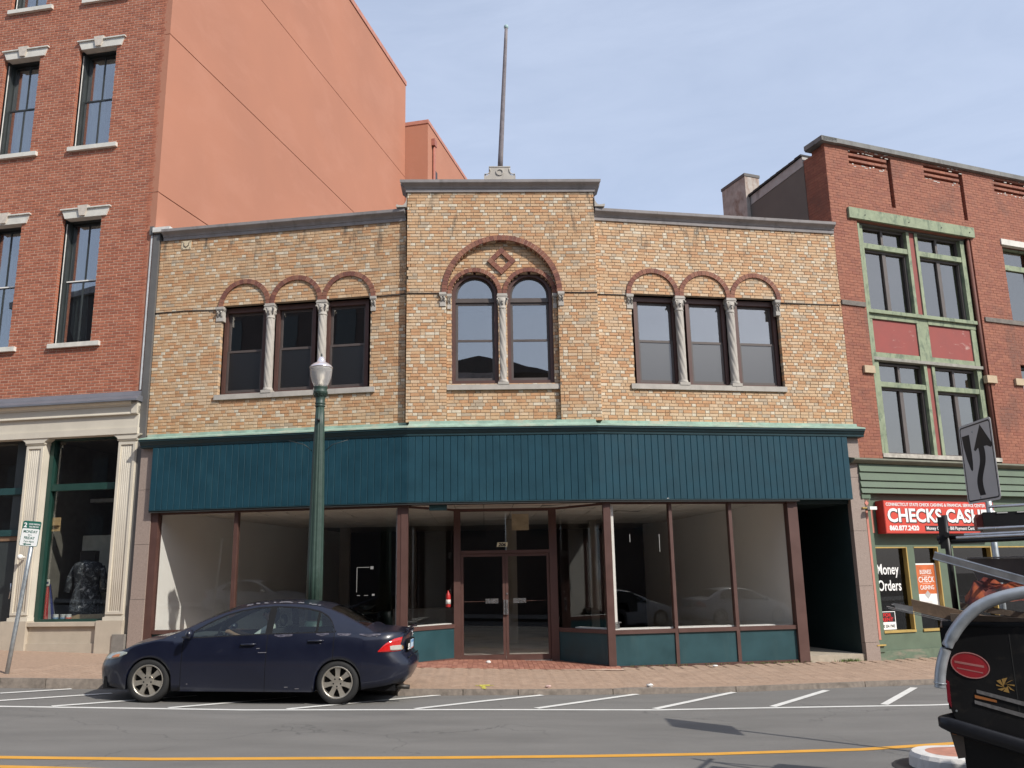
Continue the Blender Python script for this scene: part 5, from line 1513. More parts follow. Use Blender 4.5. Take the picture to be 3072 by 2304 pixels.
sx0, sy0 = -7.763, 15.0
psg = thing('parking_sign', 'white and green two hour parking sign on a leaning steel post', 'street sign', (sx0, sy0, sw(sx0, sy0)))
FK = Fr((0, 15.0), 0)
mb = MB()
lean = (-7.605 - sx0) / (2.0 - .315)
def px(z): return sx0 + lean * (z - .315)
for k in range(3):
    o_ = (-.032, 0, .032)[k]
    dd = (.0, -.028, .0)[k]
mb.tube([(px(z), sy0 + .03, z) for z in (.2, 1.0, 1.8, 2.72)], .034, 6)
mb.build('post', steel, psg)
tl = atan2(-.0, 1) ; tilt = -.095
def rrect(u0, u1, z0, z1, r, n=5):
    out = []
    for cx, cz, a0 in ((u1 - r, z1 - r, 0), (u0 + r, z1 - r, pi / 2), (u0 + r, z0 + r, pi), (u1 - r, z0 + r, 1.5 * pi)):
        out += [(cx + r * cos(a0 + pi / 2 * k / n), cz + r * sin(a0 + pi / 2 * k / n)) for k in range(n + 1)]
    return out
def rot(pts, c, a): return [(c[0] + (x - c[0]) * cos(a) - (z - c[1]) * sin(a), c[1] + (x - c[0]) * sin(a) + (z - c[1]) * cos(a)) for x, z in pts]
cs = (-7.598, 2.557)
sgreen = M('sign_green', (.012, .115, .085), .5); sw_ = M('sign_sheet_white', (.80, .81, .80), .45, .02)
mb = MB(); mb.plate(FK, rot(rrect(cs[0] - .152, cs[0] + .152, cs[1] - .208, cs[1] + .208, .03), cs, tilt), .0, .004); pl_ = mb.build('sign_plate', sgreen, psg)
mb = MB(); mb.plate(FK, rot(rrect(cs[0] - .144, cs[0] + .144, cs[1] - .200, cs[1] + .082, .022), cs, tilt), .0042, .0052); mb.build('white_field', sw_, pl_)
def st(s, x, z, size, mat, al='CENTER', sx=1, b=.0):
    p = rot([(cs[0] + x, cs[1] + z)], cs, tilt)[0]
    text('lettering', s, FK, p[0], p[1], size, mat, pl_, .007, al, sx=sx, tilt=tilt, ext=.0006, bold=b)
st('2', -.128, .102, .105, sw_, 'LEFT', b=.004); st('HOUR PARKING', .045, .145, .036, sw_, sx=.72, b=.0008); st('MAX PER DAY', .045, .102, .036, sw_, sx=.72, b=.0008)
st('MONDAY', 0, .012, .062, sgreen, sx=.86, b=.001); st('thru', 0, -.032, .036, sgreen); st('FRIDAY', 0, -.092, .062, sgreen, sx=.86, b=.001); st('7am-4pm', 0, -.145, .052, sgreen, sx=.9)
mb = MB(); mb.plate(FK, rot([(cs[0] + x, cs[1] + z) for x, z in ((-.095, -.176), (-.045, -.156), (-.045, -.168), (.05, -.168), (.05, -.184), (-.045, -.184), (-.045, -.196))], cs, tilt), .0053, .0063); mb.build('arrow', sgreen, pl_)

# traffic island with the keep right sign
isl = thing('traffic_island', 'white kerbed brick traffic island at the lower right', 'traffic island', (6.0, 8.7, Zr(6)))
def isl_out(r, n=10): return [(4.45 + r * -sin(pi * k / n) * 1.0, 8.79 + r * cos(pi * k / n)) for k in range(n + 1)] 
def ring(rad, z):
    L_ = [(4.47 - rad * sin(pi * k / 12), 8.78 + rad * cos(pi * k / 12)) for k in range(13)]
    return [(9.5, 9.05 + rad, Zr(9) + z)] + [(x, y, Zr(x) + z) for x, y in L_] + [(9.5, 9.05 - rad, Zr(9) + z)]
A1, A2, A3, A4 = ring(.40, -.02), ring(.385, .11), ring(.36, .145), ring(.24, .15)
mb = MB(); n = len(A1)
for P_, Q_ in ((A1, A2), (A2, A3), (A3, A4)): mb.add(P_ + Q_, [(i, i + 1, n + i + 1, n + i) for i in range(n - 1)], 0)
mb.build('island_kerb', M('island_white', (.62, .60, .57), .8, .12, 5, .2, 40, stain=.56, stain_amt=.6, stain_col=(.25, .23, .21)), isl)
mb = MB(); mb.add(ring(.243, .149), [tuple(range(n))]); mb.build('island_top', M('island_brick', (.42, .19, .13), .85, .2, 9, .3, 50), isl)
mb = MB(); B1, B2 = ring(.55, .006), ring(.39, .02); mb.add(B1 + B2, [(i, i + 1, n + i + 1, n + i) for i in range(n - 1)]); mb.build('island_skirt', M('island_black', (.02, .02, .02), .6), isl)  # flat black ring round the foot of the kerb
TRp = Vector((5.165, 8.563, 0)); TLp = Vector((5.20, 9.236, 0))
FKR, wk = frame_between((TLp.x, TLp.y), (TRp.x, TRp.y))
krs = thing('keep_right_sign', 'grey keep right sign with black curved arrow seen at a steep angle', 'street sign', (5.2, 8.9, Zr(5.2) + .15))
z0, z1 = 2.373, 3.215
refl = M('sign_sheet_grey', (.50, .49, .48), .4, .03, 6)
sblk = M('sign_ink', (.014, .013, .016), .45)
mb = MB(); mb.plate(FKR, rrect(0, wk, z0, z1, .045), -.004, .0); pl2 = mb.build('sign_plate', refl, krs)
mb = MB(); mb.band(FKR, rrect(.022, wk - .022, z0 + .022, z1 - .022, .035), rrect(.036, wk - .036, z0 + .036, z1 - .036, .026), .0002, .0012, closed=True); mb.build('black_border', sblk, pl2)
def sp(pts, nm):
    mb = MB(); mb.plate(FKR, [(x * wk, z0 + z * (z1 - z0)) for x, z in pts], .0002, .0014); return mb.build(nm, sblk, pl2)
sp([(.075, .86), (.31, .86), (.325, .62), (.32, .50), (.30, .42), (.27, .40), (.235, .42), (.155, .56), (.10, .72)], 'median_symbol')
mb = MB()
ctr = [(.50, .085), (.465, .16), (.455, .24), (.475, .30), (.535, .38), (.60, .45), (.635, .52), (.64, .60), (.625, .67)]
for _ in range(2):
    q_ = [ctr[0]]
    for a, b_ in zip(ctr[:-1], ctr[1:]): q_ += [(a[0] * .75 + b_[0] * .25, a[1] * .75 + b_[1] * .25), (a[0] * .25 + b_[0] * .75, a[1] * .25 + b_[1] * .75)]
    ctr = q_ + [ctr[-1]]
P2 = lambda p: (p[0] * wk, z0 + p[1] * (z1 - z0))
mb.band(FKR, [P2((p[0] - .085, p[1])) for p in ctr], [P2((p[0] + .085, p[1])) for p in ctr], .0002, .0014)
mb.build('arrow_shaft', sblk, pl2)
sp([(.40, .655), (.445, .635), (.53, .668), (.80, .668), (.91, .635), (.955, .655), (.945, .69), (.67, .945)], 'arrow_head')
mb = MB(); mb.tube([(5.225, 8.895, Zr(5.2) + .1), (5.225, 8.895, 3.1)], .032, 8); mb.build('post', steel, krs)
mb = MB()
for zz_ in (z0 + .05, z1 - .10): mb.tube([FKR.P(wk * .42, zz_, -.04), FKR.P(wk * .42, zz_, .006)], .008, 6)
mb.build('sign_bolt', steel, krs)

# things in the left shop window
flg = thing('flag_banner', 'folded red white and blue flag stood in the left shop window', 'flag', FA.P(-2.28, .98, -.45))
mb = MB()
for k, (m_, u0, u1) in enumerate(((0, 0, .09), (1, .09, .16), (2, .16, .21), (1, .21, .25))):
    for j in range(6):
        z0_, z1_ = .98 + .75 * j / 6, .98 + .75 * (j + 1) / 6
        s0, s1 = 1 - .72 * j / 6, 1 - .72 * (j + 1) / 6
        mb.quad(FA.P(-2.40 + u0 * s0 * 1.3 + .035 * j / 6, z0_, -.45 - .02 * (k % 2)), FA.P(-2.40 + u1 * s0 * 1.3 + .035 * j / 6, z0_, -.45 - .02 * ((k + 1) % 2)), FA.P(-2.40 + u1 * s1 * 1.3 + .035 * (j + 1) / 6, z1_, -.45 - .02 * ((k + 1) % 2)), FA.P(-2.40 + u0 * s1 * 1.3 + .035 * (j + 1) / 6, z1_, -.45 - .02 * (k % 2)), m_)
mb.build('cloth', [M('flag_red', (.42, .025, .03), .8), M('flag_white', (.75, .74, .72), .8), M('flag_blue', (.03, .04, .16), .8)], flg, fix=False)
mb = MB(); mb.fbox(FA, -2.43, -2.32, 1.70, 1.83, -.47, -.44); mb.build('white_top', whitepaint, flg); mb = MB(); mb.fbox(FA, -2.427, -2.323, 1.735, 1.785, -.439, -.436); mb.build('blue_band', M('flag_blue', (.03, .04, .16), .8), flg)
cw_ = M('can_white', (.62, .64, .66), .4); cb_ = M('can_blue', (.10, .20, .36), .4); cr_ = M('can_red', (.5, .12, .08), .4)
for k, (u, c2, lb) in enumerate(((-2.07, cw_, 'white tin beside the flag in the left shop window'), (-1.895, cb_, 'blue banded tin in the middle of the shop window sill'), (-1.77, cr_, 'tin with red band nearest the patterned coat'))):
    p = FA.P(u, 0, -.42); c0 = thing('tin_can', lb, 'can', (p.x, p.y, .972), group='tins on the shop window sill')
    mb = MB(); mb.lathe((p.x, p.y, .972), [(.055, 0), (.058, .005), (.055, .012), (.055, .128), (.058, .135), (.055, .14)], 16); mb.build('can_body', cw_, c0)
    mb = MB(); mb.lathe((p.x, p.y, .972), [(.0558, .03), (.0558, .08)], 16); mb.build('can_band', cb_ if k < 2 else cr_, c0)
p = FA.P(-1.67, 0, -.8)
dum = thing('dress_form', 'dark patterned coat on a dress form behind the left shop window', 'dress form', (p.x, p.y, 1.09))
m, nt, nn, ll, bs = new_mat('camouflage_cloth')
c = ramp(nn, ll, noise(nn, ll, pos(nn, ll), 11, 2, .5, .8), [(.40, (.03, .034, .045)), (.50, (.12, .13, .15)), (.57, (.05, .06, .085)), (.64, (.42, .43, .46))])
nn[-1] if False else None
ll.new(c, bs.inputs['Base Color']); bs.inputs['Roughness'].default_value = .9
for nd in nn:
    if nd.type == 'VALTORGB': nd.color_ramp.interpolation = 'CONSTANT'
mb = MB(); mb.lathe((p.x, p.y, 1.09), [(.30, 0), (.34, .12), (.31, .3), (.25, .52), (.24, .66), (.27, .80), (.30, .95), (.27, 1.06), (.14, 1.12), (.08, 1.14)], 24, 0, lambda q, z, a: q * (1 + .05 * sin(5 * a + z * 3)) * (.8 + .2 * abs(cos(a)))); mb.build('coat', m, dum)
mb = MB()
for s in (-1, 1): mb.tube([(p.x + s * .27, p.y, 2.08), (p.x + s * .36, p.y - .03, 1.85), (p.x + s * .38, p.y - .08, 1.55)], .07, 8)
mb.build('sleeve', m, dum)
mb = MB(); mb.box(p.x - .16, p.x + .16, p.y - .1, p.y + .1, 2.10, 2.42); mb.build('hood', M('hood_dark', (.018, .018, .02), .9), dum)
ank = MB()

# litter and weeds at the kerb and along the base
for k, (x, y, s, lb) in enumerate(((2.62, 14.55, .06, 'crumpled white paper lying on the kerb edge'), (.055, 17.45, .05, 'small white scrap of paper on the entry bricks'), (.98, 14.35, .045, 'pinkish scrap of litter on the pavement by the kerb'), (4.32, 16.98, .05, 'white scrap by the foot of the teal panels'))):
    mb = MB(); mb.ball((x, y, (sw(x, y) if y < 17.3 else .10) + s * .35), s, s * .7, s * .45, 7)
    for i, v_ in enumerate(mb.v): mb.v[i] = v_ + Vector((rng.uniform(-1, 1), rng.uniform(-1, 1), rng.uniform(-.5, .8))) * s * .22
    o = mb.build('litter', M('litter_%d' % (k == 2), (.75, .73, .7) if k != 2 else (.6, .42, .38), .8), None); tag(o, lb, 'litter')
mb = MB()
for k in range(420):
    t = rng.random()
    if t < .45: u = rng.gauss(4.85, .12); d = rng.uniform(.09, .20)
    elif t < .8: u = rng.uniform(2.6, 4.1); d = rng.uniform(.06, .14)
    else: u = rng.uniform(.3, 2.4); d = rng.uniform(.06, .10)
    p = FR.P(u, 0, d); z = sw(p.x, p.y); h = rng.uniform(.02, .07 if t < .45 else .05); a = rng.uniform(0, 2 * pi); w = rng.uniform(.004, .009); l = rng.uniform(.3, .9) * h
    q = Vector((cos(a), sin(a), 0))
    mb.add([(p.x - w * sin(a), p.y + w * cos(a), z), (p.x + w * sin(a), p.y - w * cos(a), z), (p.x + q.x * l, p.y + q.y * l, z + h)], [(0, 1, 2)])
tag(mb.build('weeds', M('weed_green', (.10, .14, .035), .8, .3, 20), None, fix=False), 'low weeds growing in the joint along the foot of the shop front', 'weeds', kind='stuff')

# ================================================================== PARKED CAR  (x forward from the front axle, y towards the camera side, z up)
wf, wr2 = Vector((-4.816, 13.148, 0)), Vector((-2.143, 13.056, 0))
fwd = (wf - wr2).normalized(); side = Vector((fwd.y, -fwd.x, 0))
if side.y > 0: side = -side
CW = .875
c0 = wf - side * .845
carang = atan2(fwd.y, fwd.x)
pitch_z0, pitch_z1 = .050, -.020          # road under front and rear wheels
car = thing('sedan_car', 'dark navy four door sedan parked at the kerb in front of the shop', 'car', (c0.x, c0.y, pitch_z0))
car.rotation_euler = (0, atan2(pitch_z0 - pitch_z1, -2.674) * -1 - pi if False else 0, carang)
car.rotation_euler = Matrix(((fwd.x, side.x, 0), (fwd.y, side.y, 0), (0, 0, 1))).to_euler()
# x forward, y to the near side: left-handed check
car_flip = (Vector((fwd.x, fwd.y, 0)).cross(side)).z
YS = 1 if car_flip > 0 else -1
R3 = Matrix(((fwd.x, side.x * YS, 0), (fwd.y, side.y * YS, 0), (0, 0, 1)))
car.rotation_euler = (R3 @ Matrix.Rotation(atan2(pitch_z0 - pitch_z1, 2.674) * -1, 3, 'Y')).to_euler()
navy = M('navy_paint', (.0042, .0062, .0185), .34, .10, 3, coat=.5, local=True, stain=.62, stain_amt=.12, stain_col=(.09, .09, .10), stain_scale=(2, 2, 2))
navyw = M('worn_navy_paint', (.09, .085, .11), .6, .6, 14, local=True, stain=.45, stain_amt=.9, stain_col=(.02, .02, .04), stain_scale=(6, 6, 20))
blk = M('car_black_trim', (.008, .008, .009), .7, spec=.2)
tyre = M('tyre_rubber', (.016, .016, .016), .8, .2, 10, local=True)
rimm = M('alloy_rim', (.56, .52, .45), .35, .1, 8, metal=.85, local=True)
cin = M('car_interior', (.055, .055, .052), .9)
def W(x): return interp(x, [-3.70, -3.62, -3.52, -3.40, -3.1, -2.7, -1.35, 0, .2, .42, .60, .74, .82, .88], [.60, .70, .775, .82, .852, .87, .875, .868, .855, .82, .755, .65, .54, .38])
def BELT(x): return interp(x, [-3.70, -3.4, -3.15, -2.6, -1.6, -.7, -.3, -.1, .2, .45, .62, .75, .88], [.985, .99, .975, .985, .95, .895, .885, .87, .80, .725, .68, .63, .57])
def TOP(x): return interp(x, [-3.70, -3.5, -3.3, -3.12, -2.85, -2.6, -2.35, -2.1, -1.8, -1.5, -1.25, -1.05, -.8, -.5, -.2, .0, .25, .45, .62, .75, .88],
                        [1.00, 1.035, 1.045, 1.06, 1.20, 1.315, 1.388, 1.42, 1.428, 1.415, 1.385, 1.345, 1.25, 1.11, .965, .92, .865, .81, .75, .685, .58])
def RAIL(x): return interp(x, [-3.2, -3.05, -2.9, -2.7, -2.5, -2.3, -2.0, -1.7, -1.4, -1.15, -.95, -.7, -.5, -.35, -.2, -.1], [.99, 1.06, 1.13, 1.225, 1.30, 1.345, 1.372, 1.37, 1.345, 1.29, 1.23, 1.13, 1.03, .955, .905, .872])
def GT(x): return interp(x, [-2.62, -2.595, -2.55, -2.48, -2.35, -2.15, -1.9, -1.7, -1.45, -1.2, -1.0, -.8, -.62, -.5], [.985, 1.05, 1.13, 1.20, 1.262, 1.30, 1.318, 1.32, 1.303, 1.255, 1.195, 1.10, .99, .90])
def SILL(x): return interp(x, [-3.70, -3.45, -3.1, -2.9, -2.3, -.4, .3, .6, .88], [.30, .26, .22, .17, .17, .165, .175, .215, .235])
AR = .335
def ZBOT(x):
    z = SILL(x)
    for xc in (0.0, -2.70):
        d = abs(x - xc)
        if d < AR: z = max(z, .30 + sqrt(AR * AR - d * d) - .012)
    return z
def PROF(z, x):
    zz_ = interp(z, [.15, .22, .34, .40, .46, .60, .74, .86, .96, 1.05], [.955, .972, .978, .992, 1.0, 1.0, .99, .975, .945, .90])
    return zz_
def YRAIL(z): return .80 - max(0, z - .93) * .52
def XF(z): return interp(z, [.15, .22, .35, .45, .52, .58, .66, .74], [.82, .84, .865, .875, .86, .83, .77, .66])
def XR(z): return interp(z, [.2, .28, .36, .50, .60, .635, .66, .80, .93, 1.0, 1.05], [-3.50, -3.60, -3.665, -3.70, -3.695, -3.66, -3.605, -3.57, -3.60, -3.625, -3.63])
def smooth(t): t = min(1, max(0, t)); return t * t * (3 - 2 * t)
def SKEW(x, z):
    if x > .2: return x + (XF(z) - .88) * smooth((x - .2) / .68)
    if x < -3.15: return x + (XR(z) + 3.70) * smooth((-3.15 - x) / .55)
    return x
xs = set([-3.70, -3.66, -3.62, -3.57, -3.52, -3.46, -3.40, -3.3, -3.2, -3.12, .88, .86, .82, .78, .74, .70, .66, .60, .52])
xs |= set(round(-3.12 + k * .06, 3) for k in range(62) if -3.12 + k * .06 < .5)
for xc in (0.0, -2.70):
    for k in range(13):
        a = pi * k / 12
        xs.add(round(xc + AR * cos(a), 4)); 
    xs.add(round(xc + AR + .004, 4)); xs.add(round(xc - AR - .004, 4))
SEAMS = [-.46, -1.665, -2.62]
for s in SEAMS: xs |= {s - .005, s + .005}
xs |= {-1.62, -1.72, -2.56, -2.58, -2.6, -.55, -1.05, -2.50, -.16}
xs = sorted(xs)
xx = [xs[0]]
for x in xs[1:]:
    if x - xx[-1] > .0035: xx.append(x)
xs = xx
def station(x):
    zb, be, tp = ZBOT(x), BELT(x), TOP(x)
    w = W(x)
    pts = [(w * .80, zb + .0), (w * PROF(zb, x), zb)]
    for k in range(1, 8):
        z = zb + (be - zb) * k / 7
        pts.append((w * PROF(z, x), z))
    yb = pts[-1][0]
    cab = -3.2 < x < -.1
    if cab:
        rz = max(RAIL(x), be + .004); gt = min(max(GT(x) if -2.62 < x < -.5 else be, be + .002), rz - .002)
        ry = min(yb - .012, YRAIL(rz) * min(1, w / .86))
        def ly(z): return (yb - .012) + (ry - (yb - .012)) * (z - be) / max(.001, rz - be)
        gb = be + min(.014, (gt - be) * .5)
        pts += [(ly(gb), gb), (ly((gb + gt) / 2) + .006 * (rz - be), (gb + gt) / 2), (ly(gt), gt), (ly(min(rz, gt + .022)) if rz - gt > .03 else ly((gt + rz) / 2), min(rz, gt + .022) if rz - gt > .03 else (gt + rz) / 2), (ry, rz)]
    else:
        rz, ry = be + .006, yb - .035
        for k in range(1, 6): pts.append((yb - .035 * k / 5, be + .006 * k / 5 + .0))
    E = pts[-1]
    for t in (.10, .3, .55, .8, 1.0):
        z = E[1] + (tp - E[1]) * (1 - (1 - t) ** 2.1) if tp > E[1] else E[1] + (tp - E[1]) * t
        pts.append((E[0] * (1 - t), z))
    return pts
ST = [station(x) for x in xs]
NR = len(ST[0])
def V3(i, j, s):
    y, z = ST[i][j]
    return Vector((SKEW(xs[i], z), s * y * YS, z))
body, glass_f, glass_r, wsh, rsh = MB(), None, None, MB(), MB()
parts = {k: MB() for k in ('body', 'front_door', 'rear_door', 'front_window', 'rear_window', 'windscreen', 'rear_screen', 'pillar', 'seam')}
other = {k: MB() for k in ('front_door', 'rear_door', 'front_window', 'rear_window', 'pillar', 'seam')}
for s in (1, -1):
    for i in range(len(xs) - 1):
        xm = (xs[i] + xs[i + 1]) / 2
        for j in range(NR - 1):
            q = [V3(i, j, s), V3(i + 1, j, s), V3(i + 1, j + 1, s), V3(i, j + 1, s)]
            tgt = 'body'
            seam = any(abs(xm - sm) < .005 for sm in SEAMS)
            if 1 <= j <= 7:
                if seam: tgt = 'seam'
                elif -1.665 < xm < -.46: tgt = 'front_door'
                elif -2.62 < xm < -1.665 and not (j < 4 and xm < -2.34): tgt = 'rear_door'
            elif j == 8: tgt = 'pillar' if -2.62 < xm < -.46 else 'body'
            elif j in (9, 10):
                if -2.60 < xm < -.52:
                    if -1.72 < xm < -1.61: tgt = 'pillar'
                    elif xm > -1.61: tgt = 'front_window'
                    else: tgt = 'pillar' if -2.385 < xm < -2.35 else 'rear_window'
            elif j == 11: tgt = 'pillar' if -2.66 < xm < -.40 else 'body'
            elif j >= 14:
                if -1.02 < xm < -.17: tgt = 'windscreen'
                elif -3.06 < xm < -2.50: tgt = 'rear_screen'
            mbx = other[tgt] if (s < 0 and tgt in other) else parts[tgt]
            mbx.add(q, [(0, 1, 2, 3)], 0, True)
    # end caps
for i in (0, len(xs) - 1):
    for j in range(NR - 1):
        a, b_ = V3(i, j, 1), V3(i, j + 1, 1)
        c_, d_ = V3(i, j + 1, -1), V3(i, j, -1)
        bul = .035 if i else -.035
        m0, m1 = (a + d_) / 2 + Vector((bul, 0, 0)), (b_ + c_) / 2 + Vector((bul, 0, 0))
        parts['body'].add([a, b_, m1, m0, c_, d_], [(0, 1, 2, 3), (3, 2, 4, 5)], 0, True)
def cbuild(mb, name, mat, parent=car): return mb.build(name, mat, parent, local=True)
bo = cbuild(parts['body'], 'body', navy)
cbuild(parts['seam'], 'door_gap', blk, bo); 
cbuild(parts['pillar'], 'window_trim', blk); cbuild(other['pillar'], 'window_trim', blk); cbuild(other['seam'], 'door_gap', blk, bo)
cbuild(parts['windscreen'], 'windscreen', g_car); cbuild(parts['rear_screen'], 'rear_screen', glass('rear_glass', (.12, .12, .12), .05, .9))
rdark = M('car_bright_scuff', (.17, .165, .18), .6, .3, 20, local=True)
for dn, wn_ in (('front_door', 'front_window'), ('rear_door', 'rear_window')):
    for S_, dct in ((1, parts), (-1, other)):
        d = cbuild(dct[dn], 'car_door', navy)
        cbuild(dct[wn_], 'side_window', g_car, d)
        hx, hz = (-1.40, .815) if dn == 'front_door' else (-2.36, .872)
        y = W(hx) * PROF(hz, hx)
        t = MB(); t.tube([(hx - .11, S_ * YS * (y - .01), hz), (hx - .09, S_ * YS * (y + .028), hz + .004), (hx + .09, S_ * YS * (y + .028), hz - .004), (hx + .11, S_ * YS * (y - .01), hz - .006)], .014, 8); cbuild(t, 'door_handle', navy, d)
# wheels
def wheel(x, s, z=.305):
    yo = s * YS * .845
    R = .305
    w = bpy.data.objects.new('wheel', None); COL.objects.link(w); w.parent = car; BASE[w] = BASE[car]
    w.location = (x, yo, z)
    n = 40
    t = MB(); prof = [(.215, .0), (.225, .012), (.27, .010), (.295, -.008), (.305, -.04), (.305, -.16), (.29, -.185), (.215, -.19)]
    vs = []
    for r, d in prof:
        for k in range(n): a = 2 * pi * k / n; vs.append((r * cos(a), s * YS * d, r * sin(a)))
    t.add(vs, [(i * n + k, i * n + (k + 1) % n, (i + 1) * n + (k + 1) % n, (i + 1) * n + k) for i in range(len(prof) - 1) for k in range(n)], 0, True)
    cbuild(t, 'tyre', tyre, w)
    t = MB(); prof = [(.222, .008), (.213, .014), (.203, .006), (.195, -.03), (.19, -.12)]
    vs = []
    for r, d in prof:
        for k in range(n): a = 2 * pi * k / n; vs.append((r * cos(a), s * YS * d, r * sin(a)))
    t.add(vs, [(i * n + k, i * n + (k + 1) % n, (i + 1) * n + (k + 1) % n, (i + 1) * n + k) for i in range(len(prof) - 1) for k in range(n)], 0, True)
    # seven spokes flaring outwards, hub with nut holes
    for k in range(7):
        a = pi / 2 + 2 * pi * k / 7
        pts = []
        for r, hw, d in ((.05, .034, .004), (.12, .030, .004), (.17, .036, .0), (.206, .048, -.004)):
            for sg in (-1, 1): pts.append((r * cos(a) - sg * hw * sin(a), s * YS * d, r * sin(a) + sg * hw * cos(a)))
        t.add(pts, [(0, 1, 3, 2), (2, 3, 5, 4), (4, 5, 7, 6)], 0)
        bk = [(p[0], p[1] - s * YS * .025, p[2]) for p in pts]
        t.add(pts + bk, [(0, 2, 10, 8), (2, 4, 12, 10), (4, 6, 14, 12), (1, 9, 11, 3), (3, 11, 13, 5), (5, 13, 15, 7)], 0)
    hub = [(.078 * cos(2 * pi * k / 24), s * YS * .010, .078 * sin(2 * pi * k / 24)) for k in range(24)]
    hb = [(.088 * cos(2 * pi * k / 24), s * YS * -.01, .088 * sin(2 * pi * k / 24)) for k in range(24)]
    t.add(hub, [tuple(range(24))], 0); t.add(hub + hb, [(k, (k + 1) % 24, 24 + (k + 1) % 24, 24 + k) for k in range(24)], 0)
    cbuild(t, 'rim', rimm, w)
    t = MB()
    for k in range(5):
        a = pi / 2 + 2 * pi * (k + .5) / 5
        c_ = (.055 * cos(a), s * YS * .0115, .055 * sin(a))
        t.add([(c_[0] + .012 * cos(q * pi / 4), c_[1], c_[2] + .012 * sin(q * pi / 4)) for q in range(8)], [tuple(range(8))])
    t.add([(.20 * cos(2 * pi * k / 24), s * YS * -.06, .20 * sin(2 * pi * k / 24)) for k in range(24)], [tuple(range(24))])
    cbuild(t, 'wheel_back', blk, w)
for x in (0.0, -2.70):
    for s in (1, -1): wheel(x, s)
# wheel wells and underbody
t = MB()
t.box(-3.5, .7, -.68, .68, .18, .34)
for xc in (0.0, -2.70): t.box(xc - .36, xc + .36, -.60, .60, .2, .75)
cbuild(t, 'underbody', blk)
# lamps: patches a few mm proud of the skin, wrapping the corners
def skin(p, z, s=1, rear=True, off=.006):
    """p<1 along the side towards the end, p>1 across the end towards the middle"""
    if rear:
        if p <= 1:
            x = -3.22 + p * (-3.69 + 3.22); return Vector((SKEW(x, z), s * YS * (W(x) * PROF(z, x) + off), z)) + Vector((-off * p, 0, 0))
        y0 = W(-3.69) * PROF(z, -3.69)
        y = y0 * (1 - (p - 1)); return Vector((SKEW(-3.69, z) - off - .03 * (p - 1), s * YS * y, z))
    if p <= 1:
        x = .30 + p * (.86 - .30); return Vector((SKEW(x, z) + off * p, s * YS * (W(x) * PROF(z, x) + off), z))
    y0 = W(.86) * PROF(z, .86); y = y0 * (1 - (p - 1)); return Vector((SKEW(.86, z) + off, s * YS * y, z))
def patch(poly, mat, name, s, rear, off=.006, parent=None, n=14):
    """poly: list of (p, zlow, zhigh) ribs"""
    t = MB(); vs = []
    for k in range(n + 1):
        p = poly[0][0] + (poly[-1][0] - poly[0][0]) * k / n
        zl = interp(p, [q[0] for q in poly], [q[1] for q in poly]); zh = interp(p, [q[0] for q in poly], [q[2] for q in poly])
        for m_ in range(5): vs.append(skin(p, zl + (zh - zl) * m_ / 4, s, rear, off))
    t.add(vs, [(k * 5 + m_, (k + 1) * 5 + m_, (k + 1) * 5 + m_ + 1, k * 5 + m_ + 1) for k in range(n) for m_ in range(4)], 0, True)
    ed = [vs[k * 5] for k in range(n + 1)] + [vs[k * 5 + 4] for k in range(n, -1, -1)]
    cx = sum((Vector(v) for v in ed), Vector()) / len(ed)
    inn = [Vector(v) + Vector((.03 if rear else -.03, -s * YS * .03, 0)) for v in ed]
    m_ = len(ed); t.add(ed + inn, [(k, (k + 1) % m_, m_ + (k + 1) % m_, m_ + k) for k in range(m_)], 0)
    return cbuild(t, name, mat, parent or car)
lred = M('lamp_lens_red', (.50, .012, .012), .12, .1, 20, coat=1.0, local=True); lclr = M('lamp_lens_clear', (.36, .34, .30), .15, .1, 20, coat=1.0, local=True); lamb = M('lamp_lens_amber', (.75, .38, .10), .15, coat=1.0)
for s in (1, -1):
    tlmp = patch([(.12, .72, .735), (.4, .72, .83), (.75, .725, .905), (1.0, .73, .925), (1.12, .745, .935), (1.35, .82, .935), (1.55, .86, .93)], lred, 'tail_light', s, True)
    patch([(.62, .745, .80), (.72, .74, .808), (.95, .74, .81), (1.03, .745, .805)], lclr, 'reverse_lens', s, True, .011, tlmp)
    patch([(1.035, .745, .805), (1.10, .742, .808), (1.16, .75, .80)], lamb, 'amber_lens', s, True, .011, tlmp)
    hl = patch([(.12, .668, .69), (.35, .61, .70), (.6, .58, .685), (.85, .57, .655), (1.1, .565, .62), (1.4, .57, .60)], M('headlamp_lens', (.34, .37, .34), .12, .2, 25, coat=1.0, local=True), 'headlight', s, False)
    patch([(.36, .625, .665), (.5, .61, .655), (.62, .605, .63)], M('marker_orange', (.55, .22, .10), .3), 'side_marker', s, False, .010, hl)
    # mirrors
    t = MB(); t.ball((-.60, s * YS * 1.0, .955), .055, .095, .072, 10); t.tube([(-.56, s * YS * .84, .91), (-.58, s * YS * .93, .93)], .03, 8); cbuild(t, 'wing_mirror', navy)
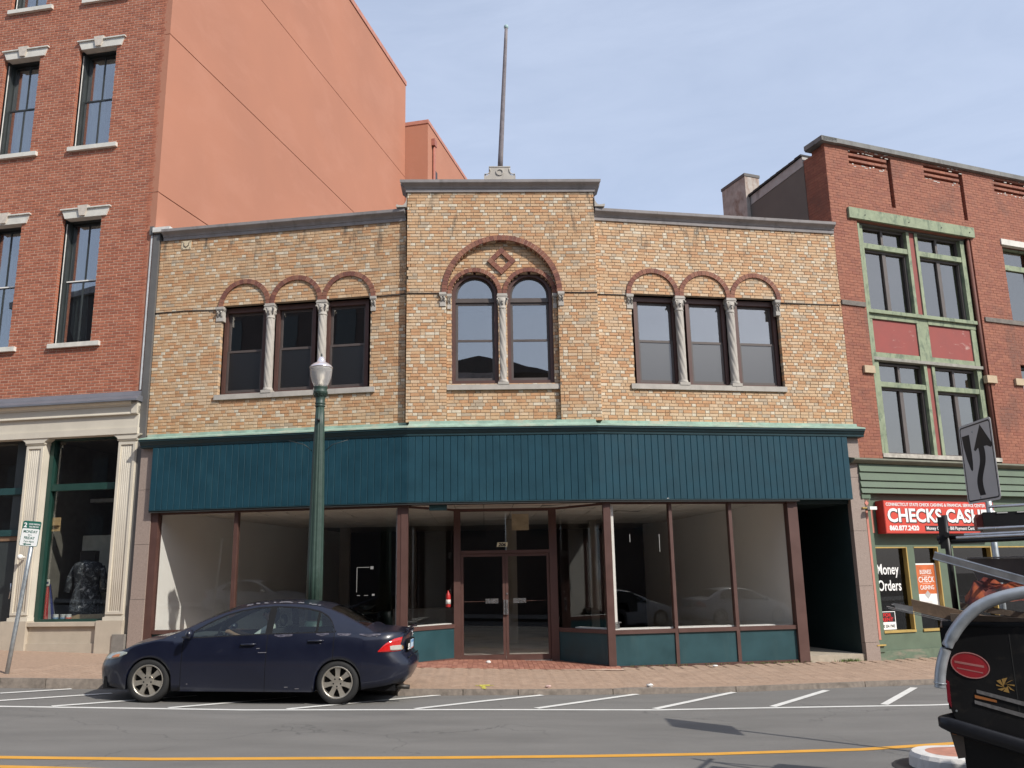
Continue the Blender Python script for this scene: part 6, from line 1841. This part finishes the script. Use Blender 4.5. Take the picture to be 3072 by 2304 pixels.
# boot lid edge, lip, plate recess, plate, badge, bumper seam
t = MB()
t.tube([Vector((-3.64, YS * y, 1.038 - .05 * abs(y) ** 2)) for y in (-.62, -.45, -.2, 0, .2, .45, .62)], .016, 8); cbuild(t, 'boot_lip', navy)
t = MB(); t.box(-3.645, -3.60, -.36, .36, .70, .86); cbuild(t, 'plate_recess', blk)
t = MB(); t.box(-3.655, -3.646, -.155, .155, .72, .85); npl = cbuild(t, 'number_plate', M('plate_blue_white', (.45, .58, .70), .5, .1, 12, local=True))
t = MB(); t.box(-3.657, -3.6555, -.15, .15, .81, .845); cbuild(t, 'plate_band', M('plate_blue', (.12, .28, .50), .5), npl)
t = MB(); t.box(-3.657, -3.6555, -.15, .15, .722, .738); cbuild(t, 'plate_band', M('plate_red', (.5, .16, .13), .5), npl)
t = MB(); t.tube([(-3.652, .06 * cos(2 * pi * k / 16), .945 + .045 * sin(2 * pi * k / 16)) for k in range(17)], .007, 6); t.box(-3.658, -3.648, -.03, -.018, .918, .972); t.box(-3.658, -3.648, .018, .03, .918, .972); t.box(-3.658, -3.648, -.018, .018, .939, .951); cbuild(t, 'badge', chrome)
t = MB(); t.box(-3.657, -3.648, YS * .33, YS * .45, .765, .815); t.box(-3.657, -3.648, YS * .31, YS * .47, .735, .755); cbuild(t, 'sticker', whitepaint)
t = MB(); t.tube([Vector((XR(.632) - .012, YS * y, .632)) for y in (-.6, -.3, 0, .3, .6)], .010, 6); cbuild(t, 'bumper_seam', blk)
t = MB(); t.tube([(-3.46, YS * .56, .23), (-3.70, YS * .56, .22)], .032, 10); cbuild(t, 'exhaust_pipe', M('exhaust_dark', (.05, .045, .04), .5, metal=.5))
t = MB(); t.tube([Vector((-3.50 + .04 * cos(a), YS * .62, .235 + .045 * sin(a))) for a in [pi * k / 6 for k in range(6, 13)]], .008, 6); cbuild(t, 'tow_hook', blk)
t = MB()
for x0, x1, zo in ((-3.15, -3.45, 0), (-2.62, -3.05, 0), (-1.75, -2.05, 0), (-2.25, -2.55, 0)):
    pass
for x0, x1 in ((-2.86, -2.66), (-2.54, -2.36), (-2.02, -1.76), (-3.30, -2.98)):
    n = 8; vs = []
    for k in range(n + 1):
        x = x0 + (x1 - x0) * k / n; z1_ = BELT(x) - .006; z0_ = z1_ - .018 - .004 * sin(k * 1.3 + x0 * 9) - .016 * sin(pi * k / 8)
        for z in (z0_, z1_): vs.append((SKEW(x, z), YS * (W(x) * PROF(z, x) + .0025), z))
    t.add(vs, [(2 * k, 2 * k + 2, 2 * k + 3, 2 * k + 1) for k in range(n)], 0, True)
cbuild(t, 'worn_clearcoat', navyw)
t = MB()
for k in range(22):
    x = rng.uniform(-2.45, -1.2); a_ = rng.uniform(-.03, .05)
    z = RAIL(x) + .012 + rng.uniform(0, .008)
    y = YRAIL(RAIL(x)) - .025
    l = rng.uniform(.02, .07)
    t.add([(x, YS * (y + .012), z + .006), (x + l, YS * (y + .012), z + .006), (x + l, YS * (y - .012), z + .016), (x, YS * (y - .012), z + .016)], [(0, 1, 2, 3)])
cbuild(t, 'worn_roof_edge', rdark)
t = MB()
for (x, z, l) in ((-1.55, .70, .12), (-1.52, .755, .05), (-1.44, .82, .03), (-2.42, .83, .02), (-3.22, .93, .02), (-.45, .86, .02), (-.32, .90, .02), (-1.95, .23, .05), (-2.1, .21, .06), (-.55, .26, .02)):
    y = W(x) * PROF(z, x) + .002
    t.add([(x, YS * y, z), (x - l, YS * y, z + .002), (x - l, YS * y, z + .010), (x, YS * y, z + .008)], [(0, 1, 2, 3)])
cbuild(t, 'paint_scratch', rdark)
# inside: floor, dash, seats, steering wheel
t = MB(); t.box(-3.0, -.2, -.66, .66, .30, .36); t.box(-.62, -.25, -.66, .66, .36, .90); t.box(-3.1, -2.55, -.66, .66, .36, .98); cbuild(t, 'dashboard', cin)
def seat(x, y, h=1.0):
    t = MB()
    t.box(x - .02, x + .5, y - .25, y + .25, .40, .56)
    t.box8([Vector(p) for p in ((x - .05, y - .24, .5), (x + .10, y - .24, .5), (x + .10, y + .24, .5), (x - .05, y + .24, .5), (x - .24, y - .21, 1.02), (x - .12, y - .21, 1.02), (x - .12, y + .21, 1.02), (x - .24, y + .21, 1.02))])
    t.ball((x - .21, y, 1.13), .05, .13, .085, 10)
    return cbuild(t, 'seat', M('seat_dark', (.022, .021, .020), .9))
for y in (-.36, .36): seat(-1.55, y); seat(-2.42, y)
t = MB(); ce = Vector((-.86, YS * .37, .93))
t.tube([ce + Vector((.045 * cos(a) * 1.0 * -1, .185 * sin(a), .18 * cos(a))) for a in [2 * pi * k / 20 for k in range(21)]], .015, 6); t.tube([ce, ce + Vector((.25, 0, -.12))], .03, 6); cbuild(t, 'steering_wheel', blk)

# driver: one skinned body in a white shirt, seen through the near front window
drv = thing('person', 'dark haired driver in a white shirt sitting in the parked car', 'person', (c0.x, c0.y, pitch_z0))
drv.rotation_euler = car.rotation_euler
def skin_body():
    ys = YS * .36
    J = [('pelvis', (-1.47, ys, .60), .15, None), ('waist', (-1.52, ys, .74), .135, 0), ('chest', (-1.58, ys, .93), .145, 1), ('neckb', (-1.60, ys, 1.065), .07, 2), ('neck', (-1.575, ys, 1.115), .052, 3),
         ('jaw', (-1.545, ys, 1.165), .072, 4), ('head', (-1.555, ys, 1.235), .088, 5), ('crown', (-1.565, ys, 1.285), .07, 6)]
    for s in (1, -1):
        b_ = len(J)
        J += [('sh', (-1.58, ys + s * .17, 1.015), .075, 2), ('el', (-1.33, ys + s * .23, .83), .052, b_), ('wr', (-1.07, ys + s * .16, .93), .034, b_ + 1), ('ha', (-1.0, ys + s * .15, .965), .038, b_ + 2)]
        for f in range(4): J.append(('f', (-.945, ys + s * (.12 + .018 * f), .985 - .008 * f), .0095, b_ + 3))
        J.append(('th', (-.985, ys + s * .095, .99), .011, b_ + 3))
        h = len(J)
        J += [('hip', (-1.42, ys + s * .09, .58), .10, 0), ('knee', (-1.02, ys + s * .11, .66), .075, h), ('ank', (-.78, ys + s * .11, .42), .05, h + 1), ('toe', (-.66, ys + s * .11, .40), .04, h + 2)]
    me = bpy.data.meshes.new('person_body')
    me.from_pydata([j[1] for j in J], [(i, j[3]) for i, j in enumerate(J) if j[3] is not None], [])
    o = bpy.data.objects.new('person_body', me); COL.objects.link(o)
    o.modifiers.new('Skin', 'SKIN'); o.modifiers['Skin'].use_smooth_shade = True
    sv = me.skin_vertices[0].data
    for i, j in enumerate(J): sv[i].radius = (j[2], j[2]); sv[i].use_root = (i == 0)
    sb = o.modifiers.new('Sub', 'SUBSURF'); sb.levels = 2; sb.render_levels = 2
    bpy.context.view_layer.update()
    dg = bpy.context.evaluated_depsgraph_get()
    m2 = bpy.data.meshes.new_from_object(o.evaluated_get(dg))
    bpy.data.objects.remove(o)
    for mm in (M('shirt_white', (.62, .62, .58), .9), M('driver_skin', (.30, .17, .11), .6), M('trousers_dark', (.03, .03, .04), .9)): m2.materials.append(mm)
    for p in m2.polygons:
        c = p.center
        p.use_smooth = True
        p.material_index = 1 if (c.z > 1.085 or (c.x > -1.25 and c.z > .78)) else (0 if c.z > .66 and c.x < -1.2 else 2)
    return m2
pbd = put('body', skin_body(), drv)
t = MB(); ys = YS * .36
t.ball((-1.585, ys, 1.265), .105, .095, .10, 14)
t.ball((-1.63, ys, 1.20), .07, .085, .10, 12)
cbuild(t, 'hair', M('hair_dark', (.010, .008, .007), .8), drv)
t = MB(); t.ball((-1.455, ys, 1.205), .022, .014, .018, 8)
for s in (1, -1): t.ball((-1.555, ys + s * .088, 1.215), .022, .01, .032, 8)
cbuild(t, 'nose_and_ears', M('driver_skin', (.30, .17, .11), .6), drv)
t = MB()
for s in (1, -1): t.ball((-1.475, ys + s * .032, 1.235), .008, .014, .008, 8)
t.box(-1.478, -1.466, ys - .025, ys + .025, 1.163, 1.170)
cbuild(t, 'eyes_and_mouth', M('eye_dark', (.03, .02, .02), .4), drv)

# ================================================================== PASSING PICKUP WITH A LOAD (lower right)
FT = Fr((3.2217, 6.30), 28.0)
trk = thing('pickup_truck', 'black pickup truck with a red oval badge passing at the lower right', 'truck', FT.P(2.6, -.15, -.9))
tz = -.16
tblk = M('truck_black', (.008, .008, .009), .45, .15, 4, spec=.3, stain=.55, stain_amt=.35, stain_col=(.05, .042, .034), stain_scale=(4, 4, 6))
tdull = M('truck_dull_black', (.012, .012, .012), .7, .2, 5, spec=.2)
def tb(name, mat, *b): return fpart(name, mat, trk, FT, *b)
mb = MB()
# near bed side with a curved rear edge, bed floor, far side, tailgate
pts = [(.02, .72), (.0, .80), (-.002, .92), (.004, 1.10), (.01, 1.27), (.03, 1.30), (2.0, 1.30), (2.0, .40), (1.75, .40), (1.70, .62), (.95, .62), (.90, .20), (.07, .20), (.06, .50), (.05, .66)]
mb.plate(FT, pts, -.06, 0.0); bed = mb.build('bed_side', tblk, trk)
mb = MB(); mb.plate(FT, pts, -1.85, -1.79); mb.build('bed_side', tblk, trk)
tb('tailgate', tblk, (.0, .05, .74, 1.29, -1.788, -.062)); tb('bed_floor', tdull, (.06, 1.99, .74, .80, -1.788, -.062)); tb('bed_front', tblk, (1.93, 1.99, .80, 1.29, -1.788, -.062))
mb = MB(); mb.tube([FT.P(.02, 1.31, -.03), FT.P(1.95, 1.31, -.03)], .03, 8); mb.build('bed_rail_cap', tdull, trk)
mb = MB()
sl = lambda u: .672 - .27 * u
path = [(-.060, -.06), (-.078, .005), (-.055, .045), (.0, .055), (.2, .058), (.5, .06), (.9, .06)]
vs = []
for u, d in path:
    for hh, ins in ((.028, .014), (.018, 0), (-.055, 0), (-.075, .02)): vs.append(FT.P(u + ins * (.6 if u < 0 else 0), sl(max(u, -.02)) + hh * (.75 if u < -.05 else 1), d - ins))
np_ = len(path)
mb.add(vs, [(i * 4 + k, (i + 1) * 4 + k, (i + 1) * 4 + k + 1, i * 4 + k + 1) for i in range(np_ - 1) for k in range(3)], 0, True)
tops = [vs[i * 4] for i in range(np_)]; bots = [vs[i * 4 + 3] for i in range(np_)]
inn_t = [FT.P(.9, sl(.9) + .03, -.2), FT.P(.02, sl(0) + .03, -.2)]; inn_b = [FT.P(.9, sl(.9) - .07, -.2), FT.P(.02, sl(0) - .07, -.2)]
mb.add(tops + inn_t, [tuple(range(len(tops) + 2))]); mb.add(bots + inn_b, [tuple(range(len(bots) + 1, -1, -1))])
mb.build('rear_bumper', M('bumper_dark', (.012, .013, .017), .38, .15, 6, spec=.35), trk)
mb = MB(); mb.plate(FT, [(-.012, .605), (.07, .58), (.07, .44), (.02, .43)], .001, .012); mb.build('mud_flap', M('mud_flap', (.10, .08, .065), .8), trk)
mb = MB(); mb.plate(FT, [(.0, .598), (.03, .592), (.03, .582), (.0, .588)], .0125, .015); mb.build('amber_marker', M('amber_marker', (.35, .13, .04), .4), trk)
# oval badge, lettering, stripes
ov = lambda u, z, a, b_, n=28: [(u + a * cos(2 * pi * k / n) + .35 * b_ * 0 * sin(0), z + b_ * sin(2 * pi * k / n) - .12 * a * cos(2 * pi * k / n)) for k in range(n)]
mb = MB(); mb.plate(FT, ov(.165, 1.045, .118, .085), .0005, .003); ob = mb.build('oval_badge', M('badge_red', (.33, .022, .03), .35, .1, 9), trk)
mb = MB(); mb.band(FT, ov(.165, 1.045, .120, .087), ov(.165, 1.045, .113, .080), .003, .005, closed=True); mb.build('badge_rim', M('badge_pink', (.45, .20, .19), .4), ob)
mb = MB(); mb.plate(FT, [(.07, 1.075), (.25, 1.045), (.25, 1.03), (.07, 1.06)], .0031, .0038); mb.plate(FT, [(.08, 1.03), (.24, 1.0), (.24, .992), (.08, 1.022)], .0031, .0038); mb.build('badge_stripe', M('badge_faded', (.40, .16, .15), .5), ob)
mb = MB(); mb.plate(FT, [(-.004, .80), (.018, .76), (.022, .93), (.002, .945)], .0, .012); mb.build('tail_lamp', M('truck_lamp_red', (.20, .008, .02), .35), trk)
gold = M('gold_print', (.32, .19, .05), .6)
mb = MB()
for k in range(8):
    a = 2 * pi * k / 8
    mb.plate(FT, [(.365 + .012 * cos(a + 1.57), .915 + .012 * sin(a + 1.57)), (.365 + .055 * cos(a) - .018 * sin(a), .915 + .045 * sin(a)), (.365 + .055 * cos(a) + .018 * sin(a), .915 + .045 * sin(a) + .01)], .0005, .002)
mb.build('gold_emblem', gold, trk)
mb = MB(); mb.fbox(FT, .425, .431, .70, 1.26, .0, .0015); mb.build('panel_seam', black, trk)
for zz_ in (1.20, .66, .74):
    mb = MB(); mb.tube([FT.P(.045, zz_, .0), FT.P(.045, zz_, .008)], .007, 8); mb.build('rivet', steel, trk)
for (u0, za, zb_) in ((.185, .885, .79), (.165, .815, .71)):
    mb = MB(); mb.plate(FT, [(u0, za), (.62, zb_ - .012), (.62, zb_ - .042), (u0, za - .022)], .0005, .006); mb.build('chrome_strip', M('dull_chrome', (.30, .29, .29), .4, .3, 30, metal=.7), trk)
mb = MB(); mb.plate(FT, [(.17, .85), (.30, .82), (.30, .805), (.17, .83)], .0005, .004); mb.build('amber_marker', M('amber_marker', (.35, .13, .04), .4), trk)
# wheels, cab
def twheel(u, d):
    w = bpy.data.objects.new('wheel', None); COL.objects.link(w); w.parent = trk; BASE[w] = BASE[trk]
    c_ = FT.P(u, tz + .38, d); n = 32
    for nm, mat_, pr in (('tyre', tyre, [(.23, .12), (.36, .13), (.385, .09), (.385, -.09), (.36, -.13), (.23, -.12)]), ('rim', steel, [(.232, .10), (.20, .05), (.10, .06), (.05, .10), (.01, .10)])):
        t = MB(); vs = [c_ + FT.T * (r * cos(2 * pi * k / n)) + Vector((0, 0, r * sin(2 * pi * k / n))) + FT.N * dd for r, dd in pr for k in range(n)]
        t.add(vs, [(i * n + k, i * n + (k + 1) % n, (i + 1) * n + (k + 1) % n, (i + 1) * n + k) for i in range(len(pr) - 1) for k in range(n)], 0, True)
        t.build(nm, mat_, w)
for u in (1.33, 4.6):
    for d in (-.17, -1.68): twheel(u, d)
mb = MB()
for d0, d1 in ((-.06, 0), (-1.85, -1.79)):
    mb.plate(FT, [(2.02, .50), (4.15, .50), (4.2, .68), (4.3, .80), (4.9, .80), (5.0, .68), (5.05, .50), (5.5, .48), (5.52, .95), (5.3, 1.12), (3.95, 1.2), (3.45, 1.85), (2.25, 1.88), (2.02, 1.3)], d0, d1)
mb.build('cab_side', tblk, trk)
tb('cab_roof', tblk, (2.25, 3.45, 1.86, 1.90, -1.788, -.062)); tb('bonnet', tblk, (3.97, 5.3, 1.08, 1.13, -1.788, -.062)); tb('grille', tdull, (5.46, 5.52, .5, .95, -1.788, -.062)); tb('cab_back', tblk, (2.02, 2.08, .5, 1.86, -1.788, -.062)); tb('cab_floor', tdull, (2.08, 5.4, .48, .54, -1.788, -.062))
mb = MB(); mb.plate(FT, [(2.35, 1.25), (3.7, 1.25), (3.4, 1.78), (2.4, 1.80)], .001, .004); mb.build('cab_window', g_car, trk)
# load rack of bars above the bed
rk = M('rack_black', (.016, .016, .017), .4, .1, 5)
alu = M('aluminium', (.60, .60, .60), .32, .15, 16, metal=.85)
rod = MB()
for d in (-.35, -1.45):
    for u in (.12, 1.85): rod.tube([FT.P(u, 1.30, d), FT.P(u, 2.10, d)], .022, 8)
    rod.tube([FT.P(.05, 1.93, d), FT.P(2.5, 1.97, d)], .02, 8)
for u in (.12, 1.0, 1.85): rod.tube([FT.P(u, 1.95, -.2), FT.P(u, 1.95, -1.6)], .02, 8)
mb = rod; rack = mb.build('load_rack', rk, trk)
mb = MB(); mb.fbox(FT, .07, .115, 1.85, 2.085, -.33, -.28); mb.build('rack_hook', rk, rack)
# curved galvanised pipe hung over the rear corner
pipe = thing('curved_pipe', 'curved silver pipe hanging over the rear corner of the black truck', 'pipe', FT.P(-.04, .90, .06))
cv = [(-.040, .895), (-.030, .985), (-.005, 1.08), (.03, 1.165), (.075, 1.245), (.125, 1.315), (.185, 1.38), (.26, 1.44), (.35, 1.485), (.46, 1.52), (.60, 1.545), (.80, 1.555), (1.2, 1.55)]
def chaik(P_, it=2):
    for _ in range(it):
        Q_ = [P_[0]]
        for a, b_ in zip(P_[:-1], P_[1:]): Q_ += [(a[0] * .75 + b_[0] * .25, a[1] * .75 + b_[1] * .25), (a[0] * .25 + b_[0] * .75, a[1] * .25 + b_[1] * .75)]
        P_ = Q_ + [P_[-1]]
    return P_
pm = M('galvanised_pipe', (.40, .43, .46), .42, .12, 12, metal=.45)
cc = chaik(cv)
mb = MB(); mb.tube([FT.P(u, z, .055) for u, z in cc], .040, 16, rfun=lambda i: .041 if i > 16 else .036); mb.build('pipe_tube', pm, pipe)
mb = MB(); mb.tube([FT.P(u, z, .055) for u, z in ((-.037, .925), (-.0365, .929))], .0425, 16); mb.build('pipe_seam', pm, pipe)
# aluminium ladder, planks, cords and sheets of the load
lad = thing('ladder', 'aluminium ladder lying slanted across the truck load', 'ladder', FT.P(.3, 1.7, -.1))
mb = MB()
for d in (-.04, -.42):
    a, b_ = FT.P(.02, 1.80, d), FT.P(2.6, .92, d); v = (b_ - a).normalized(); nrm = Vector((0, 0, 1)) - v * v.z; nrm.normalize()
    for o_ in (-.024, .024): mb.tube([a + nrm * o_, b_ + nrm * o_], .007, 6)
    mb.box8([a - nrm * .028 - FT.N * .006, a - nrm * .028 + FT.N * .006, b_ - nrm * .028 + FT.N * .006, b_ - nrm * .028 - FT.N * .006, a + nrm * .028 - FT.N * .006, a + nrm * .028 + FT.N * .006, b_ + nrm * .028 + FT.N * .006, b_ + nrm * .028 - FT.N * .006])
mb.build('ladder_rail', alu, lad)
mb = MB()
for k in range(9):
    t_ = (k + .4) / 9; p = FT.P(.02 + 2.58 * t_, 1.80 - .88 * t_, -.04); mb.tube([p, p - FT.N * .38], .014, 6)
mb.build('rung', alu, lad)
wood1 = M('plank_wood', (.15, .098, .062), .8, .3, 9, .2, 60); wood2 = M('plank_grey_wood', (.105, .078, .058), .85, .3, 9, .2, 60)
def plank(name, label, u0, z0, u1, z1, h, d0, d1, mat):
    o_ = thing(name, label, 'plank', FT.P(u0, z0, d0), group=None)
    mb = MB(); P = FT.P; mb.box8((P(u0, z0 - h / 2, d0), P(u1, z1 - h / 2, d0), P(u1, z1 - h / 2, d1), P(u0, z0 - h / 2, d1), P(u0, z0 + h / 2, d0), P(u1, z1 + h / 2, d0), P(u1, z1 + h / 2, d1), P(u0, z0 + h / 2, d1))); mb.build('board', mat, o_)
    return o_
plank('timber_plank', 'thick brown timber plank sticking furthest out of the truck load', -.165, 1.448, .72, 1.225, .082, -.20, -.075, wood1)
plank('timber_plank', 'pale timber plank lying on top beneath the curved pipe', .15, 1.44, 1.05, 1.28, .04, -.34, -.22, wood2)
plank('timber_plank', 'dull grey timber plank low along the side of the truck bed', .08, 1.365, 1.0, 1.30, .055, -.07, -.02, wood2)
plank('timber_plank', 'dark timber plank under the thick brown plank', -.04, 1.38, 1.2, 1.08, .035, -.40, -.22, wood2)
mt = thing('metal_strips', 'thin bright metal strips poking out beyond the timber', 'metal strips', FT.P(-.34, 1.43, -.12))
mb = MB()
for z, u0, dd, h in ((1.452, -.30, -.08, .004), (1.437, -.335, -.06, .005), (1.425, -.325, -.05, .004)):
    P = FT.P; mb.box8((P(u0, z, dd - .04), P(.5, z - .20, dd - .04), P(.5, z - .20, dd), P(u0, z, dd), P(u0, z + h, dd - .04), P(.5, z - .20 + h, dd - .04), P(.5, z - .20 + h, dd), P(u0, z + h, dd)))
mb.build('strip', alu, mt)
mb = MB(); P = FT.P; mb.plate(FT, [(-.29, 1.465), (-.16, 1.44), (-.16, 1.385), (-.27, 1.415)], -.075, -.07); mb.build('strip', alu, mt)
bx = thing('tool_sheet', 'grey sheet metal panel leaning in the truck load', 'panel', FT.P(.5, 1.7, -.5))
mb = MB(); mb.plate(FT, [(.24, 1.775), (1.5, 1.76), (1.5, 1.55), (.30, 1.60)], -.62, -.60); mb.build('sheet', M('sheet_grey', (.30, .28, .27), .4, .2, 6, metal=.4), bx)
mb = MB(); mb.fbox(FT, .24, 1.5, 1.775, 1.785, -.62, -.58); mb.build('sheet_edge', alu, bx)
cl = thing('red_cloth', 'dark red and orange tarp bundled under the ladder on the truck', 'tarp', FT.P(.4, 1.55, -.4))
mb = MB(); n, m2_ = 14, 8
vs = []
for i in range(n + 1):
    for j in range(m2_ + 1):
        u = .19 + 1.0 * i / n; d = -.55 + .34 * j / m2_
        vs.append(FT.P(u, 1.47 + .17 * sin(pi * j / m2_) ** .7 * (.75 + .25 * sin(i * 1.9 + j)) - .05 * (i == 0) + .02 * sin(3.1 * i) - (.05 if i == 0 else 0), d + .03 * sin(i * 2.3)))
mb.add(vs, [(i * (m2_ + 1) + j, (i + 1) * (m2_ + 1) + j, (i + 1) * (m2_ + 1) + j + 1, i * (m2_ + 1) + j + 1) for i in range(n) for j in range(m2_)], 0, True)
m, nt, nn, ll, bs = new_mat('tarp_red')
ll.new(ramp(nn, ll, noise(nn, ll, pos(nn, ll), 7, 3, .6), [(.35, (.02, .012, .012)), (.5, (.13, .022, .016)), (.62, (.34, .075, .022))]), bs.inputs['Base Color']); bs.inputs['Roughness'].default_value = .6
mb.build('cloth', m, cl)
crt = thing('black_crate', 'long black box strapped on top of the truck rack', 'crate', FT.P(1.2, 1.98, -.7))
mb = MB(); mb.fbox(FT, .375, 2.2, 1.985, 2.105, -1.2, -.30); mb.build('box_shell', rk, crt)
mb = MB(); mb.fbox(FT, .33, .374, 2.0, 2.095, -1.0, -.35); mb.build('red_end', M('crate_red', (.22, .05, .04), .5), crt)
mb = MB()
for k in range(5): mb.fbox(FT, .47 + .13 * k, .54 + .13 * k, 2.095, 2.102, -.2995, -.296)
mb.build('reflector_strip', whitepaint, crt)
bar = thing('aluminium_bars', 'long bright aluminium bars lying along the truck rack', 'metal bars', FT.P(1.2, 1.94, -.3))
mb = MB()
for z, u0, dd in ((1.925, .18, -.18), (1.945, .235, -.20), (1.985, .33, -.22), (2.145, .42, -.30)):
    mb.tube([FT.P(u0, z, dd), FT.P(2.6, z + .03, dd)], .011, 8)
mb.build('bar', alu, bar)

# two more cars stand by the near kerb; they show only as mirror images in the shop panes
silver = M('silver_paint', (.42, .43, .44), .3, .05, 3, coat=.5, local=True)
def copy_tree(o, parent):
    c = o.copy(); COL.objects.link(c); c.parent = parent
    for ch in o.children: copy_tree(ch, c)
    return c
silver_mesh = {}
for x, y, rz, lb in ((16.4, 1.9, pi, 'silver sedan across the street mirrored in the rightmost shop panes'), (11.2, 1.9, pi, 'silver sedan across the street mirrored beside the shop doors'), (-14.5, 2.0, pi, 'silver sedan across the street mirrored in the left shop panes')):
    c = car.copy(); COL.objects.link(c)
    for ch in car.children: copy_tree(ch, c)
    c.location = (x, y, Zr(x)); c.rotation_euler = (0, 0, car.rotation_euler[2] + rz)
    tag(c, lb, 'car', 'cars parked along the near kerb')
    stack = list(c.children)
    while stack:
        o = stack.pop(); stack += list(o.children)
        if o.type == 'MESH' and o.data.materials and o.data.materials[0] == navy:
            if o.data.name not in silver_mesh:
                m2 = o.data.copy(); m2.materials[0] = silver; silver_mesh[o.data.name] = m2
            o.data = silver_mesh[o.data.name]
